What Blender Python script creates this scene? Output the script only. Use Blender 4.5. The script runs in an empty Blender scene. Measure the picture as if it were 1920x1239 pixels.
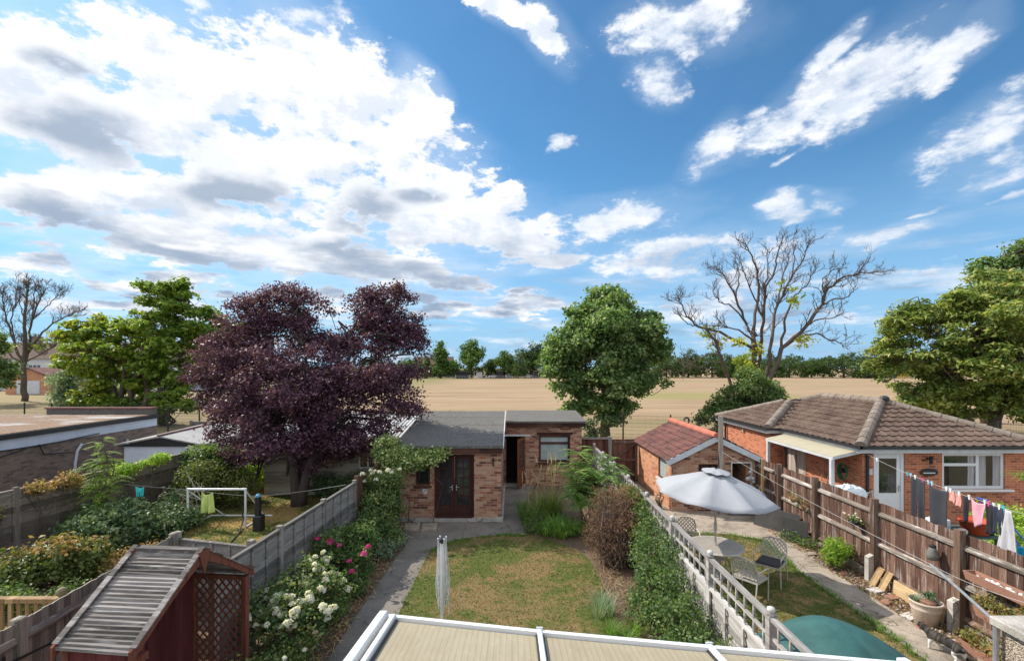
import bpy, bmesh, math, random
import numpy as np
from mathutils import Vector, Matrix
R = math.radians
random.seed(7)
rng = np.random.default_rng(7)
sc = bpy.context.scene
COL = sc.collection
F, HZ, CH = 880.0, 688.0, 4.8          # focal length and horizon of the photo in its pixels, eye height in metres


def at(px, py, h=0.0):
    """world point at height h under a photo pixel"""
    D = F * (CH - h) / (py - HZ)
    return ((px - 960) / F * D, D, h)


def atd(px, py, D):
    return ((px - 960) / F * D, D, CH - (py - HZ) / F * D)


# ------------------------------------------------------------------ camera
cam = bpy.data.objects.new('camera', bpy.data.cameras.new('camera'))
COL.objects.link(cam)
cam.location = (0, 0, CH)
cam.rotation_euler = (R(90), 0, 0)
cam.data.sensor_width = 36
cam.data.lens = 16.5
cam.data.shift_y = 68.5 / 1920
cam.data.clip_start = 0.05
cam.data.clip_end = 3000
sc.camera = cam
# ------------------------------------------------------------------ exposure
sc.view_settings.view_transform = 'Standard'
sc.view_settings.look = 'None'
sc.view_settings.exposure = 0.47
sc.view_settings.gamma = 1
sc.cycles.use_denoising = True
sc.cycles.max_bounces = 6
sc.cycles.transparent_max_bounces = 8
# ------------------------------------------------------------------ sun
SUN_EL, SUN_AZ = R(43), R(-62)       # azimuth clockwise from +Y
sd = Vector((math.sin(SUN_AZ) * math.cos(SUN_EL), math.cos(SUN_AZ) * math.cos(SUN_EL), math.sin(SUN_EL)))
sun = bpy.data.objects.new('sun', bpy.data.lights.new('sun', 'SUN'))
COL.objects.link(sun)
sun.data.energy = 4.3
sun.data.angle = R(0.53)
sun.data.color = (1.0, 0.93, 0.83)
sun.location = (-60, 40, 60)
sun.rotation_euler = (-sd).to_track_quat('-Z', 'Y').to_euler()


# ------------------------------------------------------------------ node helper
class NT:
    def __init__(s, tree):
        s.t, s.n, s.l = tree, tree.nodes, tree.links

    def node(s, typ, ins=None, **props):
        nd = s.n.new(typ)
        for k, v in props.items():
            setattr(nd, k, v)
        for k, v in (ins or {}).items():
            if isinstance(v, bpy.types.NodeSocket):
                s.l.new(v, nd.inputs[k])
            else:
                nd.inputs[k].default_value = v
        return nd

    def m(s, op, a, b=None, c=None, clamp=False):
        ins = {0: a}
        if b is not None: ins[1] = b
        if c is not None: ins[2] = c
        return s.node('ShaderNodeMath', ins, operation=op, use_clamp=clamp).outputs[0]

    def vm(s, op, a, b=None, scale=None, out=0):
        ins = {0: a}
        if b is not None: ins[1] = b
        if scale is not None: ins[3] = scale
        return s.node('ShaderNodeVectorMath', ins, operation=op).outputs[out]

    def noise(s, vec, scale, detail=4, rough=.55, dist=0.0, out=0):
        return s.node('ShaderNodeTexNoise', {'Vector': vec, 'Scale': scale, 'Detail': detail,
                                             'Roughness': rough, 'Distortion': dist}).outputs[out]

    def ramp(s, fac, stops, interp='LINEAR'):
        nd = s.node('ShaderNodeValToRGB', {0: fac})
        cr = nd.color_ramp
        cr.interpolation = interp
        while len(cr.elements) < len(stops): cr.elements.new(0.5)
        for e, (p, c) in zip(cr.elements, stops):
            e.position = p
            e.color = tuple(c) + ((1,) if len(c) == 3 else ())
        return nd.outputs[0]

    def mix(s, fac, a, b, blend='MIX'):
        f = lambda c: c if isinstance(c, bpy.types.NodeSocket) else tuple(c) + ((1,) if len(c) == 3 else ())
        nd = s.node('ShaderNodeMix', {0: fac, 6: f(a), 7: f(b)}, data_type='RGBA', blend_type=blend)
        return nd.outputs[2]

    def smooth(s, v, lo, hi, to0=0.0, to1=1.0):
        return s.node('ShaderNodeMapRange', {0: v, 1: lo, 2: hi, 3: to0, 4: to1},
                      interpolation_type='SMOOTHSTEP').outputs[0]

    def sep(s, v):
        nd = s.node('ShaderNodeSeparateXYZ', {0: v})
        return nd.outputs[0], nd.outputs[1], nd.outputs[2]

    def comb(s, x=0.0, y=0.0, z=0.0):
        return s.node('ShaderNodeCombineXYZ', {0: x, 1: y, 2: z}).outputs[0]

    def mapping(s, v, loc=(0, 0, 0), rot=(0, 0, 0), scale=(1, 1, 1), kind='POINT'):
        return s.node('ShaderNodeMapping', {0: v, 1: loc, 2: rot, 3: scale}, vector_type=kind).outputs[0]


# ------------------------------------------------------------------ world: sky and clouds
def px_ae(px, py):
    x, z = (px - 960) / F, (HZ - py) / F
    return math.atan2(x, 1), math.atan2(z, math.hypot(x, 1))


world = bpy.data.worlds.new('World')
sc.world = world
world.use_nodes = True
W = NT(world.node_tree)
W.n.clear()
tc = W.node('ShaderNodeTexCoord').outputs['Generated']
dirn = W.vm('NORMALIZE', tc)
dx, dy, dz = W.sep(dirn)
az = W.m('ARCTAN2', dx, dy)
el = W.m('ARCSINE', dz)
sky = W.node('ShaderNodeTexSky', sky_type='NISHITA', sun_disc=False, sun_elevation=SUN_EL,
             sun_rotation=SUN_AZ % (2 * math.pi), air_density=1.0, dust_density=0.6, ozone_density=2.0,
             altitude=50).outputs[0]
SKY_K = 0.090
skyc = W.vm('MULTIPLY', sky, (SKY_K * 0.50, SKY_K * 1.0, SKY_K * 1.22))
skyc = W.mix(W.smooth(el, .42, -.02, 0.0, .88), skyc, (.27, .45, .67))
# cloud layer seen in perspective
zc = W.m('ADD', W.m('MAXIMUM', dz, 0.0), 0.10)
plane = W.comb(W.m('DIVIDE', dx, zc), W.m('DIVIDE', dy, zc), 0.0)
warpn = W.noise(plane, 1.6, 3, .6, out=1)
warp = W.vm('SCALE', W.vm('SUBTRACT', warpn, (.5, .5, .5)), scale=0.16)
ae = W.vm('ADD', W.comb(az, el, 0.0), W.vm('MULTIPLY', warp, (1, .55, 0)))
n1 = W.noise(W.vm('ADD', plane, (3.1, 7.7, 0)), 2.3, 9, .62)
n2 = W.noise(W.vm('ADD', plane, (13.1, 2.7, 0)), 1.5, 6, .55)
n3 = W.noise(W.vm('ADD', W.comb(az, W.m('MULTIPLY', el, 1.6), 0.0), (5.1, 1.7, 0)), 7.0, 10, .62)


def blobs(lst, k=0.15):
    """smallest elliptic distance (1 = rim) of the direction to a list of sky patches"""
    cur = None
    for (px, py, rx, ry, ang) in lst:
        a0, e0 = px_ae(px, py)
        a1, _ = px_ae(px + rx, py)
        a2, _ = px_ae(px - rx, py)
        _, e1 = px_ae(px, py - ry)
        _, e2 = px_ae(px, py + ry)
        v = W.mapping(ae, (a0, e0, 0), (0, 0, R(ang)), (abs(a1 - a2) / 2, abs(e1 - e2) / 2, 1), 'TEXTURE')
        d = W.vm('LENGTH', v, out=1)
        cur = d if cur is None else W.m('SMOOTH_MIN', cur, d, k)
    return cur


CLOUDS = [(120, 190, 330, 150, -8), (400, 240, 330, 150, -12), (640, 200, 190, 130, -25), (560, 110, 110, 80, 0),
          (770, 190, 75, 70, -40), (800, 320, 130, 70, 0), (660, 330, 300, 130, -10), (480, 190, 250, 130, -10), (560, 280, 260, 130, 0), (280, 400, 330, 110, -8),
          (850, 420, 230, 80, -6), (620, 480, 360, 70, -5),
          (960, 20, 110, 32, -25), (1025, 65, 55, 48, -50), (1270, 60, 135, 62, -10), (1235, 150, 62, 50, -30),
          (1330, 20, 100, 40, 20), (1620, 150, 170, 75, 22), (1470, 215, 130, 44, 20), (1350, 265, 75, 40, 35),
          (1800, 70, 130, 45, 32), (1560, 80, 60, 25, 25), (1840, 255, 150, 70, 26), (1880, 315, 110, 34, 18),
          (1460, 385, 45, 24, 10), (1520, 376, 48, 20, -6), (1220, 395, 60, 16, 5), (1240, 480, 150, 52, 6),
          (1120, 415, 190, 40, 6), (1280, 455, 130, 26, 0), (1650, 442, 120, 28, 0), (1460, 465, 90, 40, 0),
          (1400, 520, 120, 26, 4), (110, 500, 120, 28, 0), (1000, 470, 110, 50, 0),
          (950, 580, 260, 18, 0), (560, 560, 420, 26, 0), (1330, 570, 130, 34, 0), (250, 580, 220, 20, 0), (1560, 600, 240, 10, 0)]
TINY = [(210, 16, 60, 24, 20), (370, 12, 60, 18, 0), (570, 25, 80, 34, 10), (1905, 364, 80, 14, 18), (1055, 262, 28, 18, 0), (1720, 506, 120, 20, 3), (1440, 195, 40, 14, 10), (1480, 290, 30, 10, 20), (960, 20, 60, 20, 0), (1700, 400, 60, 8, 10)]
DARK = [(165, 240, 140, 52, -6), (450, 355, 150, 42, 6), (140, 420, 150, 28, -6), (290, 468, 170, 20, -8),
        (690, 395, 60, 70, 0), (630, 462, 100, 24, 0), (720, 505, 150, 28, -4), (930, 492, 110, 32, 0), (870, 548, 170, 28, 0),
        (780, 360, 60, 20, 0), (110, 120, 60, 25, 0), (1060, 555, 90, 18, 0), (420, 560, 90, 14, 0), (1000, 520, 60, 15, 0)]
cl = W.m('SUBTRACT', 1.0, blobs(CLOUDS))
cl = W.m('MAXIMUM', W.m('MINIMUM', cl, 0.66), -.9)
veil = W.smooth(W.m('ADD', cl, W.m('MULTIPLY', W.m('SUBTRACT', n1, .5), 1.6)), -.45, .35)
wisp = W.m('ADD', W.m('MULTIPLY', W.m('SUBTRACT', n1, .5), 2.5), W.m('MULTIPLY', W.m('SUBTRACT', n3, .5), 3.1))
n5 = W.noise(W.mapping(W.comb(az, el, 0.0), (1.3, 4.1, 0), (0, 0, R(-24)), (14.0, 26.0, 1)), 1.0, 8, .66)
val = W.m('ADD', W.m('MULTIPLY', cl, 1.12), W.m('ADD', wisp, W.m('MULTIPLY', W.m('SUBTRACT', n5, .53), 1.9)))
# thin streaky cloud towards the horizon, unseen cloud added behind the viewer as fill light
lown = W.noise(W.mapping(W.comb(az, el, 0.0), (0, 0, 0), (0, 0, 0), (2.2, 16.0, 1)), 2.0, 7, .58)
low = W.m('MULTIPLY', W.smooth(el, 0.30, 0.06), W.m('ADD', W.m('MULTIPLY', W.m('SUBTRACT', lown, .5), 2.6), 0.06))
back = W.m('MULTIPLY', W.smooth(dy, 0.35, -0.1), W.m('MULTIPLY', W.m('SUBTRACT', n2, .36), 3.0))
right = W.smooth(az, 0.02, 0.30)
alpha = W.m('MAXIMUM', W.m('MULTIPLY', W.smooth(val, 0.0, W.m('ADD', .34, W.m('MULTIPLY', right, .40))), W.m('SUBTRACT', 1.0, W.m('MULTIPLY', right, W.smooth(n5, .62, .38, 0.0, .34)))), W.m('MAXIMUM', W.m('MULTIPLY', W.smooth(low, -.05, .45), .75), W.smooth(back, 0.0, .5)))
dk = W.m('SUBTRACT', 1.0, blobs(DARK))
dk = W.m('MAXIMUM', W.m('MINIMUM', dk, .7), -1.0)
dk = W.m('ADD', W.m('MULTIPLY', dk, .95), W.m('MULTIPLY', W.m('SUBTRACT', n3, .5), 2.1))
dk = W.m('ADD', dk, W.m('MULTIPLY', W.m('SUBTRACT', n1, .5), 1.2))
dark = W.m('MULTIPLY', W.smooth(dk, -0.18, 0.85), W.smooth(val, 0.02, 0.5))
soft = W.smooth(n2, 0.40, 0.72)
lowd = W.smooth(el, 0.34, 0.10)
n4 = W.noise(W.mapping(W.comb(az, el, 0.0), (2.0, .3, 0), (0, 0, 0), (3.0, 11.0, 1)), 2.4, 7, .58)
lowdark = W.m('MULTIPLY', lowd, W.smooth(n4, .40, .62))
n3b = W.noise(W.vm('ADD', W.comb(az, W.m('MULTIPLY', el, 1.6), 0.0), (5.1 - .030, 1.7 + .034, 0)), 7.0, 10, .62)
emb = W.smooth(W.m('SUBTRACT', n3b, n3), -.01, .13)
puff = W.smooth(W.m('ADD', n3, W.m('MULTIPLY', n1, .5)), .95, .6)
cc = W.mix(W.m('MULTIPLY', soft, .45), (.84, .84, .84), (.52, .58, .67))
cc = W.mix(W.m('MULTIPLY', right, .30), cc, (.66, .70, .77))
cc = W.mix(W.m('MULTIPLY', puff, W.m('ADD', .34, W.m('MULTIPLY', right, .34))), cc, (.50, .57, .68))
cc = W.mix(W.m('MULTIPLY', emb, .55), cc, (.47, .545, .66))
cc = W.mix(W.m('MULTIPLY', lowdark, .92), cc, (.19, .27, .39))
cc = W.mix(W.m('MULTIPLY', dark, .86), cc, (.25, .32, .43))
left = W.smooth(az, .12, -.25)
skyc = W.mix(W.m('MULTIPLY', veil, W.m('ADD', .12, W.m('MULTIPLY', left, .22))), skyc, (.66, .74, .84))
tiny = W.m('ADD', W.m('MULTIPLY', W.m('SUBTRACT', 1.0, blobs(TINY)), .55), W.m('MULTIPLY', W.m('SUBTRACT', n5, .5), 2.2))
alpha = W.m('MAXIMUM', alpha, W.m('MULTIPLY', W.smooth(W.m('ADD', tiny, W.m('MULTIPLY', W.m('SUBTRACT', n3, .5), 1.2)), .0, .6), .85))
cc = W.vm('SCALE', cc, scale=W.smooth(dy, .25, -.35, 1.0, 1.4))      # unseen clouds behind the viewer brightened to fill shaded fronts
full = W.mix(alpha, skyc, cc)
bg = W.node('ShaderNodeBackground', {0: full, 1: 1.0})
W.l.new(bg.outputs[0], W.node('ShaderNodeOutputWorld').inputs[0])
world.cycles.sampling_method = 'MANUAL'
world.cycles.sample_map_resolution = 512


# ------------------------------------------------------------------ mesh helpers
LOC = {}


def tag(o, label=None, cat=None, group=None, kind=None):
    if label: o['label'] = label
    if cat: o['category'] = cat
    if group: o['group'] = group
    if kind: o['kind'] = kind
    return o


def thing(name, loc, label, cat, group=None):
    o = bpy.data.objects.new(name, None)
    o.empty_display_size = .1
    o.location = loc
    COL.objects.link(o)
    LOC[o] = Vector(loc)
    return tag(o, label, cat, group)


def place(o, loc, rz=0.0, s=None):
    o.location = loc
    o.rotation_euler = (0, 0, rz)
    if s: o.scale = (s, s, s) if not hasattr(s, '__len__') else s
    return o


def dup(root, label=None, group=None):
    """copy of a thing, its parts and their sub-parts"""
    kids = [k for k in bpy.data.objects if k.parent is root]
    c = root.copy()
    COL.objects.link(c)
    if label: c['label'] = label
    if group: c['group'] = group
    for k in kids:
        kc = dup(k)
        kc.parent = c
    return c


class MB:
    def __init__(s):
        s.v, s.f, s.n = [], [], 0
        s.tint = []

    def add(s, verts, faces, tint=None):
        s.v.append(np.asarray(verts, float).reshape(-1, 3))
        if isinstance(faces, np.ndarray):
            s.f.append(faces + s.n)
        else:
            s.f.append([[i + s.n for i in q] for q in faces])
        s.n += len(s.v[-1])
        if tint is not None: s.tint.append(np.asarray(tint, float))
        return s

    def box(s, x0, x1, y0, y1, z0, z1):
        v = [(x0, y0, z0), (x1, y0, z0), (x1, y1, z0), (x0, y1, z0), (x0, y0, z1), (x1, y0, z1), (x1, y1, z1), (x0, y1, z1)]
        return s.add(v, [[3, 2, 1, 0], [4, 5, 6, 7], [0, 1, 5, 4], [1, 2, 6, 5], [2, 3, 7, 6], [3, 0, 4, 7]])

    def bar(s, p, q, w, h=None, up=(0, 0, 1)):
        h = h or w
        p, q = Vector(p), Vector(q)
        d = (q - p).normalized()
        u = Vector(up)
        if abs(d.dot(u)) > .98: u = Vector((0, 1, 0))
        a = d.cross(u).normalized() * (w / 2)
        b = a.cross(d).normalized() * (h / 2)
        v = [p - a - b, p + a - b, p + a + b, p - a + b, q - a - b, q + a - b, q + a + b, q - a + b]
        return s.add(v, [[3, 2, 1, 0], [4, 5, 6, 7], [0, 1, 5, 4], [1, 2, 6, 5], [2, 3, 7, 6], [3, 0, 4, 7]])

    def tube(s, pts, rad, sides=6, cap=True):
        P = np.asarray(pts, float)
        n = len(P)
        rad = np.full(n, rad, float) if np.isscalar(rad) else np.asarray(rad, float)
        T = np.gradient(P, axis=0)
        T /= np.linalg.norm(T, axis=1, keepdims=True) + 1e-9
        ref = np.array([0.0, 0, 1]) if abs(T[:, 2]).mean() < .8 else np.array([1.0, 0.1, 0])
        A = np.cross(T, ref)
        A /= np.linalg.norm(A, axis=1, keepdims=True) + 1e-9
        B = np.cross(A, T)
        th = np.arange(sides) / sides * 2 * np.pi
        V = P[:, None, :] + rad[:, None, None] * (np.cos(th)[None, :, None] * A[:, None, :] + np.sin(th)[None, :, None] * B[:, None, :])
        i = np.arange(n - 1)[:, None] * sides
        j = np.arange(sides)[None, :]
        k = (j + 1) % sides
        Q = np.stack([i + j, i + k, i + sides + k, i + sides + j], -1).reshape(-1, 4)
        fs = Q.tolist()
        if cap:
            fs.append(list(range(sides))[::-1])
            fs.append(list(range((n - 1) * sides, n * sides)))
        return s.add(V.reshape(-1, 3), fs)

    def prism(s, poly, vec):
        n = len(poly)
        a = [Vector(p) for p in poly]
        b = [p + Vector(vec) for p in a]
        fs = [list(range(n))[::-1], list(range(n, 2 * n))]
        fs += [[i, (i + 1) % n, n + (i + 1) % n, n + i] for i in range(n)]
        return s.add([tuple(p) for p in a + b], fs)

    def lathe(s, prof, c=(0, 0, 0), seg=16, close=True):
        vs, fs = [], []
        for r, z in prof:
            for k in range(seg):
                t = 2 * math.pi * k / seg
                vs.append((c[0] + r * math.cos(t), c[1] + r * math.sin(t), c[2] + z))
        for i in range(len(prof) - 1):
            for k in range(seg):
                k2 = (k + 1) % seg
                fs.append([i * seg + k, i * seg + k2, (i + 1) * seg + k2, (i + 1) * seg + k])
        if close:
            fs.append(list(range(seg))[::-1])
            fs.append(list(range((len(prof) - 1) * seg, len(prof) * seg)))
        return s.add(vs, fs)

    def poly(s, pts):
        return s.add(pts, [list(range(len(pts)))])

    def ball(s, c, r, seg=10, rings=6):
        rr = (r, r, r) if np.isscalar(r) else r
        prof = [(max(1e-3, math.sin(math.pi * i / rings)), -math.cos(math.pi * i / rings)) for i in range(rings + 1)]
        n0 = len(s.v)
        s.lathe(prof, (0, 0, 0), seg)
        s.v[n0] = s.v[n0] * np.array(rr) + np.array(c)
        return s

    def build(s, name, mat, parent=None, smooth=False, bevel=0.0, label=None, local=False, origin=None, fix=True):
        V = np.concatenate(s.v) if s.v else np.zeros((0, 3))
        if parent is not None:
            org = Vector((0, 0, 0)) if local else LOC.get(parent, Vector((0, 0, 0)))
        elif origin is not None:
            org = Vector(origin)
        else:
            lo, hi = V.min(0), V.max(0)
            org = Vector(((lo[0] + hi[0]) / 2, (lo[1] + hi[1]) / 2, lo[2]))
        V = V - np.array(org)
        me = bpy.data.meshes.new(name)
        if all(isinstance(f, np.ndarray) for f in s.f):
            Fa = np.concatenate(s.f)
            m, k = Fa.shape
            me.vertices.add(len(V))
            me.vertices.foreach_set('co', V.astype(np.float32).ravel())
            me.loops.add(m * k)
            me.loops.foreach_set('vertex_index', Fa.astype(np.int32).ravel())
            me.polygons.add(m)
            me.polygons.foreach_set('loop_start', np.arange(m, dtype=np.int32) * k)
            me.update(calc_edges=True)
        else:
            fl = []
            for f in s.f: fl += (f.tolist() if isinstance(f, np.ndarray) else f)
            me.from_pydata(V.tolist(), [], fl)
            if fix and len(fl) < 60000:
                bm = bmesh.new()
                bm.from_mesh(me)
                bmesh.ops.recalc_face_normals(bm, faces=bm.faces)
                bm.to_mesh(me)
                bm.free()
        if s.tint:
            t = np.concatenate(s.tint)
            if len(t) == len(me.polygons):
                a = me.attributes.new('tint', 'FLOAT', 'FACE')
                a.data.foreach_set('value', t.astype(np.float32))
        me.materials.append(mat)
        if smooth:
            me.polygons.foreach_set('use_smooth', np.ones(len(me.polygons), bool))
        o = bpy.data.objects.new(name, me)
        COL.objects.link(o)
        if parent is not None:
            o.parent = parent
            LOC[o] = org
        else:
            o.location = org
            LOC[o] = org
        if bevel:
            b = o.modifiers.new('bevel', 'BEVEL')
            b.width = bevel
            b.segments = 1
            b.limit_method = 'ANGLE'
        if label: o['label'] = label
        return o


def single(mb, name, mat, label, cat, group=None, **k):
    return tag(mb.build(name, mat, None, **k), label, cat, group)


def struct(mb, name, mat, **k):
    return tag(mb.build(name, mat, None, **k), None, None, None, 'structure')


# ------------------------------------------------------------------ materials
MATS = {}


def newmat(name):
    m = bpy.data.materials.new(name)
    m.use_nodes = True
    t = NT(m.node_tree)
    t.n.clear()
    MATS[name] = m
    return m, t


def finish(t, color, rough=.7, bump=None, bump_s=.3, metal=0.0, spec=.5, normal=None, transl=0.0, dist=.02, tcol=None):
    ins = {'Base Color': color if isinstance(color, bpy.types.NodeSocket) else tuple(color) + (1,),
           'Roughness': rough, 'Metallic': metal, 'Specular IOR Level': spec}
    p = t.node('ShaderNodeBsdfPrincipled', ins)
    if bump is not None:
        b = t.node('ShaderNodeBump', {'Strength': bump_s, 'Distance': dist, 'Height': bump})
        t.l.new(b.outputs[0], p.inputs['Normal'])
    sh = p.outputs[0]
    if transl:
        tr = t.node('ShaderNodeBsdfTranslucent', {0: tcol if tcol is not None else ins['Base Color']})
        mx = t.node('ShaderNodeMixShader', {0: transl, 1: sh, 2: tr.outputs[0]})
        sh = mx.outputs[0]
    t.l.new(sh, t.node('ShaderNodeOutputMaterial').inputs[0])


def pos(t): return t.node('ShaderNodeNewGeometry').outputs['Position']


def simple(name, col, rough=.7, amt=.25, scale=6.0, metal=0.0, spec=.5, bump=.15, stretch=(1, 1, 1), fine=0.0):
    """one colour broken up by soft stains"""
    m, t = newmat(name)
    p = t.mapping(pos(t), scale=stretch)
    n = t.noise(p, scale, 6, .65)
    col = np.array(col)
    c = t.ramp(n, [(.3, tuple(col * (1 - amt))), (.7, tuple(np.minimum(col * (1 + amt), .95)))])
    if fine:
        f = t.noise(p, scale * 14, 3, .6)
        c = t.mix(fine, c, t.ramp(f, [(.35, tuple(col * .35)), (.65, tuple(np.minimum(col * 1.7, .95)))]))
    finish(t, c, rough, n, bump, metal, spec)
    return m


def wallcoord(t):
    """u along the wall, z up, for walls along x or along y"""
    g = t.node('ShaderNodeNewGeometry')
    x, y, z = t.sep(g.outputs['Position'])
    nx, ny, nz = t.sep(g.outputs['True Normal'])
    s = t.m('GREATER_THAN', t.m('ABSOLUTE', nx), t.m('ABSOLUTE', ny))
    u = t.m('ADD', t.m('MULTIPLY', y, s), t.m('MULTIPLY', x, t.m('SUBTRACT', 1.0, s)))
    return u, z, g.outputs['Position']


def brick(name, stops, mortar=(.36, .31, .26), mw=.05, stain=.35, rough=.85):
    m, t = newmat(name)
    u, z, p = wallcoord(t)
    wob = t.m('MULTIPLY', t.m('SUBTRACT', t.noise(p, 9.0, 2), .5), .010)
    zz = t.m('DIVIDE', t.m('ADD', z, wob), .0775)
    row = t.m('FLOOR', zz)
    uu = t.m('ADD', t.m('DIVIDE', t.m('ADD', u, wob), .228), t.m('MULTIPLY', t.m('FLOORED_MODULO', row, 2.0), .5))
    col = t.m('FLOOR', uu)
    fu, fz = t.m('FRACT', uu), t.m('FRACT', zz)
    mo = t.m('MAXIMUM', t.m('LESS_THAN', fu, mw), t.m('LESS_THAN', fz, mw * 2.6))
    wn = t.node('ShaderNodeTexWhiteNoise', {0: t.comb(col, row, 0.0)}, noise_dimensions='3D').outputs[0]
    c = t.ramp(wn, stops)
    c = t.mix(.5, c, t.ramp(t.noise(p, 40.0, 4, .7), [(.3, (.25, .25, .25)), (.7, (.75, .75, .75))]), 'OVERLAY')
    c = t.mix(mo, c, mortar)
    st = t.noise(p, 1.3, 6, .65)
    c = t.mix(t.m('MULTIPLY', t.smooth(st, .48, .75), stain), c, (.10, .075, .06))
    finish(t, c, rough, t.m('SUBTRACT', 1.0, mo), .5, dist=.008, spec=.25)
    return m


def timber(name, c1, c2, axis='z', board=.12, rough=.8, white=0.0, grey=0.0, baxis='u'):
    """weathered boards: grain along one axis, each board its own tone"""
    m, t = newmat(name)
    u, z, p = wallcoord(t)
    sc_ = {'z': (14, 14, 1.1), 'x': (1.1, 14, 14), 'y': (14, 1.1, 14)}[axis]
    g = t.noise(t.mapping(p, scale=sc_), 1.6, 7, .7)
    bi = t.m('FLOOR', t.m('DIVIDE', u if baxis == 'u' else z, board))
    wn = t.node('ShaderNodeTexWhiteNoise', {0: t.comb(bi, 3.7, 0.0)}, noise_dimensions='3D').outputs[0]
    f = t.m('ADD', t.m('MULTIPLY', g, .75), t.m('MULTIPLY', t.m('SUBTRACT', wn, .5), .38))
    c = t.ramp(f, [(.15, tuple(np.array(c1) * .55)), (.36, c1), (.58, c2), (.85, tuple(np.minimum(np.array(c2) * 1.35, .9)))])
    if white:
        wn2 = t.noise(t.mapping(p, scale=sc_), .9, 5, .75)
        c = t.mix(t.m('MULTIPLY', t.smooth(wn2, .52, .66), white), c, (.62, .58, .54))
    if grey:
        gn = t.noise(p, 2.0, 5, .7)
        c = t.mix(t.m('MULTIPLY', t.smooth(gn, .45, .65), grey), c, (.30, .28, .27))
    finish(t, c, rough, g, .35, spec=.2, dist=.006)
    return m


def foliage(name, stops, rough=.45, transl=.32, spec=.35, gain=1.95):
    stops = [(p_, tuple(min(v * gain, .8) for v in c_)) for p_, c_ in stops] if 'petal' not in name else stops
    rough, spec, transl = max(rough, .50), min(spec, .28), transl * 1.25
    m, t = newmat(name)
    a = t.node('ShaderNodeAttribute', attribute_name='tint').outputs['Fac']
    c = t.ramp(a, stops)
    tc_ = t.mix(1.0, c, (1.5, 1.55, .75), 'MULTIPLY')
    finish(t, c, rough, transl=transl, spec=spec, tcol=tc_)
    return m

# field: parched grass with greener swathes
def ground_field():
    m, t = newmat('parched_grass')
    p = pos(t)
    x, y, z = t.sep(p)
    big = t.noise(t.mapping(p, scale=(.6, 1.6, 1)), .022, 5, .6)
    mid = t.noise(t.mapping(p, scale=(.35, 1.4, 1)), .16, 6, .65)
    fine = t.noise(p, 5.0, 5, .7)
    mow = t.noise(t.mapping(p, rot=(0, 0, R(8)), scale=(.04, 1.0, 1)), .35, 3, .5)
    c = t.ramp(mid, [(.28, (.24, .165, .097)), (.5, (.345, .245, .155)), (.72, (.41, .30, .195))])
    c = t.mix(t.m('MULTIPLY', t.smooth(mow, .42, .68), .18), c, (.33, .24, .12))
    green = t.smooth(t.m('ADD', big, t.m('MULTIPLY', t.m('SUBTRACT', mid, .5), .35)), .52, .66)
    gl = t.m('MULTIPLY', t.smooth(x, -14.0, -30.0), t.m('ADD', .35, t.smooth(y, 75.0, 130.0, 0.0, .4)))
    near = t.smooth(y, 40.0, 26.0)
    g = t.m('MAXIMUM', t.m('MULTIPLY', green, .62), t.m('MAXIMUM', gl, t.m('MULTIPLY', near, .5)))
    c = t.mix(g, c, (.19, .19, .075))
    # cricket square and bare pitch
    sq = t.m('MULTIPLY', t.smooth(t.m('ABSOLUTE', t.m('SUBTRACT', x, 33.0)), 17.0, 12.0), t.smooth(t.m('ABSOLUTE', t.m('SUBTRACT', y, 80.0)), 13.0, 8.0))
    c = t.mix(t.m('MULTIPLY', sq, .55), c, (.24, .24, .08))
    c = t.mix(t.m('MULTIPLY', t.smooth(fine, .42, .68), .34), c, (.22, .15, .07))
    finish(t, c, .95, fine, .4, spec=.1, dist=.05)
    return m


def lawn_mat(name, dry, dryness, scale=.55):
    m, t = newmat(name)
    p = pos(t)
    n = t.noise(p, scale, 5, .6)
    f = t.noise(p, 28.0, 5, .75)
    mid = t.noise(p, 4.0, 5, .65)
    k = t.smooth(t.m('ADD', n, t.m('MULTIPLY', t.m('SUBTRACT', mid, .5), .45)), .62 - dryness, .80 - dryness)
    c = t.mix(k, (.125, .145, .040), dry)
    c = t.mix(t.m('MULTIPLY', t.smooth(t.noise(p, 1.7, 6, .7), .56, .70), .45), c, (.085, .105, .03))
    c = t.mix(t.smooth(f, .35, .72), t.mix(1.0, c, (.62, .64, .62), 'MULTIPLY'), c)
    finish(t, c, .95, f, .6, spec=.1, dist=.03)
    return m


def soil_mat():
    m, t = newmat('soil')
    p = pos(t)
    f = t.noise(p, 16.0, 8, .75)
    n = t.noise(p, 1.2, 4)
    c = t.ramp(f, [(.3, (.06, .042, .03)), (.5, (.165, .115, .08)), (.72, (.33, .245, .175))])
    c = t.mix(t.m('MULTIPLY', t.smooth(n, .5, .7), .5), c, (.21, .15, .10))
    finish(t, c, 1.0, f, .8, spec=.1, dist=.05)
    return m


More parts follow.
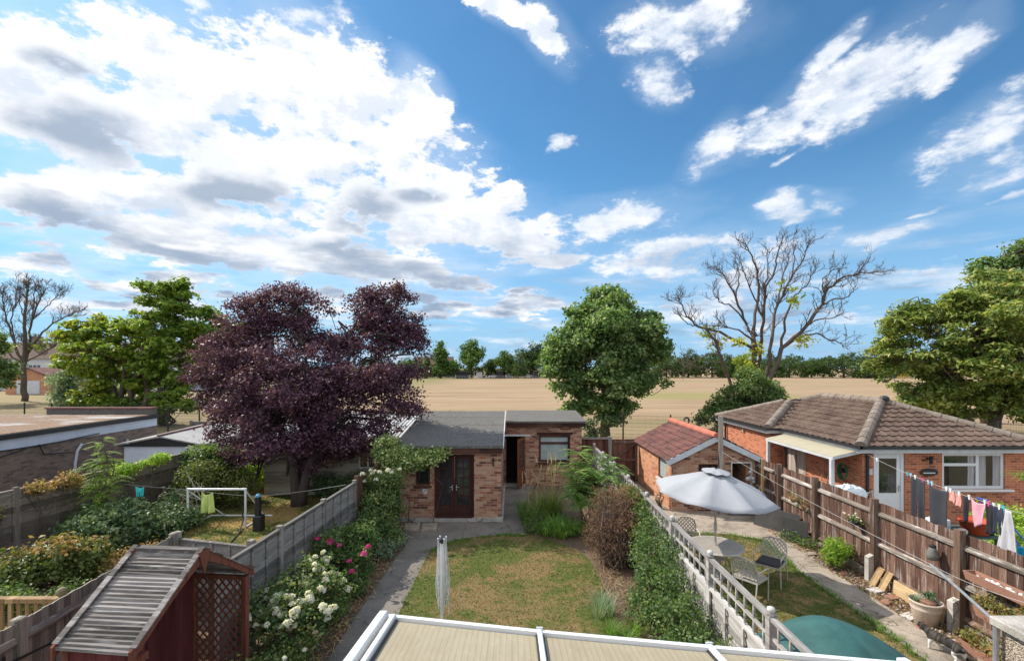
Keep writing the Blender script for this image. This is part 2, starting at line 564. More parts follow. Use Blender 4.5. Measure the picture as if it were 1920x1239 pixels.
def concrete(name, c0, dark=.5, scale=1.6, moss=0.0):
    m, t = newmat(name)
    p = pos(t)
    c0 = np.array(c0)
    n = t.noise(p, scale, 8, .7)
    f = t.noise(p, 45.0, 4, .7)
    c = t.ramp(n, [(.28, tuple(c0 * dark)), (.5, tuple(c0)), (.75, tuple(np.minimum(c0 * 1.35, .9)))])
    c = t.mix(.45, c, t.ramp(f, [(.3, (.22, .22, .22)), (.7, (.78, .78, .78))]), 'OVERLAY')
    cr = t.node('ShaderNodeTexVoronoi', {'Vector': t.vm('ADD', p, t.vm('SCALE', t.noise(p, 2.2, 4, out=1), scale=.5)), 'Scale': .8}, feature='DISTANCE_TO_EDGE').outputs[0]
    c = t.mix(t.m('MULTIPLY', t.smooth(cr, .012, .002), .65), c, (.05, .045, .04))
    if moss:
        c = t.mix(t.m('MULTIPLY', t.smooth(t.noise(p, 2.4, 6, .7), .5, .66), moss), c, (.11, .10, .05))
    finish(t, c, .92, f, .3, spec=.2, dist=.01)
    return m


M = {}
M['field'] = ground_field()
M['lawn'] = lawn_mat('lawn_grass', (.265, .185, .085), .20, .7)
M['lawn_l'] = lawn_mat('left_lawn_grass', (.42, .29, .11), .22)
M['lawn_r'] = lawn_mat('right_lawn_grass', (.34, .235, .11), .17, .9)
M['soil'] = soil_mat()
M['path'] = concrete('path_concrete', (.185, .162, .142), .55, 1.2, .15)
M['patio'] = concrete('patio_concrete', (.33, .275, .22), .45, 1.6, .5)
M['path_r'] = concrete('worn_concrete', (.38, .33, .28), .5, 1.8, .35)
M['concrete'] = concrete('grey_concrete', (.40, .37, .33), .6, 3.0)
M['brick'] = brick('mixed_stock_brick', [(0, (.10, .045, .032)), (.12, (.25, .085, .05)), (.3, (.36, .15, .085)), (.5, (.42, .22, .13)), (.68, (.47, .29, .185)), (.84, (.40, .24, .15)), (1, (.30, .11, .065))], stain=.3)
M['brick_o'] = brick('orange_shed_brick', [(0, (.34, .12, .06)), (.3, (.50, .20, .095)), (.6, (.58, .27, .14)), (.85, (.55, .30, .18)), (1, (.42, .17, .09))], (.42, .34, .26), stain=.3)
M['brick_r'] = brick('red_facing_brick', [(0, (.24, .075, .038)), (.3, (.42, .130, .058)), (.6, (.52, .175, .08)), (.85, (.47, .16, .07)), (1, (.34, .10, .05))], (.42, .33, .26), .055, .12)
M['brick_d'] = brick('dark_garage_brick', [(0, (.12, .09, .075)), (.4, (.20, .145, .115)), (1, (.26, .185, .14))], (.22, .19, .165), stain=.3)
M['felt'] = simple('mineral_felt', (.118, .110, .100), .95, .3, 1.6, fine=.65, bump=.4)
M['felt_pale'] = simple('sun_bleached_felt', (.30, .29, .28), .9, .4, .8, fine=.35)
M['fascia'] = timber('brown_stained_fascia', (.05, .022, .016), (.11, .05, .035), 'x', 1.0)
M['brown_wood'] = timber('red_brown_stained_wood', (.070, .028, .021), (.14, .056, .040), 'z', .5)
M['door_wood'] = timber('orange_door_wood', (.22, .08, .035), (.38, .16, .07), 'z', .5)
M['white'] = simple('white_upvc', (.66, .67, .68), .35, .04, 3.0)
M['white_paint'] = simple('weathered_white_paint', (.62, .61, .58), .6, .2, 6.0)
M['pale_grey'] = simple('pale_grey_paint', (.52, .54, .56), .6, .14, 4.0)
M['render'] = simple('bluish_white_render', (.56, .60, .66), .8, .12, 1.5)
M['clap'] = timber('cream_shiplap', (.42, .38, .31), (.56, .52, .44), 'x', .15, baxis='z')
M['black'] = simple('black_plastic', (.018, .018, .02), .45, .2, 5.0)
M['iron'] = simple('black_iron', (.02, .021, .022), .5, .2, 8.0, .2)
M['galv'] = simple('galvanised_steel', (.45, .46, .47), .45, .2, 8.0, .6)
M['alu'] = simple('white_coated_tube', (.68, .69, .70), .4, .08, 6.0)
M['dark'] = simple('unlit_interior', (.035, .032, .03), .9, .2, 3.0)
M['fence_grey'] = timber('grey_weathered_panel', (.20, .18, .165), (.36, .335, .31), 'y', .14, baxis='z', white=.25)
M['fence_old'] = timber('old_brown_panel', (.18, .145, .118), (.33, .275, .23), 'y', .15, baxis='z', white=.15)
M['fence_br'] = timber('faded_brown_boards', (.105, .055, .040), (.215, .125, .090), 'z', .125, white=.42, baxis='u')
M['fence_red'] = timber('red_brown_panel', (.10, .042, .030), (.18, .085, .06), 'z', .14)
M['close'] = timber('bare_grey_boards', (.20, .175, .14), (.34, .30, .245), 'z', .11, white=.15)
M['rail_w'] = timber('flaking_white_rail', (.22, .18, .15), (.46, .42, .39), 'y', 2.0, white=.9)
M['trellis'] = timber('flaking_white_trellis', (.38, .355, .33), (.58, .555, .525), 'y', .1, white=.4, baxis='z')
M['post'] = timber('grey_post', (.22, .19, .16), (.38, .34, .29), 'z', 5.0)
M['post_br'] = timber('brown_post', (.10, .06, .042), (.20, .13, .09), 'z', 5.0, white=.2)
M['deck'] = timber('golden_softwood', (.26, .165, .08), (.42, .29, .16), 'z', .12)
M['arb_roof'] = timber('silvered_roof_boards', (.145, .128, .118), (.30, .275, .26), 'x', .085, white=.45, baxis='z')
M['arb_red'] = timber('dark_red_paint', (.105, .026, .026), (.17, .045, .045), 'z', .16)
M['arb_post'] = timber('red_brown_post', (.125, .040, .028), (.215, .080, .052), 'z', 4.0)
M['rust'] = simple('dead_leaf_litter', (.30, .17, .10), 1.0, .5, 3.0, fine=.7)


def glass_mat(name, tintc=(.02, .022, .024), rough=.03):
    m, t = newmat(name)
    n = t.noise(pos(t), 1.1, 3)
    finish(t, t.ramp(n, [(.35, tuple(np.array(tintc) * .6)), (.7, tuple(np.array(tintc) * 1.6))]), rough, n, .02, spec=.8)
    return m


M['glass'] = glass_mat('dark_window_glass')
M['glass_net'] = simple('net_curtained_glass', (.36, .41, .39), .12, .2, 3.0)


def tile_mat(name, stops, lich, cover):
    m, t = newmat(name)
    p = pos(t)
    n = t.noise(p, 1.4, 6, .65)
    f = t.noise(p, 22.0, 5, .7)
    br = t.node('ShaderNodeTexWhiteNoise', {0: t.vm('FLOOR', t.vm('SCALE', p, scale=3.2))}, noise_dimensions='3D').outputs[0]
    c = t.ramp(t.m('ADD', t.m('MULTIPLY', n, .7), t.m('MULTIPLY', br, .3)), stops)
    c = t.mix(t.m('MULTIPLY', t.smooth(f, .48, .66), cover), c, lich)
    finish(t, c, .9, f, .3, spec=.2, dist=.01)
    return m


M['tile'] = tile_mat('brown_concrete_tile', [(.25, (.070, .044, .034)), (.5, (.118, .078, .060)), (.75, (.165, .112, .088))], (.22, .165, .13), .4)
M['tile_red'] = tile_mat('red_clay_tile', [(.22, (.085, .050, .046)), (.5, (.165, .075, .063)), (.78, (.26, .11, .09))], (.11, .09, .085), .7)
M['ridge'] = tile_mat('lichened_ridge_tile', [(.3, (.16, .125, .10)), (.7, (.26, .21, .175))], (.36, .31, .25), .6)

# ------------------------------------------------------------------ the ground
g = MB().poly([(-900, -60, 0), (900, -60, 0), (900, 1500, 0), (-900, 1500, 0)])
struct(g, 'field', M['field'])
g = MB().poly([(-17.1, 1, .004), (17, 1, .004), (17, 24, .004), (3, 25.5, .004), (-17.1, 27.5, .004)])
struct(g, 'garden_soil', M['soil'])


def smooth_poly(pts, z, n=6):
    """closed outline through points, softened"""
    P = np.array([p[:2] for p in pts], float)
    out = []
    k = len(P)
    for i in range(k):
        p0, p1, p2, p3 = P[i - 1], P[i], P[(i + 1) % k], P[(i + 2) % k]
        for j in range(n):
            t = j / n
            q = .5 * ((2 * p1) + (-p0 + p2) * t + (2 * p0 - 5 * p1 + 4 * p2 - p3) * t * t + (-p0 + 3 * p1 - 3 * p2 + p3) * t ** 3)
            out.append((q[0] + random.uniform(-.02, .02), q[1] + random.uniform(-.02, .02), z))
    return out


LAWN = [(-2.22, 8.2), (-2.18, 10.5), (-2.12, 12.2), (-1.95, 12.7), (-1.55, 13.05), (-.9, 13.3), (-.2, 13.45), (.45, 13.4), (1.3, 12.8), (1.85, 12.0),
        (2.0, 10.6), (2.0, 9.0), (2.05, 7.4), (2.1, 3), (-2.25, 3)]
LAWN_R = [(3.4, 3), (3.4, 13.4), (4.6, 13.7), (6.2, 13.4), (7.0, 13.0), (6.75, 11.2), (6.75, 9.6), (6.78, 8.0), (6.8, 3)]
LAWN_L = [(-9.6, 4), (-9.2, 10), (-9.3, 12.5), (-10.0, 14.5), (-10.2, 17), (-9.8, 20), (-4.4, 19), (-4.5, 9), (-6.0, 8.4), (-6.1, 4)]
struct(MB().poly(smooth_poly(LAWN, .010)), 'lawn', M['lawn'])
struct(MB().poly(smooth_poly(LAWN_R, .010)), 'neighbour_lawn_right', M['lawn_r'])
struct(MB().poly(smooth_poly(LAWN_L, .010)), 'neighbour_lawn_left', M['lawn_l'])
g = MB().poly([(-3.12, 2, .016), (-2.26, 2, .016), (-2.2, 9.2, .016), (-2.14, 12.2, .016), (-1.95, 12.7, .016), (-1.55, 13.05, .016), (-.9, 13.3, .016),
               (-.2, 13.45, .016), (.42, 13.4, .016), (.3, 14.6, .016), (.42, 16.5, .016), (.9, 19.0, .016), (-.4, 19.0, .016), (-.4, 14.9, .016),
               (-3.45, 14.9, .016), (-3.3, 13.6, .016), (-2.86, 12.9, .016), (-3.0, 9, .016)])
struct(g, 'path', M['path'])
g = MB().poly([(6.95, 3, .016), (7.55, 3, .016), (7.52, 8.2, .016), (7.5, 11, .016), (7.7, 13, .016), (8.1, 13.6, .016), (8.1, 15.6, .016), (5.4, 15.6, .016),
               (5.2, 19.4, .016), (3.4, 19.4, .016), (3.4, 13.6, .016), (4.6, 13.75, .016), (6.2, 13.45, .016), (7.0, 13.0, .016), (6.74, 11, .016), (6.74, 9.5, .016), (6.76, 8, .016)])
struct(g, 'neighbour_path', M['patio'])
g = MB().poly([(8.3, 4, .012), (17, 4, .012), (17, 14.3, .012), (10.6, 14.3, .012), (10.6, 22, .012), (8.3, 22, .012)])
struct(g, 'yard_paving', M['path_r'])


# ------------------------------------------------------------------ walls with openings
def wall_y(mb, x0, x1, z0, z1, y0, y1, ops=()):
    """wall along x; openings (xa, xb, za, zb)"""
    xs = sorted({x0, x1} | {o[0] for o in ops} | {o[1] for o in ops})
    for a, b in zip(xs, xs[1:]):
        o = [q for q in ops if q[0] <= a + 1e-6 and q[1] >= b - 1e-6]
        zc_ = z0
        for q in sorted(o, key=lambda q: q[2]):
            if q[2] > zc_ + 1e-4: mb.box(a, b, y0, y1, zc_, q[2])
            zc_ = q[3]
        if z1 > zc_ + 1e-4: mb.box(a, b, y0, y1, zc_, z1)
    return mb


def wall_x(mb, y0, y1, z0, z1, x0, x1, ops=()):
    ys = sorted({y0, y1} | {o[0] for o in ops} | {o[1] for o in ops})
    for a, b in zip(ys, ys[1:]):
        o = [q for q in ops if q[0] <= a + 1e-6 and q[1] >= b - 1e-6]
        zc_ = z0
        for q in sorted(o, key=lambda q: q[2]):
            if q[2] > zc_ + 1e-4: mb.box(x0, x1, a, b, zc_, q[2])
            zc_ = q[3]
        if z1 > zc_ + 1e-4: mb.box(x0, x1, a, b, zc_, z1)
    return mb


def frame_y(x0, x1, z0, z1, y, w=.06, d=.06, ver=(), hor=()):
    """window or door frame facing -y, bars at ver (x) and hor (z, xa, xb)"""
    b = MB()
    b.box(x0, x0 + w, y, y + d, z0, z1).box(x1 - w, x1, y, y + d, z0, z1)
    b.box(x0 + w, x1 - w, y, y + d, z0, z0 + w).box(x0 + w, x1 - w, y, y + d, z1 - w, z1)
    for v in ver: b.box(v - w / 2, v + w / 2, y + .002, y + d - .002, z0 + w, z1 - w)
    for h, xa, xb in hor: b.box(xa, xb, y + .004, y + d - .004, h - w / 2, h + w / 2)
    return b


# ------------------------------------------------------------------ tiled slopes
def tiled(mb, P, tw=.30, course=.29, amp=.022, step=.03, seed=1, prof='roman'):
    """tiles laid over a planar polygon; P[0]->P[1] is the eave"""
    P = [Vector(p) for p in P]
    u = (P[1] - P[0]).normalized()
    nrm = None
    for k in range(2, len(P)):
        c = u.cross(P[k] - P[0])
        if c.length > .1: nrm = c.normalized(); break
    if nrm.z < 0: nrm = -nrm
    v = nrm.cross(u)
    if v.z < 0: v = -v
    uv = [((p - P[0]).dot(u), (p - P[0]).dot(v)) for p in P]
    u0, u1 = min(a for a, _ in uv), max(a for a, _ in uv)
    v1 = max(b for _, b in uv)
    r_ = np.random.default_rng(seed)
    us = np.arange(u0, u1 + tw / 6, tw / 6)
    n = int(math.ceil(v1 / course)) + 1
    vs, hs, row = [], [], []
    for k in range(n):
        vs += [k * course - .03, (k + 1) * course - .031]
        hs += [step + .012, .012]
        row += [k, k]
    vs, hs, row = np.array(vs), np.array(hs), np.array(row)
    ph = (us / tw) % 1.0
    if prof == 'roman':
        pr = amp * np.maximum(0, np.sin(ph * 2 * np.pi)) ** .7 - amp * .2 * np.maximum(0, -np.sin(ph * 2 * np.pi))
    elif prof == 'pan':
        pr = amp * np.sin(ph * 2 * np.pi)
    else:
        pr = amp * (ph > .12) * 1.0
    jit = r_.normal(0, .0035, (n, len(us)))
    jit = jit + r_.normal(0, .004, (n, 1))
    H = hs[:, None] + pr[None, :] + jit[row]
    G = (np.array(P[0])[None, None, :] + us[None, :, None] * np.array(u) + vs[:, None, None] * np.array(v) + H[:, :, None] * np.array(nrm))
    nu, nv = len(us), len(vs)
    i = np.arange(nv - 1)[:, None] * nu
    j = np.arange(nu - 1)[None, :]
    Q = np.stack([i + j, i + j + 1, i + nu + j + 1, i + nu + j], -1).reshape(-1, 4)
    me = bpy.data.meshes.new('tmp')
    me.from_pydata(G.reshape(-1, 3).tolist(), [], Q.tolist())
    bm = bmesh.new()
    bm.from_mesh(me)
    bpy.data.meshes.remove(me)
    cen = sum(P, Vector()) / len(P)
    for a, b in zip(P, P[1:] + P[:1]):
        e = (b - a)
        if e.length < 1e-4: continue
        out = e.cross(nrm).normalized()
        if out.dot(cen - a) > 0: out = -out
        if (a, b) == (P[0], P[1]): a = a + out * .035
        bmesh.ops.bisect_plane(bm, geom=bm.verts[:] + bm.edges[:] + bm.faces[:], plane_co=a, plane_no=out, clear_outer=True)
    bm.verts.ensure_lookup_table()
    bm.verts.index_update()
    mb.add([tuple(q.co) for q in bm.verts], [[w.index for w in f.verts] for f in bm.faces])
    bm.free()


def ridge_run(mb, p, q, r=.12, seg=.40):
    """half-round ridge tiles end to end"""
    p, q = Vector(p), Vector(q)
    L = (q - p).length
    n = max(1, int(L / seg))
    d = (q - p).normalized()
    side = d.cross(Vector((0, 0, 1))).normalized()
    upv = side.cross(d)
    for k in range(n):
        a, b = p + d * (L * k / n), p + d * (L * (k + 1) / n - .012)
        rr = r * random.uniform(.97, 1.03)
        vs, fs = [], []
        m = 8
        for (c, s_) in ((a, 1.06), (b, .98)):
            for t_ in range(m + 1):
                th = math.pi * (-.12 + 1.24 * t_ / m)
                vs.append(tuple(c + side * (math.cos(th) * rr * s_) + upv * (math.sin(th) * rr * s_ - .02)))
        for t_ in range(m): fs.append([t_, t_ + 1, m + 2 + t_, m + 1 + t_])
        fs.append(list(range(m + 1))[::-1])
        fs.append(list(range(m + 1, 2 * m + 2)))
        mb.add(vs, fs)

# ------------------------------------------------------------------ brick outhouse in the middle of the garden
X0, X1, Y0, Y1 = -3.5, -.34, 14.6, 19.0
sh = thing('brick_outhouse', (-1, 16.5, 0), 'flat-roofed brick outhouse with brown french doors at the end of the lawn', 'outhouse')
w = MB()
wall_y(w, X0, X1, 0, 2.28, Y0, Y0 + .22, [(-3.0, -2.55, 1.12, 1.95), (-2.42, -1.18, .12, 2.08)])
wall_x(w, Y0 + .22, Y1, 0, 2.26, X0, X0 + .22)
wall_x(w, Y0 + .22, Y1, 0, 2.26, X1 - .22, X1)
for xw in (X1, X0 + .22): w.prism([(xw, Y0 + .23, 2.262), (xw, Y1 - .01, 2.262), (xw, Y1 - .01, 2.92), (xw, Y0 + .23, 2.30)], (-.22, 0, 0))
w.build('wall', M['brick'], sh)
w = MB()
wall_y(w, X1, 2.82, 0, 2.42, Y1, Y1 + .22, [(-.28, .52, .05, 2.0), (1.08, 2.35, .95, 2.05)])
wall_x(w, Y1 + .22, 21.8, 0, 2.6, 2.6, 2.82)
wall_x(w, Y1 + .22, 21.8, 0, 2.55, X1, X1 + .1)
w.box(X1 + .1, 2.6, 21.6, 21.8, 0, 2.6)
w.build('rear_wall', M['brick'], sh, label='set back wall of the outhouse with the window and open door')
p_ = MB().box(X0 - .05, X1 + .06, Y0 - .07, Y0 - .002, 0, .13).box(X1 + .002, X1 + .07, Y0, Y1, 0, .12)
p_.build('plinth', M['concrete'], sh)
rf = MB()
rf.add([(X0 - .12, Y0 - .16, 2.30), (X1 + .06, Y0 - .16, 2.30), (X1 + .06, Y1 + .03, 2.95), (X0 - .12, Y1 + .03, 2.95),
        (X0 - .12, Y0 - .16, 2.38), (X1 + .06, Y0 - .16, 2.38), (X1 + .06, Y1 + .03, 3.02), (X0 - .12, Y1 + .03, 3.02)],
       [[3, 2, 1, 0], [4, 5, 6, 7], [0, 1, 5, 4], [1, 2, 6, 5], [2, 3, 7, 6], [3, 0, 4, 7]])
roof = rf.build('roof', M['felt'], sh)
for ky in (15.7, 16.9, 18.0):
    zk = 2.38 + (ky - Y0 + .16) * .64 / 4.59
    MB().add([(X0 - .12, ky - .05, zk - .004), (X1 + .06, ky - .05, zk - .004), (X1 + .06, ky + .05, zk + .022), (X0 - .12, ky + .05, zk + .022), (X0 - .12, ky + .051, zk + .002), (X1 + .06, ky + .051, zk + .002)], [[0, 1, 2, 3], [3, 2, 5, 4]]).build('felt_lap', M['felt'], roof)
MB().box(X0 - .10, X1 + .04, Y0 - .135, Y0 - .003, 2.14, 2.298).build('fascia', M['fascia'], sh)
MB().bar((X1 + .075, Y0 - .16, 2.345), (X1 + .075, Y1, 2.985), .03, .09).build('roof_trim', M['pale_grey'], sh)
rf = MB()
a, b = (X1 + .10, Y1 - .2, 2.52), (2.96, Y1 - .2, 2.52)
rf.add([(.10 + X1, 18.8, 2.56), (2.98, 18.8, 2.56), (2.98, 21.95, 2.70), (X1 + .10, 21.95, 2.70),
        (.10 + X1, 18.8, 2.63), (2.98, 18.8, 2.63), (2.98, 21.95, 2.78), (X1 + .10, 21.95, 2.78)],
       [[3, 2, 1, 0], [4, 5, 6, 7], [0, 1, 5, 4], [1, 2, 6, 5], [2, 3, 7, 6], [3, 0, 4, 7]])
rf.build('rear_roof', M['felt'], sh)
MB().box(X1 + .12, 2.95, 18.83, 18.99, 2.40, 2.555).build('rear_fascia', M['fascia'], sh)
# french doors
fr = frame_y(-2.42, -1.18, .12, 2.08, Y0 + .06, .07, .10).build('door_frame', M['brown_wood'], sh)
for (xa, xb) in ((-2.345, -1.805), (-1.795, -1.255)):
    d = MB()
    y = Y0 + .075
    d.box(xa, xa + .09, y, y + .05, .2, 2.0).box(xb - .09, xb, y, y + .05, .2, 2.0)
    d.box(xa + .09, xb - .09, y, y + .05, .2, .48).box(xa + .09, xb - .09, y, y + .05, 1.92, 2.0)
    for k in range(1, 5): d.box(xa + .09, xb - .09, y + .008, y + .042, .48 + k * .288 - .011, .48 + k * .288 + .011)
    xm = (xa + xb) / 2
    for k in range(5): d.box(xm - .011, xm + .011, y + .01, y + .04, .48 + k * .288 + .012, .48 + (k + 1) * .288 - .012)
    o = d.build('door', M['brown_wood'], sh)
    MB().box(xa + .09, xb - .09, y + .022, y + .030, .48, 1.92).build('pane', M['glass'], o)
    xh = xb - .06 if xb < -1.8 else xa + .06
    MB().box(xh - .012, xh + .012, y - .03, y, .95, 1.12).bar((xh, y - .04, 1.06), (xh + (.09 if xb > -1.8 else -.09), y - .04, 1.06), .016).build('handle', M['galv'], o)
MB().box(-2.38, -1.22, Y0 - .08, Y0 + .06, .135, .16).build('threshold', M['brown_wood'], sh)
wn = frame_y(-3.0, -2.55, 1.12, 1.95, Y0 + .05, .05, .08, hor=[(1.72, -2.95, -2.6)]).build('window', M['brown_wood'], sh)
MB().box(-2.95, -2.6, Y0 + .09, Y0 + .10, 1.17, 1.90).build('pane', M['glass'], wn)
MB().box(-3.05, -2.5, Y0 - .05, Y0 + .05, 1.06, 1.115).build('sill', M['brown_wood'], wn)
# rear window
wn = frame_y(1.08, 2.35, .95, 2.05, Y1 + .04, .085, .10, hor=[(1.72, 1.165, 2.265)]).build('window', M['fascia'], sh, label='dark framed window with pale net behind the glass')
MB().box(1.165, 2.265, Y1 + .09, Y1 + .10, 1.035, 1.965).build('pane', M['glass_net'], wn)
MB().box(1.0, 2.43, Y1 - .06, Y1 + .04, .885, .945).build('sill', M['brown_wood'], wn)
MB().box(1.0, 2.45, Y1 - .006, Y1 + .001, 2.055, 2.16).build('lintel', M['brown_wood'], wn)
MB().box(-.32, .74, Y1 - .012, Y1 + .05, 2.005, 2.075).build('lintel', M['white_paint'], sh)
# open glazed door leaf
d = MB()
hx, hy = .50, Y1 - .01
ang = R(112)
ux, uy = -math.cos(R(68)), -math.sin(R(68))
for (a, b, za, zb) in ((0, .1, .08, 1.98), (.68, .78, .08, 1.98), (.1, .68, .08, .78), (.1, .68, 1.86, 1.98)):
    d.prism([(hx + ux * a, hy + uy * a, za), (hx + ux * b, hy + uy * b, za), (hx + ux * b, hy + uy * b, zb), (hx + ux * a, hy + uy * a, zb)], (-uy * .04, ux * .04, 0))
for k in (1, 2): d.bar((hx + ux * (.1 + .193 * k), hy + uy * (.1 + .193 * k), .78), (hx + ux * (.1 + .193 * k), hy + uy * (.1 + .193 * k), 1.86), .022)
for k in (1, 2): d.bar((hx + ux * .1, hy + uy * .1, .78 + .36 * k), (hx + ux * .68, hy + uy * .68, .78 + .36 * k), .022)
do = d.build('open_door', M['door_wood'], sh, label='orange brown glazed door standing open')
MB().prism([(hx + ux * .1, hy + uy * .1, .78), (hx + ux * .68, hy + uy * .68, .78), (hx + ux * .68, hy + uy * .68, 1.86), (hx + ux * .1, hy + uy * .1, 1.86)], (-uy * .008, ux * .008, 0)).build('pane', M['glass'], do)
# inside of the doorway
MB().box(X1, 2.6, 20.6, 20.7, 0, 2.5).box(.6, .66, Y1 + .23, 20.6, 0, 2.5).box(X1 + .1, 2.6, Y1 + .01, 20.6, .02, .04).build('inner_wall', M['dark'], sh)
MB().box(-.30, .54, Y1 - .25, Y1 - .01, 0, .10).build('door_step', M['concrete'], sh)
MB().box(-.60, -.56, Y0 - .03, Y0 - .005, 1.72, 1.98).box(-.63, -.53, Y0 - .028, Y0 - .006, 1.90, 1.925).build('wall_bracket', M['iron'], sh)
MB().box(-2.78, -2.64, Y0 - .02, Y0 - .003, .86, 1.02).build('wall_plate', M['pale_grey'], sh)

# two slabs by the french doors
for (x, y, a, lab) in ((-2.98, 14.0, .15, 'worn paving slab lying by the outhouse wall, the one nearer the bed'), (-2.45, 13.95, .1, 'worn paving slab lying in front of the french doors')):
    o = single(MB().box(-.22, .22, -.3, .3, 0, .05), 'paving_slab', M['patio'], lab, 'slab', local=True, origin=(0, 0, 0))
    place(o, (x, y, .016), a)

# ------------------------------------------------------------------ red tiled shed on the right
sx0, sx1, sy0, sy1 = 5.30, 8.08, 15.6, 19.6
xr = 6.75
st = thing('tiled_shed', (6.7, 17.5, 0), 'small brick shed with sagging red tiled roof and grey bargeboards', 'shed')
w = MB()
wall_y(w, sx0, sx1, 0, 1.72, sy0, sy0 + .2, [(6.2, 6.85, .95, 1.58), (7.28, 8.0, .15, 1.66)])
w.prism([(sx0, sy0, 1.722), (sx1, sy0, 1.722), (xr, sy0, 2.42)], (0, .2, 0))
w.build('front_wall', M['brick'], st)
w = MB()
wall_x(w, sy0 + .2, sy1, 0, 1.72, sx0, sx0 + .2, [(16.1, 17.0, .85, 1.66)])
w.box(sx0, sx1, sy1, sy1 + .2, 0, 1.72).box(sx1 - .2, sx1, sy0 + .2, sy1, 0, 1.72)
w.prism([(sx0, sy1, 1.722), (sx1, sy1, 1.722), (xr, sy1, 2.42)], (0, .2, 0))
w.build('side_wall', M['brick_o'], st)
r = MB()
zl, zr_ = 1.68, 2.55
tiled(r, [(sx0 - .16, sy1 + .3, zl), (sx0 - .16, sy0 - .14, zl), (xr, sy0 - .14, zr_ - .03), (xr, sy1 + .3, zr_)], .2, .24, .02, .035, 5, 'pan')
tiled(r, [(sx1 + .14, sy0 - .14, zl + .1), (sx1 + .14, sy1 + .3, zl + .1), (xr, sy1 + .3, zr_), (xr, sy0 - .14, zr_ - .03)], .2, .24, .02, .035, 6, 'pan')
rr_ = r.build('roof', M['tile_red'], st, fix=False)
rg = MB()
ridge_run(rg, (xr, sy1 + .32, zr_ + .02), (xr, sy0 - .16, zr_), .11, .42)
rg.build('ridge', MATS.get('ridge_red') or tile_mat('ridge_red', [(.3, (.38, .12, .08)), (.7, (.52, .18, .12))], (.40, .18, .13), .4), rr_)
b = MB()
b.bar((sx0 - .18, sy0 - .11, zl - .06), (xr, sy0 - .11, zr_ - .12), .05, .17, (0, 0, 1))
b.bar((sx1 + .16, sy0 - .11, zl + .04), (xr, sy0 - .112, zr_ - .12), .05, .17, (0, 0, 1))
b.build('bargeboard', M['pale_grey'], st)
wn = frame_y(6.2, 6.85, .95, 1.58, sy0 + .06, .05, .06, ver=[6.52]).build('window', M['fascia'], st)
MB().box(6.25, 6.8, sy0 + .09, sy0 + .10, 1.0, 1.53).build('pane', M['glass'], wn)
b = MB()
b.box(sx0 + .03, sx0 + .09, 16.1, 16.16, .85, 1.66).box(sx0 + .03, sx0 + .09, 16.94, 17.0, .85, 1.66).box(sx0 + .03, sx0 + .09, 16.16, 16.94, .85, .91)
wn = b.build('side_window', M['brown_wood'], st)
MB().box(sx0 + .05, sx0 + .06, 16.16, 16.94, .91, 1.64).build('pane', M['glass_net'], wn)
MB().box(sx0 - .07, sx0 + .03, 16.02, 17.08, .78, .845).build('sill', M['pale_grey'], wn)
b = MB().box(7.28, 7.33, sy0 + .02, sy0 + .1, .15, 1.66).box(7.95, 8.0, sy0 + .02, sy0 + .1, .15, 1.66).box(7.33, 7.95, sy0 + .02, sy0 + .1, 1.60, 1.66)
b.build('door_frame', M['white_paint'], st)
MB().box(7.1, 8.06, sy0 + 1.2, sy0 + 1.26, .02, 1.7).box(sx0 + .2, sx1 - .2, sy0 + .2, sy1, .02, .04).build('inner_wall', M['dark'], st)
MB().box(7.05, 8.12, sy0 - .5, sy0 - .003, .02, .14).build('door_step', M['path'], st)

# ------------------------------------------------------------------ bungalow annexe beyond the right hand fence
bx0, bx1, by0, by1 = 10.75, 16.0, 14.4, 22.8
bu = thing('bungalow', (13, 18, 0), 'red brick bungalow annexe with brown tiled hip roof and white door', 'bungalow')
w = MB()
wall_y(w, bx0, bx1, 0, 2.34, by0, by0 + .25, [(11.1, 12.05, .05, 2.16), (13.2, 15.12, 1.06, 2.16)])
wall_x(w, by0 + .25, 18.6, 0, 2.34, bx0, bx0 + .25, [(17.15, 18.25, .05, 2.05)])
wall_y(w, 10.22, bx0, 0, 2.34, 18.6, 18.85)
wall_x(w, 18.85, by1, 0, 2.34, 10.22, 10.47)
w.box(bx1 - .25, bx1, by0 + .25, by1, 0, 2.34)
w.build('wall', M['brick_r'], bu)
E = 2.40
ov = .22
ex0, ex1, ey0, ey1 = bx0 - ov, bx1 + ov, by0 - ov, by1 + ov
hw = (ex1 - ex0) / 2
pit = .405
xm = (ex0 + ex1) / 2
RZ = E + hw * pit
A1, A2 = (xm, ey0 + hw, RZ), (xm, ey1 - hw, RZ)
r = MB()
tiled(r, [(ex0, ey0, E), (ex1, ey0, E), A1], .30, .31, .026, .034, 11)
tiled(r, [(ex0, ey1, E), (ex0, ey0, E), A1, A2], .30, .31, .026, .034, 12)
tiled(r, [(ex1, ey0, E), (ex1, ey1, E), A2, A1], .30, .31, .026, .034, 13)
tiled(r, [(ex1, ey1, E), (ex0, ey1, E), A2], .30, .31, .026, .034, 14)
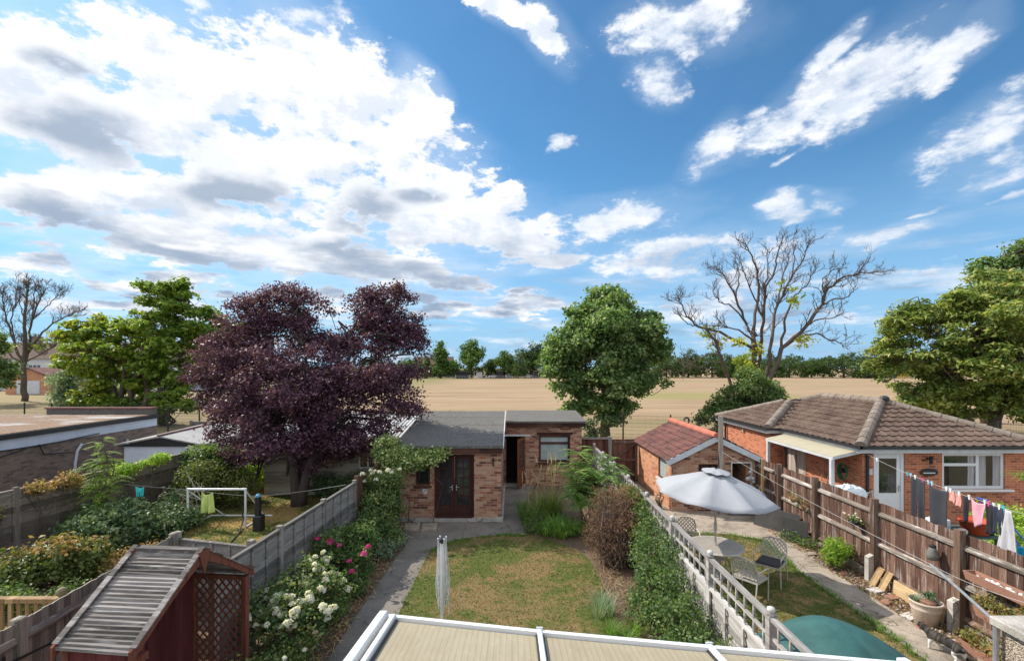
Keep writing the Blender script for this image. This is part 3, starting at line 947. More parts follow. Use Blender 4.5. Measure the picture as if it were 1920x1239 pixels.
# projecting bay at the back left
px0, py0_ = 10.22 - ov, 18.6 - ov
hb = (ey1 - py0_) / 2
dxb = px0
top = (px0 + hb, py0_ + hb, E + hb * pit)
tiled(r, [(px0, ey1, E + .01), (px0, py0_, E + .01), (top[0], top[1], top[2] + .01)], .30, .31, .026, .034, 15)
far = (xm - .2, py0_ + hb, E + hb * pit)
tiled(r, [(px0, py0_, E + .012), (px0 + 2.6, py0_, E + .012), (far[0], far[1], far[2] + .012), (top[0], top[1], top[2] + .012)], .30, .31, .026, .034, 16)
rb = r.build('roof', M['tile'], bu, fix=False)
rg = MB()
up = .035
for pa_, pb_, rd_, nm_ in (((ex0, ey0, E + up), (A1[0], A1[1], A1[2] + up), .15, 'hip_tiles'), ((ex1, ey0, E + up), (A1[0], A1[1], A1[2] + up), .13, 'hip_tiles'),
                           (A1[:2] + (A1[2] + up,), A2[:2] + (A2[2] + up,), .13, 'ridge'), ((ex0, ey1, E + up), (A2[0], A2[1], A2[2] + up), .13, 'hip_tiles'),
                           ((px0, py0_, E + up), (top[0] - .25, top[1] - .25, top[2] - .1 + up), .15, 'hip_tiles'), ((px0, ey1, E + up), (top[0] - .2, top[1] + .2, top[2] - .08 + up), .12, 'hip_tiles')):
    rg = MB()
    ridge_run(rg, pa_, pb_, rd_)
    rg.build(nm_, M['ridge'], rb)
MB().lathe([(.15, 0), (.16, .1), (.10, .17), (.02, .19)], (xm + .05, ey0 + hw - .1, RZ + .03), 12).build('roof_vent', M['black'], rb)
gt = MB()
gt.box(ex0 - .08, ex1, ey0 - .11, ey0 - .012, E - .07, E + .02)
gt.box(ex0 - .11, ex0 - .012, ey0 - .11, py0_, E - .072, E + .018)
gt.box(px0 - .11, ex0 - .012, py0_ - .11, py0_ - .012, E - .069, E + .021)
gt.box(px0 - .11, px0 - .012, py0_ - .012, ey1, E - .071, E + .019)
gt.tube([(bx0 + .12, by0 - .06, E - .05), (bx0 + .12, by0 - .05, E - .3), (bx0 + .12, by0 - .05, .02)], .045, 8)
gt.tube([(10.14, 22.3, E), (10.14, 22.3, .02)], .045, 8)
gt.tube([(10.68, 18.42, E - .05), (10.64, 18.3, E - .35), (10.68, 18.3, .02)], .045, 8)
gt.build('gutter', M['black'], bu)
fb = MB().box(ex0 - .0, ex1, ey0 + .002, ey0 + .03, E - .2, E - .03).box(ex0 + .002, ex0 + .03, ey0 + .03, py0_, E - .2, E - .03)
fb.box(px0 + .002, px0 + .03, py0_ + .03, ey1, E - .2, E - .03).box(px0, ex0, py0_ + .002, py0_ + .028, E - .198, E - .03)
fb.box(ex0 + .03, bx1, ey0 + .03, by0 + .1, E - .2, E - .185)
fb.build('fascia', M['pale_grey'], bu)
# white door
dr = frame_y(11.1, 12.05, .05, 2.16, by0 + .03, .09, .09).build('door', M['white'], bu)
MB().box(11.19, 11.96, by0 + .06, by0 + .11, .14, .92).box(11.27, 11.88, by0 + .052, by0 + .062, .22, .78).box(11.19, 11.30, by0 + .058, by0 + .108, .922, 2.07).box(11.85, 11.96, by0 + .058, by0 + .108, .922, 2.07).box(11.30, 11.85, by0 + .059, by0 + .109, 1.99, 2.07).build('door_leaf', M['white'], dr)
MB().box(11.30, 11.85, by0 + .09, by0 + .10, .922, 1.99).build('pane', M['glass'], dr)
MB().box(11.90, 11.93, by0 + .03, by0 + .058, .98, 1.16).bar((11.915, by0 + .02, 1.09), (11.80, by0 + .02, 1.09), .018).build('handle', M['galv'], dr)
M['curtain'] = simple('pale_curtain', (.42, .40, .40), .8, .3, 3.0, stretch=(14, 1, .3))
MB().box(11.66, 11.80, by0 + .105, by0 + .115, .94, 1.97).build('curtain', M['curtain'], dr)
# white window
wn = frame_y(13.2, 15.12, 1.06, 2.16, by0 + .04, .085, .09, ver=[14.32], hor=[(1.80, 13.285, 14.277)]).build('window', M['white'], bu)
MB().box(13.285, 14.277, by0 + .085, by0 + .095, 1.145, 2.075).box(14.363, 15.035, by0 + .085, by0 + .095, 1.145, 2.075).build('pane', M['glass'], wn)
MB().box(13.1, 15.32, by0 - .10, by0 + .04, 1.0, 1.055).build('sill', M['white'], wn)
cu = MB()
for (xa, xb) in ((14.05, 14.24), (14.38, 14.60), (14.82, 15.02)):
    for k in range(5):
        x = xa + (xb - xa) * (k + .5) / 5
        cu.tube([(x, by0 + .082, 1.15), (x + .008, by0 + .081, 1.6), (x, by0 + .082, 2.07)], (xb - xa) / 11, 5)
cu.build('curtain', M['curtain'], wn)
# bits on the wall
MB().lathe([(.03, 0), (.05, .03), (.045, .16), (.07, .2), (.01, .24)], (12.72, by0 - .16, 1.86), 8).bar((12.72, by0 - .16, 1.98), (12.72, by0, 2.02), .03).bar((12.55, by0 - .02, 1.95), (12.9, by0 - .03, 1.99), .025).build('wall_lantern', M['iron'], bu)
pl = MB()
pl.lathe([(.27, 0), (.29, .012), (.27, .024)], (0, 0, 0), 20)
pv = pl.v[-1].copy()
pl.v[-1] = np.stack([pv[:, 0] + 12.78, by0 - .003 - pv[:, 2], pv[:, 1] * .42 + 1.58], 1)
po = pl.build('name_plaque', M['iron'], bu)
MB().box(12.6, 12.96, by0 - .034, by0 - .028, 1.545, 1.575).build('plaque_relief', M['white_paint'], po)
MB().box(10.92, 11.05, by0 - .02, by0 - .002, 1.5, 1.68).build('meter_plate', M['pale_grey'], bu)
MB().box(10.14, 10.22, 20.6, 20.72, 1.95, 2.2).build('vent_box', M['patio'], bu)
# double doors on the side
d = MB().box(bx0 - .02, bx0 + .05, 17.15, 17.68, .05, 2.05).box(bx0 - .022, bx0 + .048, 17.72, 18.25, .05, 2.05)
d.build('side_door', timber('bare_board_door', (.30, .25, .21), (.46, .40, .35), 'z', .13), bu, label='pair of weathered board doors under the lean-to')
# lean-to canopy
M['grp'] = simple('cream_grp_sheet', (.40, .355, .25), .6, .10, 1.2, bump=.05, stretch=(1, 6, 1))
cp = MB()
c0, c1 = 14.4, 18.2
cp.add([(9.84, c0, 2.03), (bx0 - .02, c0, 2.24), (bx0 - .02, c1, 2.24), (9.84, c1, 2.03), (9.84, c0, 2.05), (bx0 - .02, c0, 2.26), (bx0 - .02, c1, 2.26), (9.84, c1, 2.05)],
       [[3, 2, 1, 0], [4, 5, 6, 7], [0, 1, 5, 4], [1, 2, 6, 5], [2, 3, 7, 6], [3, 0, 4, 7]])
cp.build('canopy', M['grp'], bu)
cp = MB().bar((9.86, c0, 1.99), (9.86, c1, 1.99), .05, .08).bar((9.83, c0 + .01, 1.995), (bx0, c0 + .01, 2.2), .04, .07)
cp.box(9.83, 9.93, c0 + .05, c0 + .15, 0, 1.95).box(9.83, 9.93, c1 - .15, c1 - .05, 0, 1.95)
cp.build('canopy_frame', M['pale_grey'], bu)

# ------------------------------------------------------------------ flat roofed garage far left
ga = thing('flat_roof_garage', (-21, 19, 0), 'long flat-roofed garage with littered roof and black edge behind the left fence', 'garage')
gx = -17.2
MB().box(-27, gx, 11.0, 22.7, 0, 1.98).build('wall', M['brick_d'], ga)
MB().box(-27, gx + .02, 10.98, 22.72, 1.982, 2.34).build('white_band', M['render'], ga)
MB().box(-27, gx + .10, 10.9, 22.72, 2.342, 2.52).build('roof_edge', M['black'], ga)
m, t = newmat('littered_felt')
p = pos(t)
n = t.noise(t.mapping(p, scale=(.5, 1, 1)), .55, 6, .65)
f = t.noise(p, 9.0, 7, .75)
c = t.ramp(f, [(.3, (.13, .085, .06)), (.55, (.27, .185, .13)), (.75, (.38, .28, .20))])
c = t.mix(t.smooth(n, .52, .60), c, (.40, .39, .38))
finish(t, c, .95, f, .5, spec=.1)
M['litter'] = m
MB().box(-27, gx + .04, 10.95, 22.35, 2.522, 2.545).build('roof', m, ga)
MB().box(-22.2, gx + .02, 22.38, 22.70, 2.523, 2.80).build('parapet', M['felt'], ga)
MB().box(-22.25, gx + .06, 22.33, 22.75, 2.803, 2.87).build('coping', M['tile_red'], ga)
c = MB()
c.tube([(gx + .06, 15.0, 2.0), (gx + .07, 17.2, 1.95), (gx + .06, 19.5, 2.05)], .02, 5)
c.tube([(gx + .06, 17.0, 2.0), (gx + .06, 17.2, 1.6), (gx + .08, 18.2, 1.5)], .02, 5)
c.tube([(gx + .06, 16.5, 1.9), (gx + .05, 14.5, 1.6)], .02, 5)
c.build('cable', M['black'], ga)
c = MB().tube([(gx + .07, 18.7, 1.75), (gx + .07, 18.5, 1.5), (gx + .07, 18.4, 1.0), (gx + .07, 18.4, 0)], .05, 6)
c.tube([(gx + .07, 20.9, 1.6), (gx + .07, 20.9, .6), (gx + .09, 21.0, .4), (gx + .07, 20.9, 0)], .05, 6)
c.build('drainpipe', M['pale_grey'], ga)

# small white shed with low gable
ws = thing('white_shed', (-14, 20.5, 0), 'small white rendered shed with dark gable and pale low roof beside the garage', 'shed')
MB().box(-15.7, -12.75, 19, 24, 0, 1.66).prism([(-15.7, 19.0, 1.662), (-12.75, 19.0, 1.662), (-14.2, 19.0, 1.85)], (0, 4.9, 0)).build('wall', M['render'], ws)
rf = MB()
for xa, xb in ((-16.0, -14.2), (-12.4, -14.2)):
    rf.add([(xa, 18.85, 1.64), (xb, 18.85, 1.98), (xb, 24.2, 2.12), (xa, 24.2, 1.80), (xa, 18.85, 1.69), (xb, 18.85, 2.03), (xb, 24.2, 2.17), (xa, 24.2, 1.85)],
           [[3, 2, 1, 0], [4, 5, 6, 7], [0, 1, 5, 4], [1, 2, 6, 5], [2, 3, 7, 6], [3, 0, 4, 7]])
rw = rf.build('roof', M['felt_pale'], ws)
MB().bar((-14.2, 18.83, 2.05), (-14.2, 24.2, 2.19), .12, .05).build('ridge', M['tile_red'], rw)
MB().prism([(-15.95, 18.92, 1.60), (-12.45, 18.92, 1.60), (-14.2, 18.92, 1.96)], (0, .06, 0)).build('gable_board', M['black'], ws)

# cream boarded shed with corrugated roof behind the plum tree
cs = thing('boarded_shed', (-6.8, 19, 0), 'cream boarded shed with corrugated roof half hidden by the purple tree', 'shed')
b = MB()
wall_y(b, -9.3, -4.3, 0, 2.05, 17.6, 17.75, [(-5.75, -5.05, 1.0, 1.8)])
b.box(-9.3, -9.15, 17.75, 21, 0, 2.1).box(-4.45, -4.3, 17.75, 21, 0, 2.1)
b.build('wall', M['clap'], cs)
for k in range(13):
    pass
b = MB()
for k in range(1, 14): b.box(-9.3, -5.76 if 1.0 < k * .15 < 1.85 else -4.3, 17.585, 17.598, k * .15 - .012, k * .15 + .002)
b.build('weatherboard', M['clap'], cs)
wn = frame_y(-5.75, -5.05, 1.0, 1.8, 17.6, .06, .08, ver=[-5.4]).build('window', M['white_paint'], cs)
MB().box(-5.69, -5.11, 17.65, 17.66, 1.06, 1.74).build('pane', M['glass'], wn)
b = MB()
xs = np.arange(-9.6, -3.95, .05)
zz = .022 * np.sin(xs / .15 * 2 * np.pi)
V, Q = [], []
for i, x in enumerate(xs):
    V += [(x, 17.35, 2.18 + zz[i]), (x, 21.4, 2.62 + zz[i])]
for i in range(len(xs) - 1): Q.append([2 * i, 2 * i + 2, 2 * i + 3, 2 * i + 1])
b.add(V, Q)
ro = b.build('roof', simple('corrugated_sheet', (.42, .42, .41), .7, .25, 2.0, fine=.3), cs, fix=False)
so = ro.modifiers.new('thick', 'SOLIDIFY')
so.thickness = .012
MB().box(-9.6, -4.0, 21.38, 21.52, 2.62, 2.72).build('roof_flashing', M['pale_grey'], cs)

# ------------------------------------------------------------------ lean-to conservatory roof under the window
cv = thing('conservatory', (1, 2, 0), 'white framed lean-to conservatory with cream polycarbonate roof below the camera', 'conservatory')
CV = [(-1.19, 4.40), (.245, 4.13), (1.66, 3.90), (3.07, 3.68)]
zf = lambda y, yf: 2.43 + .14 * (yf - y)
YB = .15
m, t = newmat('cream_polycarbonate')
p = pos(t)
x, y, z = t.sep(p)
ln = t.m('ABSOLUTE', t.m('SUBTRACT', t.m('FRACT', t.m('MULTIPLY', x, 20.0)), .5))
st_ = t.noise(t.mapping(p, scale=(14, 1.2, 1)), 1.2, 6, .7)
n = t.noise(p, 1.5, 5, .6)
sp = t.noise(t.mapping(p, scale=(40, 9, 1)), 1.0, 3, .6)
c = t.ramp(t.m('ADD', t.m('MULTIPLY', st_, .5), t.m('MULTIPLY', n, .5)), [(.3, (.29, .24, .155)), (.55, (.36, .31, .215)), (.75, (.42, .37, .275))])
c = t.mix(t.m('MULTIPLY', t.smooth(ln, .36, .48), .45), c, (.20, .165, .10))
c = t.mix(t.m('MULTIPLY', t.smooth(sp, .55, .68), .30), c, (.42, .38, .30))
finish(t, c, .5, ln, .15, spec=.35, dist=.005)
for (xa, ya), (xb, yb) in zip(CV, CV[1:]):
    q = MB()
    q.add([(xa + .03, ya, zf(ya, ya)), (xb - .03, yb, zf(yb, yb)), (xb - .03, YB, zf(YB, yb)), (xa + .03, YB, zf(YB, ya)),
           (xa + .03, ya, zf(ya, ya) - .03), (xb - .03, yb, zf(yb, yb) - .03), (xb - .03, YB, zf(YB, yb) - .03), (xa + .03, YB, zf(YB, ya) - .03)],
          [[0, 1, 2, 3], [7, 6, 5, 4], [4, 5, 1, 0], [5, 6, 2, 1], [6, 7, 3, 2], [7, 4, 0, 3]])
    q.build('roof_panel', m, cv)
for k, (xa, ya) in enumerate(CV):
    q = MB()
    if k == 0:
        q.bar((xa - .03, ya + .06, 2.45), (xa - .03, YB, zf(YB, ya) + .02), .08, .08)
        q.bar((xa + .075, ya + .02, 2.445), (xa + .075, YB, zf(YB, ya) + .015), .05, .07)
    elif k == 3:
        q.bar((xa + .03, ya + .06, 2.45), (xa + .03, YB, zf(YB, ya) + .02), .08, .08)
        q.bar((xa - .075, ya + .02, 2.445), (xa - .075, YB, zf(YB, ya) + .015), .05, .07)
    else:
        q.bar((xa, ya + .05, 2.455), (xa, YB, zf(YB, ya) + .025), .044, .04)
    gb = q.build('glazing_bar', M['white'], cv, bevel=.008)
    sl = MB()
    for dx_ in ((.115,) if k == 0 else (-.115,) if k == 3 else (-.03, .03)):
        sl.bar((xa + dx_, ya + .01, 2.436), (xa + dx_, YB, zf(YB, ya) + .006), .016, .014)
    sl.build('rubber_seal', M['black'], gb)
    if k in (1, 2): MB().box(xa - .028, xa + .028, ya + .045, ya + .058, 2.42, 2.487).build('end_cap', M['pale_grey'], gb)
q = MB()
for (xa, ya), (xb, yb) in zip(CV, CV[1:]):
    q.bar((xa, ya + .03, 2.42), (xb, yb + .03, 2.42), .045, .09)
q.build('eaves_beam', M['white'], cv)
q = MB()
for (xa, ya), (xb, yb) in zip(CV, CV[1:]):
    q.bar((xa, ya + .11, 2.33), (xb, yb + .11, 2.33), .10, .07)
q.build('gutter', M['white'], cv)
q = MB()
for (xa, ya) in CV: q.box(xa - .04, xa + .04, ya - .1, ya - .02, 0, 2.35)
q.build('wall_frame', M['white'], cv)
q = MB()
for (xa, ya), (xb, yb) in zip(CV, CV[1:]):
    q.prism([(xa + .04, ya - .07, .7), (xb - .04, yb - .07, .7), (xb - .04, yb - .07, 2.35), (xa + .04, ya - .07, 2.35)], (0, .01, 0))
q.build('wall_glazing', M['glass'], cv)
q = MB()
for (xa, ya), (xb, yb) in zip(CV, CV[1:]):
    q.prism([(xa, ya - .16, 0), (xb, yb - .16, 0), (xb, yb - .16, .68), (xa, ya - .16, .68)], (0, .15, 0))
q.build('dwarf_wall', M['brick_r'], cv)

# ------------------------------------------------------------------ fences
def lerp(P, Q, t): return (P[0] + (Q[0] - P[0]) * t, P[1] + (Q[1] - P[1]) * t)


def panel_fence(name, label, P, Q, h, mat, pmat, n, cat='fence', group=None, boards='lap', post_h=.06, side=1, battens=3, ball=False, pw=.1, skip=()):
    """posts and overlapped panels from P to Q; side = which side shows the battens"""
    fe = thing(name, (P[0], P[1], 0), label, cat, group)
    d = Vector((Q[0] - P[0], Q[1] - P[1], 0))
    L = d.length
    d.normalize()
    nn = Vector((d.y, -d.x, 0)) * side
    for k in range(n + 1):
        x, y = lerp(P, Q, k / n)
        b = MB().bar((x, y, 0), (x, y, h + post_h), pw, pw, (nn.x, nn.y, 0))
        o = b.build('post', pmat, fe)
        if ball:
            MB().lathe([(.065, 0), (.065, .02), (.03, .035), (.05, .06), (.045, .10), (.01, .115)], (x, y, h + post_h), 10).build('finial', pmat, o, smooth=True)
    for k in range(n):
        if k in skip: continue
        a, c = Vector(lerp(P, Q, k / n) + (0,)), Vector(lerp(P, Q, (k + 1) / n) + (0,))
        a, c = a + d * pw / 2, c - d * pw / 2
        b = MB()
        if boards == 'lap':
            nb = int((h - .12) / .135)
            for j in range(nb):
                z0 = .10 + j * (h - .14) / nb
                z1 = z0 + (h - .14) / nb + .02
                jj = random.uniform(-.006, .006)
                b.add([tuple(a - nn * .005 + Vector((0, 0, z0 + jj))), tuple(c - nn * .005 + Vector((0, 0, z0 - jj))), tuple(c + nn * .012 + Vector((0, 0, z1 - jj))), tuple(a + nn * .012 + Vector((0, 0, z1 + jj))),
                       tuple(a + nn * .006 + Vector((0, 0, z0 + jj))), tuple(c + nn * .006 + Vector((0, 0, z0 - jj))), tuple(c + nn * .020 + Vector((0, 0, z1 - jj))), tuple(a + nn * .020 + Vector((0, 0, z1 + jj)))],
                      [[0, 1, 2, 3], [7, 6, 5, 4], [4, 5, 1, 0], [5, 6, 2, 1], [6, 7, 3, 2], [7, 4, 0, 3]])
            for j in range(battens + 2):
                q = a + (c - a) * (j / (battens + 1)) + d * (.02 if j == 0 else -.02 if j == battens + 1 else 0) + nn * .036
                b.bar((q.x, q.y, .08), (q.x, q.y, h - .025), .04, .022, (nn.x, nn.y, 0))
        else:
            m_ = int((c - a).length / .105)
            for j in range(m_):
                p0 = a + (c - a) * (j / m_)
                p1 = a + (c - a) * ((j + .97) / m_)
                hh = h - random.uniform(0, .02)
                b.prism([tuple(p0 + Vector((0, 0, .12))), tuple(p1 + Vector((0, 0, .12))), tuple(p1 + Vector((0, 0, hh))), tuple(p0 + Vector((0, 0, hh)))], tuple(nn * (.016 + .006 * (j % 2))))
        o = b.build('panel', mat, fe, fix=boards != 'lap')
        if boards == 'lap':
            MB().bar(tuple(a + nn * .018 + Vector((0, 0, h))), tuple(c + nn * .018 + Vector((0, 0, h))), .07, .035).build('capping', mat, o)
    return fe


panel_fence('panel_fence', 'grey weathered lap panel fence behind the rose bed', (-4.48, 7.05), (-4.16, 12.4), 1.76, M['fence_grey'], M['post'], 3, side=1)
panel_fence('panel_fence', 'red-brown panel fence between the grey panels and the outhouse', (-4.14, 12.5), (-3.95, 17.4), 1.85, M['fence_red'], M['post_br'], 3, side=1, boards='v')
panel_fence('panel_fence', 'long old brown panel fence in front of the flat-roofed garage', (-12.9, 8.0), (-10.9, 20.8), 1.76, M['fence_old'], M['post'], 7, side=1, battens=1)
panel_fence('panel_fence', 'low grey panel fence beyond the white shed roof', (-17.1, 25.0), (-11.5, 24.4), 1.9, M['fence_grey'], M['post'], 3, side=1)
panel_fence('panel_fence', 'short grey panel with a square post behind the wooden arbour', (-6.07, 8.5), (-4.5, 8.1), 1.70, M['fence_grey'], M['post'], 1, side=1, post_h=.12)

# bare closeboard fence with a flaking white rail, bottom left
fe = thing('board_fence', (-5.9, 6, 0), 'bare grey board fence with flaking white rail beside the wooden arbour', 'fence')
for (y, x) in ((5.55, -5.83), (8.4, -6.05), (3.6, -5.74)):
    MB().box(x - .06, x + .06, y - .06, y + .06, 0, 1.84).build('post', M['close'], fe, bevel=.012)
for (ya, xa, yb, xb) in ((5.61, -5.84, 8.34, -6.05), (3.66, -5.745, 5.49, -5.83)):
    b = MB()
    n = int((yb - ya) / .12)
    for j in range(n):
        t0, t1 = j / n, (j + .97) / n
        b.prism([(xa + (xb - xa) * t0, ya + (yb - ya) * t0, .1), (xa + (xb - xa) * t1, ya + (yb - ya) * t1, .1), (xa + (xb - xa) * t1, ya + (yb - ya) * t1, 1.80 - random.uniform(0, .02)), (xa + (xb - xa) * t0, ya + (yb - ya) * t0, 1.80 - random.uniform(0, .02))], (-.02, 0, 0))
    b.build('panel', M['close'], fe)
    b = MB()
    for z in (1.60, .85): b.prism([(xa + .003, ya, z - .05), (xa + .003, ya, z + .04), (xa + .055, ya, z - .02), (xa + .05, ya, z - .05)], (xb - xa, yb - ya, 0))
    b.build('rail', M['rail_w'], fe)
b = MB().box(-5.765, -5.75, 5.30, 5.33, 1.28, 1.52).bar((-5.75, 5.32, 1.42), (-5.74, 5.9, 1.36), .022).tube([(-5.75, 5.9, 1.36), (-5.70, 5.95, 1.33), (-5.72, 5.9, 1.24)], .014, 6)
b.build('latch', M['iron'], fe)

# neighbour's balustrade with ball finial
bf = thing('balustrade', (-7.7, 7.6, 0), 'golden softwood balustrade with a ball finial on its end post', 'balustrade')
b = MB().box(-9.6, -7.34, 7.55, 7.66, 1.00, 1.07).box(-9.6, -7.34, 7.58, 7.63, .25, .31)
b.build('rail', M['deck'], bf)
for k in range(16):
    x = -9.5 + k * .14
    MB().box(x - .03, x + .03, 7.565, 7.595, .1, 1.0).build('baluster', M['deck'], bf)
o = MB().box(-7.34, -7.24, 7.55, 7.65, 0, 1.06).build('post', M['deck'], bf)
MB().lathe([(.05, 0), (.05, .02), (.03, .035)], (-7.29, 7.6, 1.06), 12).ball((-7.29, 7.6, 1.165), .075, 12, 8).build('ball_finial', simple('mossy_wood', (.20, .165, .10), .9, .35, 12.0), o, smooth=True)
M['handrail'] = simple('grey_handrail', (.22, .24, .27), .4, .1, 5.0)

# trellis topped fence on the right of the lawn
tf = thing('trellis_fence', (3.29, 4, 0), 'flaking white fence with open trellis top along the right of the lawn', 'fence')
ys = [4.13 + 1.83 * k for k in range(9)]
for y in ys:
    o = MB().box(3.24, 3.34, y - .05, y + .05, 0, 1.66).build('post', M['trellis'], tf)
    MB().lathe([(.06, 0), (.06, .02), (.03, .03), (.05, .055), (.045, .09), (.01, .105)], (3.29, y, 1.66), 10).build('finial', M['trellis'], o, smooth=True)
for ya, yb in zip(ys, ys[1:]):
    b = MB()
    nb = 8
    for j in range(nb):
        z0 = .10 + j * 1.02 / nb
        b.add([(3.30, ya + .05, z0), (3.30, yb - .05, z0), (3.282, yb - .05, z0 + .145), (3.282, ya + .05, z0 + .145), (3.29, ya + .05, z0), (3.29, yb - .05, z0), (3.272, yb - .05, z0 + .145), (3.272, ya + .05, z0 + .145)],
              [[0, 1, 2, 3], [7, 6, 5, 4], [4, 5, 1, 0], [5, 6, 2, 1], [6, 7, 3, 2], [7, 4, 0, 3]])
    for j in range(4):
        y = ya + .07 + (yb - ya - .14) * j / 3
        b.box(3.235, 3.262, y - .02, y + .02, .1, 1.14)
    b.build('panel', M['trellis'], tf)
    b = MB().box(3.25, 3.33, ya + .05, yb - .05, 1.60, 1.645).box(3.272, 3.308, ya + .05, yb - .05, 1.36, 1.40).box(3.25, 3.33, ya + .05, yb - .05, 1.13, 1.175)
    b.build('rail', M['trellis'], tf)
    for j in range(7):
        y = ya + .05 + (yb - ya - .1) * (j + .5) / 7
        MB().box(3.276, 3.304, y - .014, y + .014, 1.176, 1.598).build('trellis_bar', M['trellis'], tf)

# brown closeboard fence between the two right hand gardens
cf = thing('closeboard_fence', (8.17, 4, 0), 'tall faded brown closeboard fence with flaking white rails on the right', 'fence')
cy = [2.6, 4.5, 6.5, 8.5, 10.5, 12.55, 14.25, 15.7]
for k, y in enumerate(cy):
    o = MB().box(8.05, 8.165, y - .06, y + .06, 0, 1.86).build('post', M['post_br'], cf)
    if y in (8.5, 10.5):
        MB().prism([(7.93, y - .06, 0), (8.047, y - .06, 0), (8.047, y - .06, .62), (7.93, y - .06, .56)], (0, .12, 0)).build('concrete_spur', M['concrete'], o)
for ya, yb in zip(cy, cy[1:]):
    b = MB()
    n = int((yb - ya) / .118)
    for j in range(n):
        y0, y1 = ya + (yb - ya) * j / n, ya + (yb - ya) * (j + 1.06) / n
        hh = 1.78 + random.uniform(-.015, .012)
        o_ = .006 * (j % 2)
        b.prism([(8.17 + o_, y0, .17), (8.17 + o_, y1, .17), (8.17 + o_, y1, hh), (8.17 + o_, y0, hh)], (.014, 0, 0))
    b.build('panel', M['fence_br'], cf)
    for z in (1.56, .88, .28):
        b = MB().prism([(8.168, ya + .06, z - .055), (8.168, ya + .06, z + .035), (8.115, ya + .06, z - .015), (8.12, ya + .06, z - .055)], (0, yb - ya - .12, 0))
        b.build('rail', M['rail_w'] if z > .5 else M['post_br'], cf)
    MB().box(8.12, 8.165, ya + .06, yb - .06, .0, .165).build('gravel_board', M['patio'], cf)

# back fence with a ledged gate beside the tiled shed
bg_ = thing('back_fence', (4, 19.6, 0), 'dark brown board fence with a braced gate beside the tiled shed', 'fence')
b = MB()
for j in range(12):
    x = 2.84 + j * .098
    b.box(x, x + .095, 19.66, 19.68 + .004 * (j % 2), .05, 1.82)
b.build('panel', M['fence_red'], bg_)
MB().box(2.84, 4.02, 19.60, 19.655, 1.78, 1.86).build('capping', M['post'], bg_)
MB().box(4.02, 4.16, 19.56, 19.70, 0, 1.9).build('post', M['post'], bg_)
b = MB()
for j in range(11):
    x = 4.17 + j * .10
    b.box(x, x + .097, 19.66, 19.68 + .003 * (j % 2), .05, 1.78)
gt_ = b.build('gate', M['fence_red'], bg_)
b = MB().box(4.18, 5.25, 19.62, 19.657, 1.62, 1.72).box(4.18, 5.25, 19.62, 19.657, .25, .35).box(4.18, 5.25, 19.62, 19.657, .88, .97)
b.box(4.18, 4.26, 19.615, 19.655, .1, 1.74).box(5.15, 5.24, 19.615, 19.655, .1, 1.74)
b.bar((4.3, 19.635, .97), (5.15, 19.635, 1.62), .04, .09, (0, 1, 0)).bar((4.3, 19.635, .86), (5.15, 19.635, .36), .04, .09, (0, 1, 0))
b.build('brace', M['post_br'], gt_)

# green mesh fence round the playing field
mf = thing('mesh_fence', (0, 26, 0), 'tall black wire mesh fence along the edge of the dry field', 'fence')
MP, MQ = (-46.0, 36.7), (46.0, 18.3)
n = 37
md = Vector((MQ[0] - MP[0], MQ[1] - MP[1], 0)).normalized()
for k in range(n + 1):
    x, y = lerp(MP, MQ, k / n)
    MB().box(x - .035, x + .035, y - .03, y + .03, 0, 2.18).build('post', M['iron'], mf)
for k in range(n):
    a, c = Vector(lerp(MP, MQ, k / n) + (0,)), Vector(lerp(MP, MQ, (k + 1) / n) + (0,))
    b = MB()
    for j in range(11): b.bar(tuple(a + Vector((0, -.04, .06 + j * .203))), tuple(c + Vector((0, -.04, .06 + j * .203))), .009)
    for j in range(40):
        q = a + (c - a) * (j / 40)
        b.bar((q.x, q.y - .034, .03), (q.x, q.y - .034, 2.12), .006)
    b.build('mesh_panel', M['iron'], mf, fix=False)

# pebbledashed wall with a concrete cap, bottom right corner
pw_ = thing('garden_wall', (5.85, 3.5, 0), 'pebbledashed wall with concrete cap in the bottom right corner', 'wall')
m, t = newmat('pebbledash')
p = pos(t)
v = t.node('ShaderNodeTexVoronoi', {'Vector': p, 'Scale': 55.0}).outputs
wn_ = t.node('ShaderNodeTexWhiteNoise', {0: v['Position']}, noise_dimensions='3D').outputs[0]
c = t.ramp(wn_, [(.1, (.17, .12, .085)), (.5, (.34, .27, .20)), (.9, (.50, .43, .34))])
finish(t, c, .9, t.m('SUBTRACT', 1.0, v[0]), .8, dist=.02)
MB().box(5.66, 6.1, 2.0, 5.42, 0, 1.79).build('wall', m, pw_)
MB().box(5.58, 6.2, 1.9, 5.50, 1.792, 1.90).build('cap', M['concrete'], pw_, bevel=.015)
MB().tube([(5.61, 5.44, 0), (5.61, 5.44, 1.0), (5.61, 5.44, 1.785)], .028, 8).build('pipe', M['galv'], pw_)

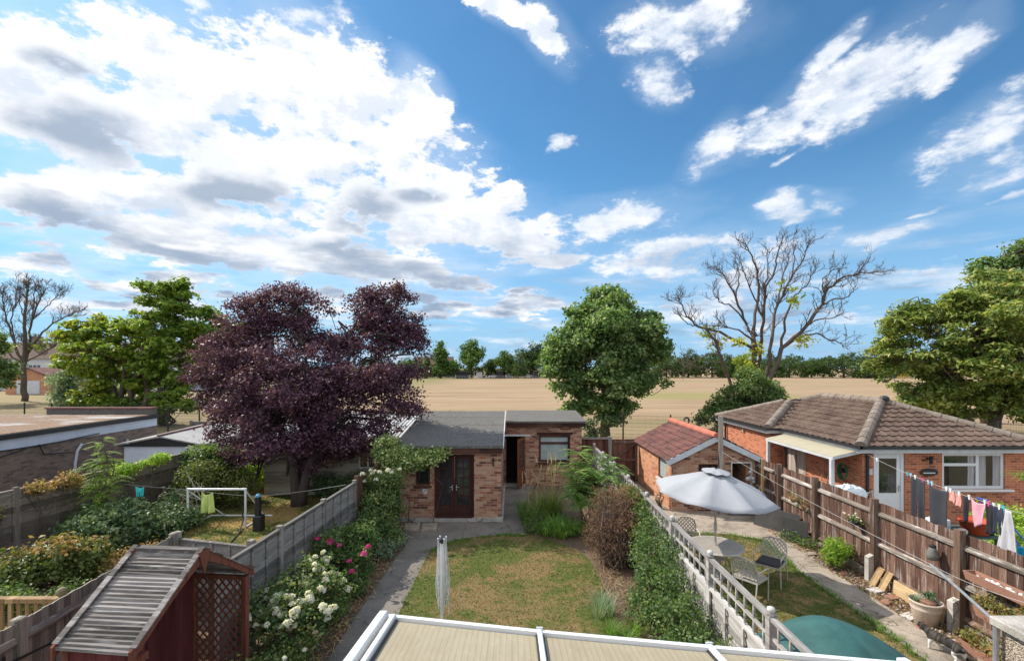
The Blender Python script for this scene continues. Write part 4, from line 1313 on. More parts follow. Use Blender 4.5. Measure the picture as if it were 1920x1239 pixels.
# ------------------------------------------------------------------ wooden arbour, bottom left
ab = thing('garden_arbour', (0, 0, 0), 'dark red garden arbour with silvered slatted roof and lattice side', 'arbour')
hr, he, dp, wd = 2.47, 1.76, 1.02, .43
BK = .97                                # the rear slope is shorter
tl = math.atan2(hr - he, dp)
n = 24
for s in (-1, 1):
    b = MB()
    for k in range(n):
        t0 = (k + random.uniform(-.06, .06)) / n
        t1 = (k + 1.22) / n
        q = BK if s > 0 else .98
        y0, z0 = s * dp * q * (1 - t0), hr - (hr - he) * q * (1 - t0)
        y1, z1 = s * dp * q * (1 - min(t1, 1)), hr - (hr - he) * q * (1 - min(t1, 1))
        lift = .036
        x0 = -wd + random.uniform(-.006, .006)
        j = random.uniform(-.012, .012)
        b.add([(x0, y0, z0 + lift + j), (wd, y0, z0 + lift - j), (wd, y1, z1 + .004), (x0, y1, z1 + .004), (x0, y0, z0 + lift - .03 + j), (wd, y0, z0 + lift - .03 - j), (wd, y1, z1 - .026), (x0, y1, z1 - .026)],
              [[0, 1, 2, 3], [7, 6, 5, 4], [4, 5, 1, 0], [5, 6, 2, 1], [6, 7, 3, 2], [7, 4, 0, 3]])
    b.build('roof_slats', M['arb_roof'], ab)
MB().box(-wd - .02, wd + .02, -.05, .05, hr + .01, hr + .045).prism([(-wd, -.06, hr - .03), (-wd, .06, hr - .03), (-wd, .05, hr + .01), (-wd, -.05, hr + .01)], (2 * wd, 0, 0)).build('ridge_board', M['arb_roof'], ab)
for x in (-wd - .035, wd + .005):
    b = MB()
    for s in (-1, 1):
        P, Qq = [], []
        for k in range(9):
            t_ = k / 8 * (BK if s > 0 else .98)
            y = s * (dp + .02) * t_
            z = hr + .050 - (hr - he) * t_ + (.16 * max(0, t_ - .7) if s > 0 else 0)
            wv = .15 - .05 * math.sin(t_ * 3)
            P.append((x, y, z))
            Qq.append((x, y, z - wv))
        for k in range(8):
            b.prism([P[k], P[k + 1], Qq[k + 1], Qq[k]], (.03, 0, 0))
    b.prism([(x + .032, -.10, hr + .03), (x + .032, .10, hr + .03), (x + .032, 0, hr - .28)], (.02, 0, 0))
    b.build('bargeboard', M['arb_post'], ab)
for s in (-1, 1):
    for x in (-wd - .02, wd + .02):
        cap_ = MB()
        cap_.bar((x, 0, hr + .062), (x, s * dp * (BK if s > 0 else .98) * .98, hr - (hr - he) * (BK if s > 0 else .98) + .07), .07, .018)
        cap_.build('verge_batten', M['arb_roof'], ab)
for (x, y) in [(-.40, -.88), (.40, -.88), (-.40, .90), (.40, .90), (-.40, 0)]:
    zt = hr - (hr - he) * abs(y) / dp - .06
    MB().box(x - .035, x + .035, y - .04, y + .04, 0, zt).build('post', M['arb_post'], ab)
MB().box(-.365, .365, -.895, -.865, .1, 1.80).build('front_boards', M['arb_red'], ab)
b = MB()
for ya, yb in ((-.84, -.04), (.04, .86)):
    za, zb = hr - (hr - he) * abs(ya) / dp - .08, hr - (hr - he) * abs(yb) / dp - .08
    b.prism([(-.412, ya, .1), (-.412, yb, .1), (-.412, yb, zb), (-.412, ya, za)], (.024, 0, 0))
b.build('back_boards', M['arb_red'], ab, label='dark red boarded back of the arbour')
b = MB()
z0, z1, x0, x1 = .50, 1.72, -.365, .365
b.box(x0, x1, .88, .92, z1, z1 + .06).box(x0, x1, .88, .92, z0 - .06, z0).box(x0, x1, .88, .92, .1, .16)
for s, off in ((1, -.006), (-1, .006)):
    for k in range(-14, 22):
        pts = [(x0 + k * .118 + s * (z - z0) * .86, .90 + off, z) for z in np.linspace(z0, z1, 121) if x0 <= x0 + k * .118 + s * (z - z0) * .86 <= x1]
        if len(pts) > 4: b.bar(pts[0], pts[-1], .024, .012, (0, 1, 0))
b.build('lattice', M['arb_post'], ab)
MB().box(-.365, .05, -.85, .86, .42, .46).build('seat', M['arb_post'], ab)
MB().box(.36, .50, -.92, -.84, 1.66, 1.74).build('eave_bracket', M['arb_post'], ab)
place(ab, (-4.35, 5.95, 0), R(-5))

# ------------------------------------------------------------------ far houses on the left
hs = thing('terraced_houses', (-95, 96, 0), 'white terraced house with brown roof and brick chimney behind the bare tree', 'house')
b = MB()
wall_y(b, -112, -66, 0, 6.6, 96, 96.3, [(x, x + 2.6, 3.9, 5.3) for x in (-106, -99, -92, -85.5, -79, -72)] + [(x, x + 2.4, .9, 2.6) for x in (-106, -99, -92, -79, -72)] + [(-85, -84, 0, 2.2)])
b.box(-112, -111.7, 96.3, 104, 0, 6.6).box(-66.3, -66, 96.3, 104, 0, 6.6).box(-112, -66, 104, 104.3, 0, 6.6)
b.build('wall', M['pale_grey'], hs)
r = MB().prism([(-112.5, 95.5, 6.5), (-112.5, 104.8, 6.5), (-112.5, 100.2, 10.0)], (47, 0, 0))
rf = r.build('roof', M['tile'], hs)
for x in (-101, -88.5, -73): MB().box(x, x + 1.5, 98.6, 99.6, 8.2, 11.0).box(x - .08, x + 1.58, 98.52, 99.68, 11.0, 11.2).tube([(x + .4, 99.1, 11.2), (x + .4, 99.1, 11.7)], .16, 8).tube([(x + 1.1, 99.1, 11.2), (x + 1.1, 99.1, 11.7)], .16, 8).build('chimney', M['brick_d'], rf)
for x in (-106, -99, -92, -85.5, -79, -72):
    w_ = frame_y(x, x + 2.6, 3.9, 5.3, 96.05, .1, .1, ver=[x + .9, x + 1.75]).build('window', M['white'], hs)
    MB().box(x + .1, x + 2.5, 96.12, 96.14, 4.0, 5.2).build('pane', M['glass'], w_)
for x in (-106, -99, -92, -79, -72):
    w_ = frame_y(x, x + 2.4, .9, 2.6, 96.05, .1, .1, ver=[x + 1.2]).build('window', M['white'], hs)
    MB().box(x + .1, x + 2.3, 96.12, 96.14, 1.0, 2.5).build('pane', M['glass'], w_)
d_ = frame_y(-85, -84, 0, 2.2, 96.05, .1, .1).build('door', M['white'], hs)
MB().box(-84.9, -84.1, 96.1, 96.14, .1, 2.1).build('pane', M['glass'], d_)
og = thing('brick_outbuilding', (-84, 82, 0), 'low brick outbuilding with shallow gable in front of the white houses', 'outbuilding')
MB().box(-88.5, -80.5, 82, 88, 0, 3.0).prism([(-88.5, 82, 3.002), (-80.5, 82, 3.002), (-84.5, 82, 4.5)], (0, 6, 0)).build('wall', M['brick_o'], og)
b = MB()
for xa in (-89.2, -79.8): b.bar((xa, 81.8, 2.8), (-84.5, 81.8, 4.62), .2, .22)
b.add([(-89.2, 81.7, 2.9), (-84.5, 81.7, 4.72), (-84.5, 88.4, 4.72), (-89.2, 88.4, 2.9)], [[0, 1, 2, 3]]).add([(-79.8, 81.7, 2.9), (-84.5, 81.7, 4.72), (-84.5, 88.4, 4.72), (-79.8, 88.4, 2.9)], [[3, 2, 1, 0]])
b.build('roof', M['tile_red'], og)
MB().box(-86.5, -82.5, 81.94, 81.998, .1, 2.4).build('garage_door', M['pale_grey'], og)
fh = thing('far_house', (-38, 232, 0), 'distant brick house with brown roof among the trees left of the field', 'house')
b = MB()
wall_y(b, -48, -30, 0, 6, 232, 232.4, [(x, x + 2, 3.4, 4.8) for x in (-46, -41, -36)])
b.box(-48, -47.6, 232.4, 240, 0, 6).box(-30.4, -30, 232.4, 240, 0, 6)
b.build('wall', M['brick_d'], fh)
MB().prism([(-48.6, 231.4, 5.9), (-48.6, 240.8, 5.9), (-48.6, 236, 10)], (19.2, 0, 0)).build('roof', M['tile'], fh)
for x in (-46, -41, -36):
    MB().box(x, x + 2, 232.1, 232.2, 3.4, 4.8).build('window', M['glass'], fh)

# ------------------------------------------------------------------ foliage
def unit(v): return v / (np.linalg.norm(v, axis=-1, keepdims=True) + 1e-9)


def leaf_mesh(mb, P, N, L, Wd, tint, fold=.25, r_=rng, T=None):
    """one pointed leaf (two triangles folded on the midrib as a quad) per point"""
    n = len(P)
    L = np.broadcast_to(L, n)[:, None]
    Wd = np.broadcast_to(Wd, n)[:, None]
    N = unit(N)
    if T is None: T = r_.normal(size=(n, 3))
    T = unit(T - (T * N).sum(1, keepdims=True) * N)
    B = np.cross(N, T)
    a = P - T * L * .5
    c = P + T * L * .5
    f = N * (Wd * fold)
    b = P + B * Wd * .5 + f - T * L * .05
    d = P - B * Wd * .5 + f - T * L * .05
    V = np.stack([a, b, c, d], 1).reshape(-1, 3)
    Fc = np.arange(4 * n).reshape(-1, 4)
    mb.add(V, Fc, tint)


def crown_points(lobes, ncl, shell=.55, r_=rng, sub=0, subk=(.45, 1.05)):
    """cluster centres and outward directions in a union of ellipsoids, denser towards the rim"""
    lb = np.array(lobes, float)
    if sub:
        nl = []
        for l in lb:
            for _ in range(sub):
                d_ = unit(r_.normal(size=3))
                nl.append(np.concatenate([l[:3] + d_ * l[3:6] * r_.uniform(*subk), l[3:6] * r_.uniform(.20, .44) * np.array([1, 1, .75])]))
        par = np.repeat(np.arange(len(lb)), sub)
        lb = np.array(nl)
    vol = lb[:, 3] * lb[:, 4] * lb[:, 5]
    wt = vol ** .75
    k = r_.choice(len(lb), ncl, p=wt / wt.sum())
    d = unit(r_.normal(size=(ncl, 3)))
    rad = (shell + (1 - shell) * r_.random(ncl)) ** .8
    rad = np.where(r_.random(ncl) < .2, r_.random(ncl) ** .5, rad)
    C = lb[k, :3] + d * lb[k, 3:] * rad[:, None]
    out = d / lb[k, 3:] * lb[k, 3:].mean(1, keepdims=True)
    return C, unit(out), (par[k] if sub else k)


def clump_leaves(mb, C, out, per, crad, L, Wd, up=.5, rnd=.8, tint_f=None, flat=.6, r_=rng, lvar=.3):
    n = len(C)
    ctint = r_.random(n)
    idx = np.repeat(np.arange(n), per)
    off = r_.normal(size=(n * per, 3)) * crad * .55
    off[:, 2] *= flat
    P = C[idx] + off
    N = out[idx] * .6 + np.array([0, 0, up]) + r_.normal(size=(n * per, 3)) * rnd + off / crad * .3
    t = ctint[idx] * .55 + r_.random(n * per) * .45
    if tint_f is not None: t = tint_f(P, t, ctint[idx])
    s = 1 + r_.uniform(-lvar, lvar, n * per)
    leaf_mesh(mb, P, N, L * s, Wd * s, np.clip(t, 0, 1), r_=r_)


def curve(a, b, sag=0.0, wob=.1, n=6, r_=rng):
    a, b = np.array(a, float), np.array(b, float)
    t = np.linspace(0, 1, n)[:, None]
    L = np.linalg.norm(b - a)
    P = a + (b - a) * t
    P[:, 2] += np.sin(t[:, 0] * np.pi) * sag * L
    P[1:-1] += r_.normal(size=(n - 2, 3)) * wob * L * .12
    return P


M['bark'] = simple('grey_brown_bark', (.115, .085, .062), .95, .35, 3.0, stretch=(4, 4, .8), bump=.6, fine=.4)
M['bark_dark'] = simple('dark_bark', (.060, .045, .038), .95, .35, 3.0, stretch=(4, 4, .8), bump=.6, fine=.3)
M['bark_dead'] = simple('bare_dead_bark', (.095, .070, .056), .95, .35, 2.0, stretch=(3, 3, .6), bump=.6, fine=.4)
M['bark_moss'] = simple('mossy_bark', (.115, .105, .05), .95, .4, 1.5, bump=.5, fine=.4)


def tree(name, label, base, stems, lobes, ncl, per, crad, L, Wd, leafm, barkm, group=None, cat='tree', trunk_r=.25, twigs=.25, shell=.55,
         up=.5, rnd=.8, tint_f=None, seed=1, flat=.6, limb_r=.4, sub=9, subk=(.45, 1.05)):
    r_ = np.random.default_rng(seed)
    tr = thing(name, base, label, cat, group)
    C, out, k = crown_points(lobes, ncl, shell, r_, sub, subk)
    b = MB()
    tips = []
    for st_ in stems:
        P = np.array(st_[0], float)
        b.tube(P, st_[1], 9)
        tips.append((P, np.array(st_[1])))
    allp = np.concatenate([p for p, _ in tips])
    allr = np.concatenate([q for _, q in tips])
    lim = []
    for lb in lobes:
        c = np.array(lb[:3])
        d = np.linalg.norm(allp - c, axis=1) + np.maximum(0, allp[:, 2] - c[2] + .3) * 3
        i = int(np.argmin(d))
        Pl = curve(allp[i], c + np.array([0, 0, lb[5] * .2]), .08, 1.0, 7, r_)
        r0 = min(allr[i] * .75, trunk_r * limb_r)
        b.tube(Pl, np.linspace(r0, r0 * .25, 7), 6)
        lim.append(Pl)
    b.build('trunk', barkm, tr, smooth=True)
    tw = MB()
    for i in np.where(r_.random(ncl) < twigs)[0]:
        Pl = lim[k[i]]
        j = r_.integers(2, 7)
        tw.tube(curve(Pl[j], C[i], .05, 1.2, 5, r_), np.linspace(trunk_r * .12, trunk_r * .03, 5), 4, cap=False)
    if tw.n: tw.build('branches', barkm, tr, fix=False)
    lf = MB()
    clump_leaves(lf, C, out, per, crad, L, Wd, up, rnd, tint_f, flat, r_)
    lf.build('crown', leafm, tr)
    return tr


LEAF = {}
LEAF['plum'] = foliage('purple_plum_leaf', [(0, (.026, .014, .024)), (.3, (.050, .022, .038)), (.6, (.066, .028, .046)), (.82, (.115, .058, .085)), (.95, (.25, .17, .21)), (1, (.14, .12, .05))], .30, .22, .6)
LEAF['maple'] = foliage('maple_leaf', [(0, (.024, .050, .018)), (.35, (.050, .092, .030)), (.65, (.10, .145, .05)), (1, (.25, .29, .14))], .38, .30, .45)
LEAF['syc'] = foliage('yellowing_sycamore_leaf', [(0, (.032, .062, .012)), (.35, (.075, .12, .020)), (.65, (.155, .19, .030)), (.88, (.22, .21, .035)), (1, (.26, .19, .05))], .42, .36, .35)
LEAF['chest'] = foliage('scorched_chestnut_leaf', [(0, (.026, .048, .012)), (.35, (.066, .098, .022)), (.65, (.14, .165, .040)), (.88, (.27, .26, .09)), (1, (.27, .17, .065))], .42, .28, .35)
LEAF['far'] = foliage('far_tree_leaf', [(0, (.020, .036, .012)), (.5, (.036, .060, .018)), (1, (.066, .088, .026))], .6, .2, .2)
LEAF['farg'] = foliage('far_green_leaf', [(0, (.030, .060, .014)), (.5, (.052, .092, .022)), (1, (.10, .13, .035))], .6, .25, .2)
LEAF['purple_far'] = foliage('far_purple_leaf', [(0, (.03, .015, .02)), (1, (.07, .03, .04))], .6, .2, .2)
LEAF['shrub'] = foliage('mid_green_shrub_leaf', [(0, (.026, .050, .016)), (.5, (.058, .092, .028)), (1, (.16, .19, .075))], .40, .3, .4)
LEAF['dark'] = foliage('dark_glossy_leaf', [(0, (.024, .046, .020)), (.5, (.052, .084, .036)), (1, (.14, .18, .09))], .32, .2, .5)
LEAF['lime'] = foliage('lime_leaf', [(0, (.075, .13, .018)), (.5, (.14, .21, .03)), (1, (.24, .29, .06))], .42, .38, .35)
LEAF['varieg'] = foliage('variegated_leaf', [(0, (.040, .075, .020)), (.45, (.09, .13, .035)), (.6, (.22, .25, .10)), (1, (.42, .42, .22))], .42, .25, .35)
LEAF['rose'] = foliage('rose_leaf', [(0, (.022, .046, .016)), (.45, (.052, .088, .030)), (.8, (.12, .15, .05)), (1, (.24, .19, .07))], .40, .28, .4)
LEAF['dead'] = foliage('dead_brown_leaf', [(0, (.060, .038, .028)), (.5, (.125, .072, .048)), (.8, (.20, .105, .06)), (1, (.27, .13, .055))], .7, .2, .2)
LEAF['grass'] = foliage('long_grass_blade', [(0, (.040, .070, .016)), (.5, (.085, .125, .026)), (.8, (.20, .22, .06)), (1, (.38, .32, .13))], .45, .3, .35)
LEAF['strap'] = foliage('strap_leaf', [(0, (.035, .080, .014)), (.6, (.085, .15, .025)), (1, (.19, .25, .06))], .40, .32, .4)
LEAF['sil'] = foliage('silvery_leaf', [(0, (.06, .085, .05)), (.5, (.12, .16, .10)), (1, (.22, .27, .18))], .6, .25, .3)
LEAF['rust'] = foliage('reddish_tipped_leaf', [(0, (.040, .060, .018)), (.5, (.10, .11, .03)), (.75, (.22, .13, .055)), (1, (.34, .19, .11))], .5, .25, .3)
LEAF['fern'] = foliage('bright_pinnate_leaf', [(0, (.045, .085, .020)), (.5, (.095, .16, .038)), (1, (.22, .30, .10))], .40, .34, .4)

# purple plum in the left garden
bx, by, _ = at(560, 948)
stems = [([(bx - .05, by, -.1), (bx - .1, by, .6), (bx - .15, by - .05, 1.6), (bx - .7, by, 2.8), (bx - 1.3, by + .1, 4.6)], [.22, .17, .14, .10, .05]),
         ([(bx + .05, by, -.1), (bx + .15, by, .5), (bx + .35, by - .1, 1.2), (bx + .75, by, 2.3), (bx + 1.3, by, 3.8), (bx + 1.9, by, 5.6)], [.2, .17, .15, .12, .09, .05]),
         ([(bx, by + .1, 0), (bx + .02, by + .2, 1.2), (bx - .1, by + .5, 3), (bx, by + .6, 5)], [.15, .12, .09, .04])]
X = lambda px: (px - 960) / F * by
Z = lambda py: CH - (py - HZ) / F * by
lob = []
for (px, py, r, dy_) in [(470, 600, 56, 0), (530, 575, 62, .3), (555, 625, 62, .6), (700, 610, 64, 0), (720, 560, 40, .2), (685, 570, 40, -.2), (750, 620, 48, .1), (770, 640, 30, 0),
                         (440, 650, 66, -.4), (400, 690, 58, 0), (410, 750, 55, .4), (500, 700, 95, -.9), (640, 648, 30, .2), (612, 655, 38, .1), (595, 710, 82, -1.1), (690, 690, 74, -.6), (730, 700, 62, 0), (730, 760, 60, .2),
                         (450, 800, 60, -.2), (540, 790, 85, -1.0), (640, 790, 85, -.8), (690, 810, 55, 0), (480, 850, 36, -.3), (440, 850, 34, 0), (580, 850, 46, 0), (640, 840, 40, .4), (370, 700, 34, 0), (500, 550, 26, 0), (470, 565, 24, .1), (745, 545, 20, 0), (540, 540, 12, 0), (562, 548, 12, .2), (455, 560, 14, 0), (598, 580, 16, .2), (690, 545, 13, 0), (762, 556, 13, 0), (790, 640, 16, 0), (778, 596, 14, 0), (356, 668, 14, 0), (372, 645, 14, 0), (795, 665, 12, 0), (360, 720, 16, 0)]:
    r3 = r / F * by
    lob.append((X(px), by + dy_ + .4, Z(py), r3, r3 * 1.0, r3 * .9))
tree('plum_tree', 'big purple-leaved plum tree standing in the left garden', (bx, by, 0), stems, lob, 6800, 13, .22, .105, .062, LEAF['plum'], M['bark_dark'], seed=3, shell=.6, up=.35, rnd=.9, trunk_r=.24, twigs=.06, sub=24, subk=(.40, .92))

# maple in the field beyond the outhouse
bx, by = 5.9, 29.5
X = lambda px: (px - 960) / F * by
Z = lambda py: CH - (py - HZ) / F * by
stems = [([(bx, by, -.1), (bx - .05, by, 1.0), (bx + .0, by, 2.0), (bx - .1, by, 3.4), (bx, by, 6.5)], [.36, .29, .27, .2, .07]),
         ([(bx - .05, by, 1.9), (bx - .9, by + .1, 2.9), (bx - 1.8, by, 4.2)], [.2, .12, .06]), ([(bx + .05, by, 2.0), (bx + 1.0, by, 3.0), (bx + 1.9, by, 4.6)], [.2, .12, .06])]
lob = []
for (px, py, r, dy_) in [(1130, 575, 45, 0), (1170, 575, 42, .4), (1100, 600, 48, 0), (1200, 605, 44, 0), (1150, 620, 75, -1.2), (1075, 640, 50, 0), (1050, 665, 40, 0), (1110, 670, 70, -1.0), (1190, 670, 70, -1), (1225, 645, 36, 0), (1235, 665, 26, 0),
                         (1060, 705, 48, 0), (1140, 720, 70, -.8), (1205, 710, 46, 0), (1080, 740, 42, 0), (1195, 735, 34, .3), (1120, 755, 36, -.3), (1150, 660, 80, 1.2), (1040, 690, 30, 0), (1160, 555, 28, .3), (1115, 560, 24, 0), (1030, 640, 16, 0), (1165, 760, 22, 0)]:
    r3 = r / F * by * .88
    lob.append((bx + (X(px) - bx) * .93, by + dy_, Z(py), r3, r3, r3 * .95))
tree('maple_tree', 'round green maple tree in the field right behind the outhouse', (bx, by, 0), stems, lob, 4200, 12, .36, .23, .16, LEAF['maple'], M['bark_moss'], seed=5, trunk_r=.32, twigs=.06, up=.45, sub=12)

# yellow-green sycamores at the left
by = 38.0
X = lambda px: (px - 960) / F * by
Z = lambda py: CH - (py - HZ) / F * by
stems = []
for (p0, p1, p2, p3) in [((218, 790), (205, 730), (190, 690), (170, 640)), ((250, 790), (248, 720), (290, 660), (310, 580)), ((270, 790), (280, 735), (262, 690), (300, 640)), ((300, 790), (292, 740), (340, 700), (375, 660)), ((215, 790), (220, 740), (240, 680), (240, 640))]:
    P = [(X(a), by + random.uniform(-.5, .5), max(Z(b), -.1)) for a, b in (p0, p1, p2, p3)]
    P[0] = (P[0][0], P[0][1], -.1)
    stems.append((P, [.25, .19, .13, .06]))
lob = []
for (px, py, r, dy_) in [(330, 545, 30, 0), (300, 555, 34, 0), (355, 575, 34, 0), (310, 600, 45, -.8), (285, 620, 40, 0), (370, 620, 42, .3), (240, 625, 42, 0), (190, 620, 34, 0), (160, 610, 26, .4), (210, 660, 46, -.8), (150, 650, 34, 0), (280, 660, 48, -1), (350, 660, 46, -.6), (395, 640, 34, .5), (415, 615, 18, .5),
                         (140, 685, 30, 0), (180, 700, 38, 0), (250, 710, 40, .8), (310, 705, 36, .4), (370, 700, 36, .4), (130, 640, 20, 0), (390, 680, 30, .2), (330, 750, 30, -.6), (210, 750, 36, .8), (160, 745, 30, .4), (275, 755, 30, .8), (370, 745, 32, -1), (270, 535, 14, 0), (400, 600, 16, .3), (430, 620, 26, 1.5), (445, 640, 26, 1.5)]:
    r3 = r / F * by
    lob.append((X(px), by + dy_, Z(py), r3, r3 * 1.1, r3 * .75))


def syc_t(P, t, ct):
    left = np.clip((-27.5 - P[:, 0]) / 8, 0, 1)
    return t * .62 + left * .38 * ct + .06


tree('sycamore_tree', 'loose yellow-green sycamores with several stems left of the purple tree', (X(255), by, 0), stems, lob, 3400, 12, .44, .30, .23, LEAF['syc'], M['bark'], seed=8, trunk_r=.3, twigs=.18, tint_f=syc_t, flat=.45, up=.8, rnd=.6)
# dark undergrowth below them
for (px, py, rx, rz, D, mt, lab) in [(130, 740, 44, 48, 39.5, 'sil', 'grey-green bush at the foot of the sycamores beside the bare tree'), (190, 755, 40, 30, 39, 'dark', 'dark bush under the middle of the sycamores'), (285, 760, 44, 28, 39, 'shrub', 'green bush under the right-hand sycamore stems')]:
    c = atd(px, py, D)
    lobs = [(c[0] + random.uniform(-.8, .8), D + random.uniform(-.4, .4), max(.6, c[2] + random.uniform(-.6, .8)), rx / F * D * .7, 1.2, rz / F * D * .7) for _ in range(6)]
    tree('bush', lab, (c[0], D, 0), [([(c[0], D, 0), (c[0], D, 1.5)], [.08, .04])], lobs, 420, 10, .4, .24, .16, LEAF[mt], M['bark'], 'bushes beyond the mesh fence', 'bush', .1, .1, seed=int(px))

# chestnuts at the right
by = 32.0
X = lambda px: (px - 960) / F * by
Z = lambda py: CH - (py - HZ) / F * by
stems = [([(X(1862), by, -.1), (X(1865), by, 1.2), (X(1885), by + .2, 2.6), (X(1880), by, 6), (X(1885), by, 9)], [.42, .36, .3, .2, .06]),
         ([(X(1838), by + .2, -.1), (X(1815), by, 1.4), (X(1795), by, 2.6), (X(1780), by, 5)], [.30, .24, .18, .08])]
lob = []
for (px, py, r, dy_) in [(1880, 560, 70, 0), (1820, 570, 58, -.5), (1770, 580, 46, 0), (1925, 590, 90, -1), (1740, 615, 60, -.3), (1700, 600, 38, 0), (1690, 630, 42, .2), (1800, 640, 90, -1.4), (1665, 655, 26, 0), (1690, 680, 44, 0), (1740, 690, 62, -.8), (1850, 680, 90, -1.6), (1920, 700, 80, -1),
                         (1730, 730, 48, 0), (1790, 735, 56, -.8), (1860, 745, 50, -.6), (1915, 760, 44, -.2), (1780, 768, 26, 0), (1980, 650, 110, 0), (1725, 578, 24, 0), (1715, 745, 26, 0), (1835, 775, 20, 0)]:
    r3 = r / F * by
    lob.append((X(px), by + dy_, Z(py), r3, r3, r3 * .8))
tree('chestnut_tree', 'broad olive-green chestnut tree with browning leaves behind the bungalow', (X(1860), by, 0), stems, lob, 5600, 12, .46, .34, .13, LEAF['chest'], M['bark'], seed=11, trunk_r=.4, twigs=.08, up=.75, rnd=.6, flat=.4)
by = 40.0
stems = [([(40.5, by, -.1), (40.5, by, 3), (41, by, 8), (41, by, 13)], [.45, .36, .25, .08])]
lob = []
for (px, py, r, dy_) in [(1905, 500, 52, 0), (1870, 520, 42, 0), (1840, 540, 34, 0), (1930, 470, 40, 0), (1960, 560, 80, 0), (1900, 560, 60, 0), (1960, 490, 60, .4)]:
    r3 = r / F * by
    lob.append(((px - 960) / F * by, by + dy_, CH - (py - HZ) / F * by, r3, r3, r3 * .8))
tree('lime_tree', 'tall green tree rising behind the chestnut at the right edge', (40.5, by, 0), stems, lob, 1100, 14, .5, .30, .22, LEAF['maple'], M['bark'], seed=12, trunk_r=.4, twigs=.1)

# bush behind the tiled shed
c = atd(1395, 750, 27.0)
lobs = [((px - 960) / F * 27, 27 + dy_, max(.4, CH - (py - HZ) / F * 27), r / F * 27, r / F * 27, r / F * 27) for (px, py, r, dy_) in [(1370, 745, 32, 0), (1400, 735, 38, -.2), (1435, 745, 34, 0), (1345, 760, 24, 0), (1390, 775, 44, -.3), (1440, 775, 36, 0), (1340, 790, 30, 0), (1355, 740, 14, 0), (1455, 740, 16, 0), (1400, 700, 16, 0), (1420, 720, 24, 0)]]
tree('laurel_bush', 'tall dark green bush beside the bungalow roof under the bare tree', (c[0], 27, 0), [([(c[0], 27, 0), (c[0], 27, 2)], [.12, .05])], lobs, 1500, 12, .28, .17, .10, LEAF['shrub'], M['bark'], None, 'bush', .14, .15, seed=21)
c = (4.75, 27.2, 0)
tree('sapling', 'small dark sapling beside the maple trunk at the mesh fence', c, [([c, (4.7, 27.2, 1.8)], [.04, .015])], [(4.5, 27.2, 1.2, .55, .4, .9), (4.9, 27.2, .8, .5, .4, .7), (4.4, 27.2, .6, .6, .4, .5)], 130, 9, .22, .14, .09, LEAF['dark'], M['bark'], None, 'sapling', .06, .5, seed=22)


# bare trees
def bare(name, label, base, limbs, D, scale_r, seed, twig_n=9, leafm=None, leafspots=(), depth=2.2, tw_len=1.0):
    r_ = np.random.default_rng(seed)
    tr = thing(name, base, label, 'tree')
    tk, tw = MB(), MB()

    def grow(P, rad, lvl):
        """side branches along a limb, bending upwards"""
        n = len(P)
        L = np.linalg.norm(np.diff(P, axis=0), axis=1).sum()
        cnt = max(2, int(L / (.40 if lvl == 1 else .27) * (twig_n / 9)))
        for _ in range(cnt):
            t = r_.uniform(.25, 1.0) * (n - 1)
            i = min(int(t), n - 2)
            p = P[i] + (P[i + 1] - P[i]) * (t - i)
            d = unit(P[i + 1] - P[i])
            side = unit(r_.normal(size=3))
            side[1] *= .8
            d = unit(d * .9 + side * .75 + np.array([0, 0, .26]))
            ln = (r_.uniform(.6, 1.6) if lvl == 1 else r_.uniform(.35, .85) if lvl == 2 else r_.uniform(.2, .5)) * tw_len * (D / 40) ** .6
            m_ = 6
            Q = [p]
            for _k in range(m_ - 1):
                d = unit(d + r_.normal(size=3) * .20 + np.array([0, 0, .07]))
                Q.append(Q[-1] + d * ln / (m_ - 1))
            Q = np.array(Q)
            r0 = min(rad[i] * .55, .05 * scale_r if lvl == 1 else .026 * scale_r)
            r1 = .011 * scale_r
            tw.tube(Q, np.linspace(max(r0, r1 * 1.2), r1, m_), 5 if lvl == 1 else 4, cap=False)
            if lvl < 3: grow(Q, np.linspace(r0, r1, m_), lvl + 1)

    prev = []
    for pts, r0, r1 in limbs:
        k = len(pts)
        r0, r1 = r0 * .62, r1 * .8
        yy = np.cumsum(r_.normal(size=k) * depth * .35)
        yy -= yy[0]
        off = 0.0
        ray = lambda px, py, d: np.array([(px - 960) / F * d, d, max(CH - (py - HZ) / F * d, -.1)])
        s0 = None
        if prev and pts[0][1] < 780:
            A = np.concatenate(prev)
            dd = np.hypot(A[:, 0] / A[:, 1] * F + 960 - pts[0][0], HZ - (A[:, 2] - CH) / A[:, 1] * F - pts[0][1])
            if dd.min() < 30:
                s0 = A[int(np.argmin(dd))]
                off = s0[1] - D
        P = np.array([ray(px, py, D + yy[i] + off) for i, (px, py) in enumerate(pts)])
        if s0 is not None: P[0] = s0
        # densify with a little wobble
        q = []
        for i in range(k - 1):
            for j in range(4): q.append(P[i] + (P[i + 1] - P[i]) * j / 4 + (r_.normal(size=3) * .06 * scale_r if j else 0))
        q.append(P[-1])
        q = np.array(q)
        prev.append(q)
        rad = np.linspace(r0, r1, len(q))
        tk.tube(q, rad, 8)
        grow(q[3:], rad[3:], 1)
    tk.build('trunk', M['bark_dead'], tr, smooth=True)
    tw.build('branches', M['bark_dead'], tr, fix=False)
    if leafspots:
        for (px, py, r, n) in leafspots:
            lf = MB()
            c = np.array(atd(px, py, D))
            C = c + r_.normal(size=(n, 3)) * r / F * D * .26
            clump_leaves(lf, C, unit(r_.normal(size=(n, 3)) + np.array([0, 0, .5])), 12, .34 * scale_r, .26 * scale_r, .17 * scale_r, .6, .8, None, .6, r_)
            lf.build('leaf_tuft', leafm, tr)
    return tr


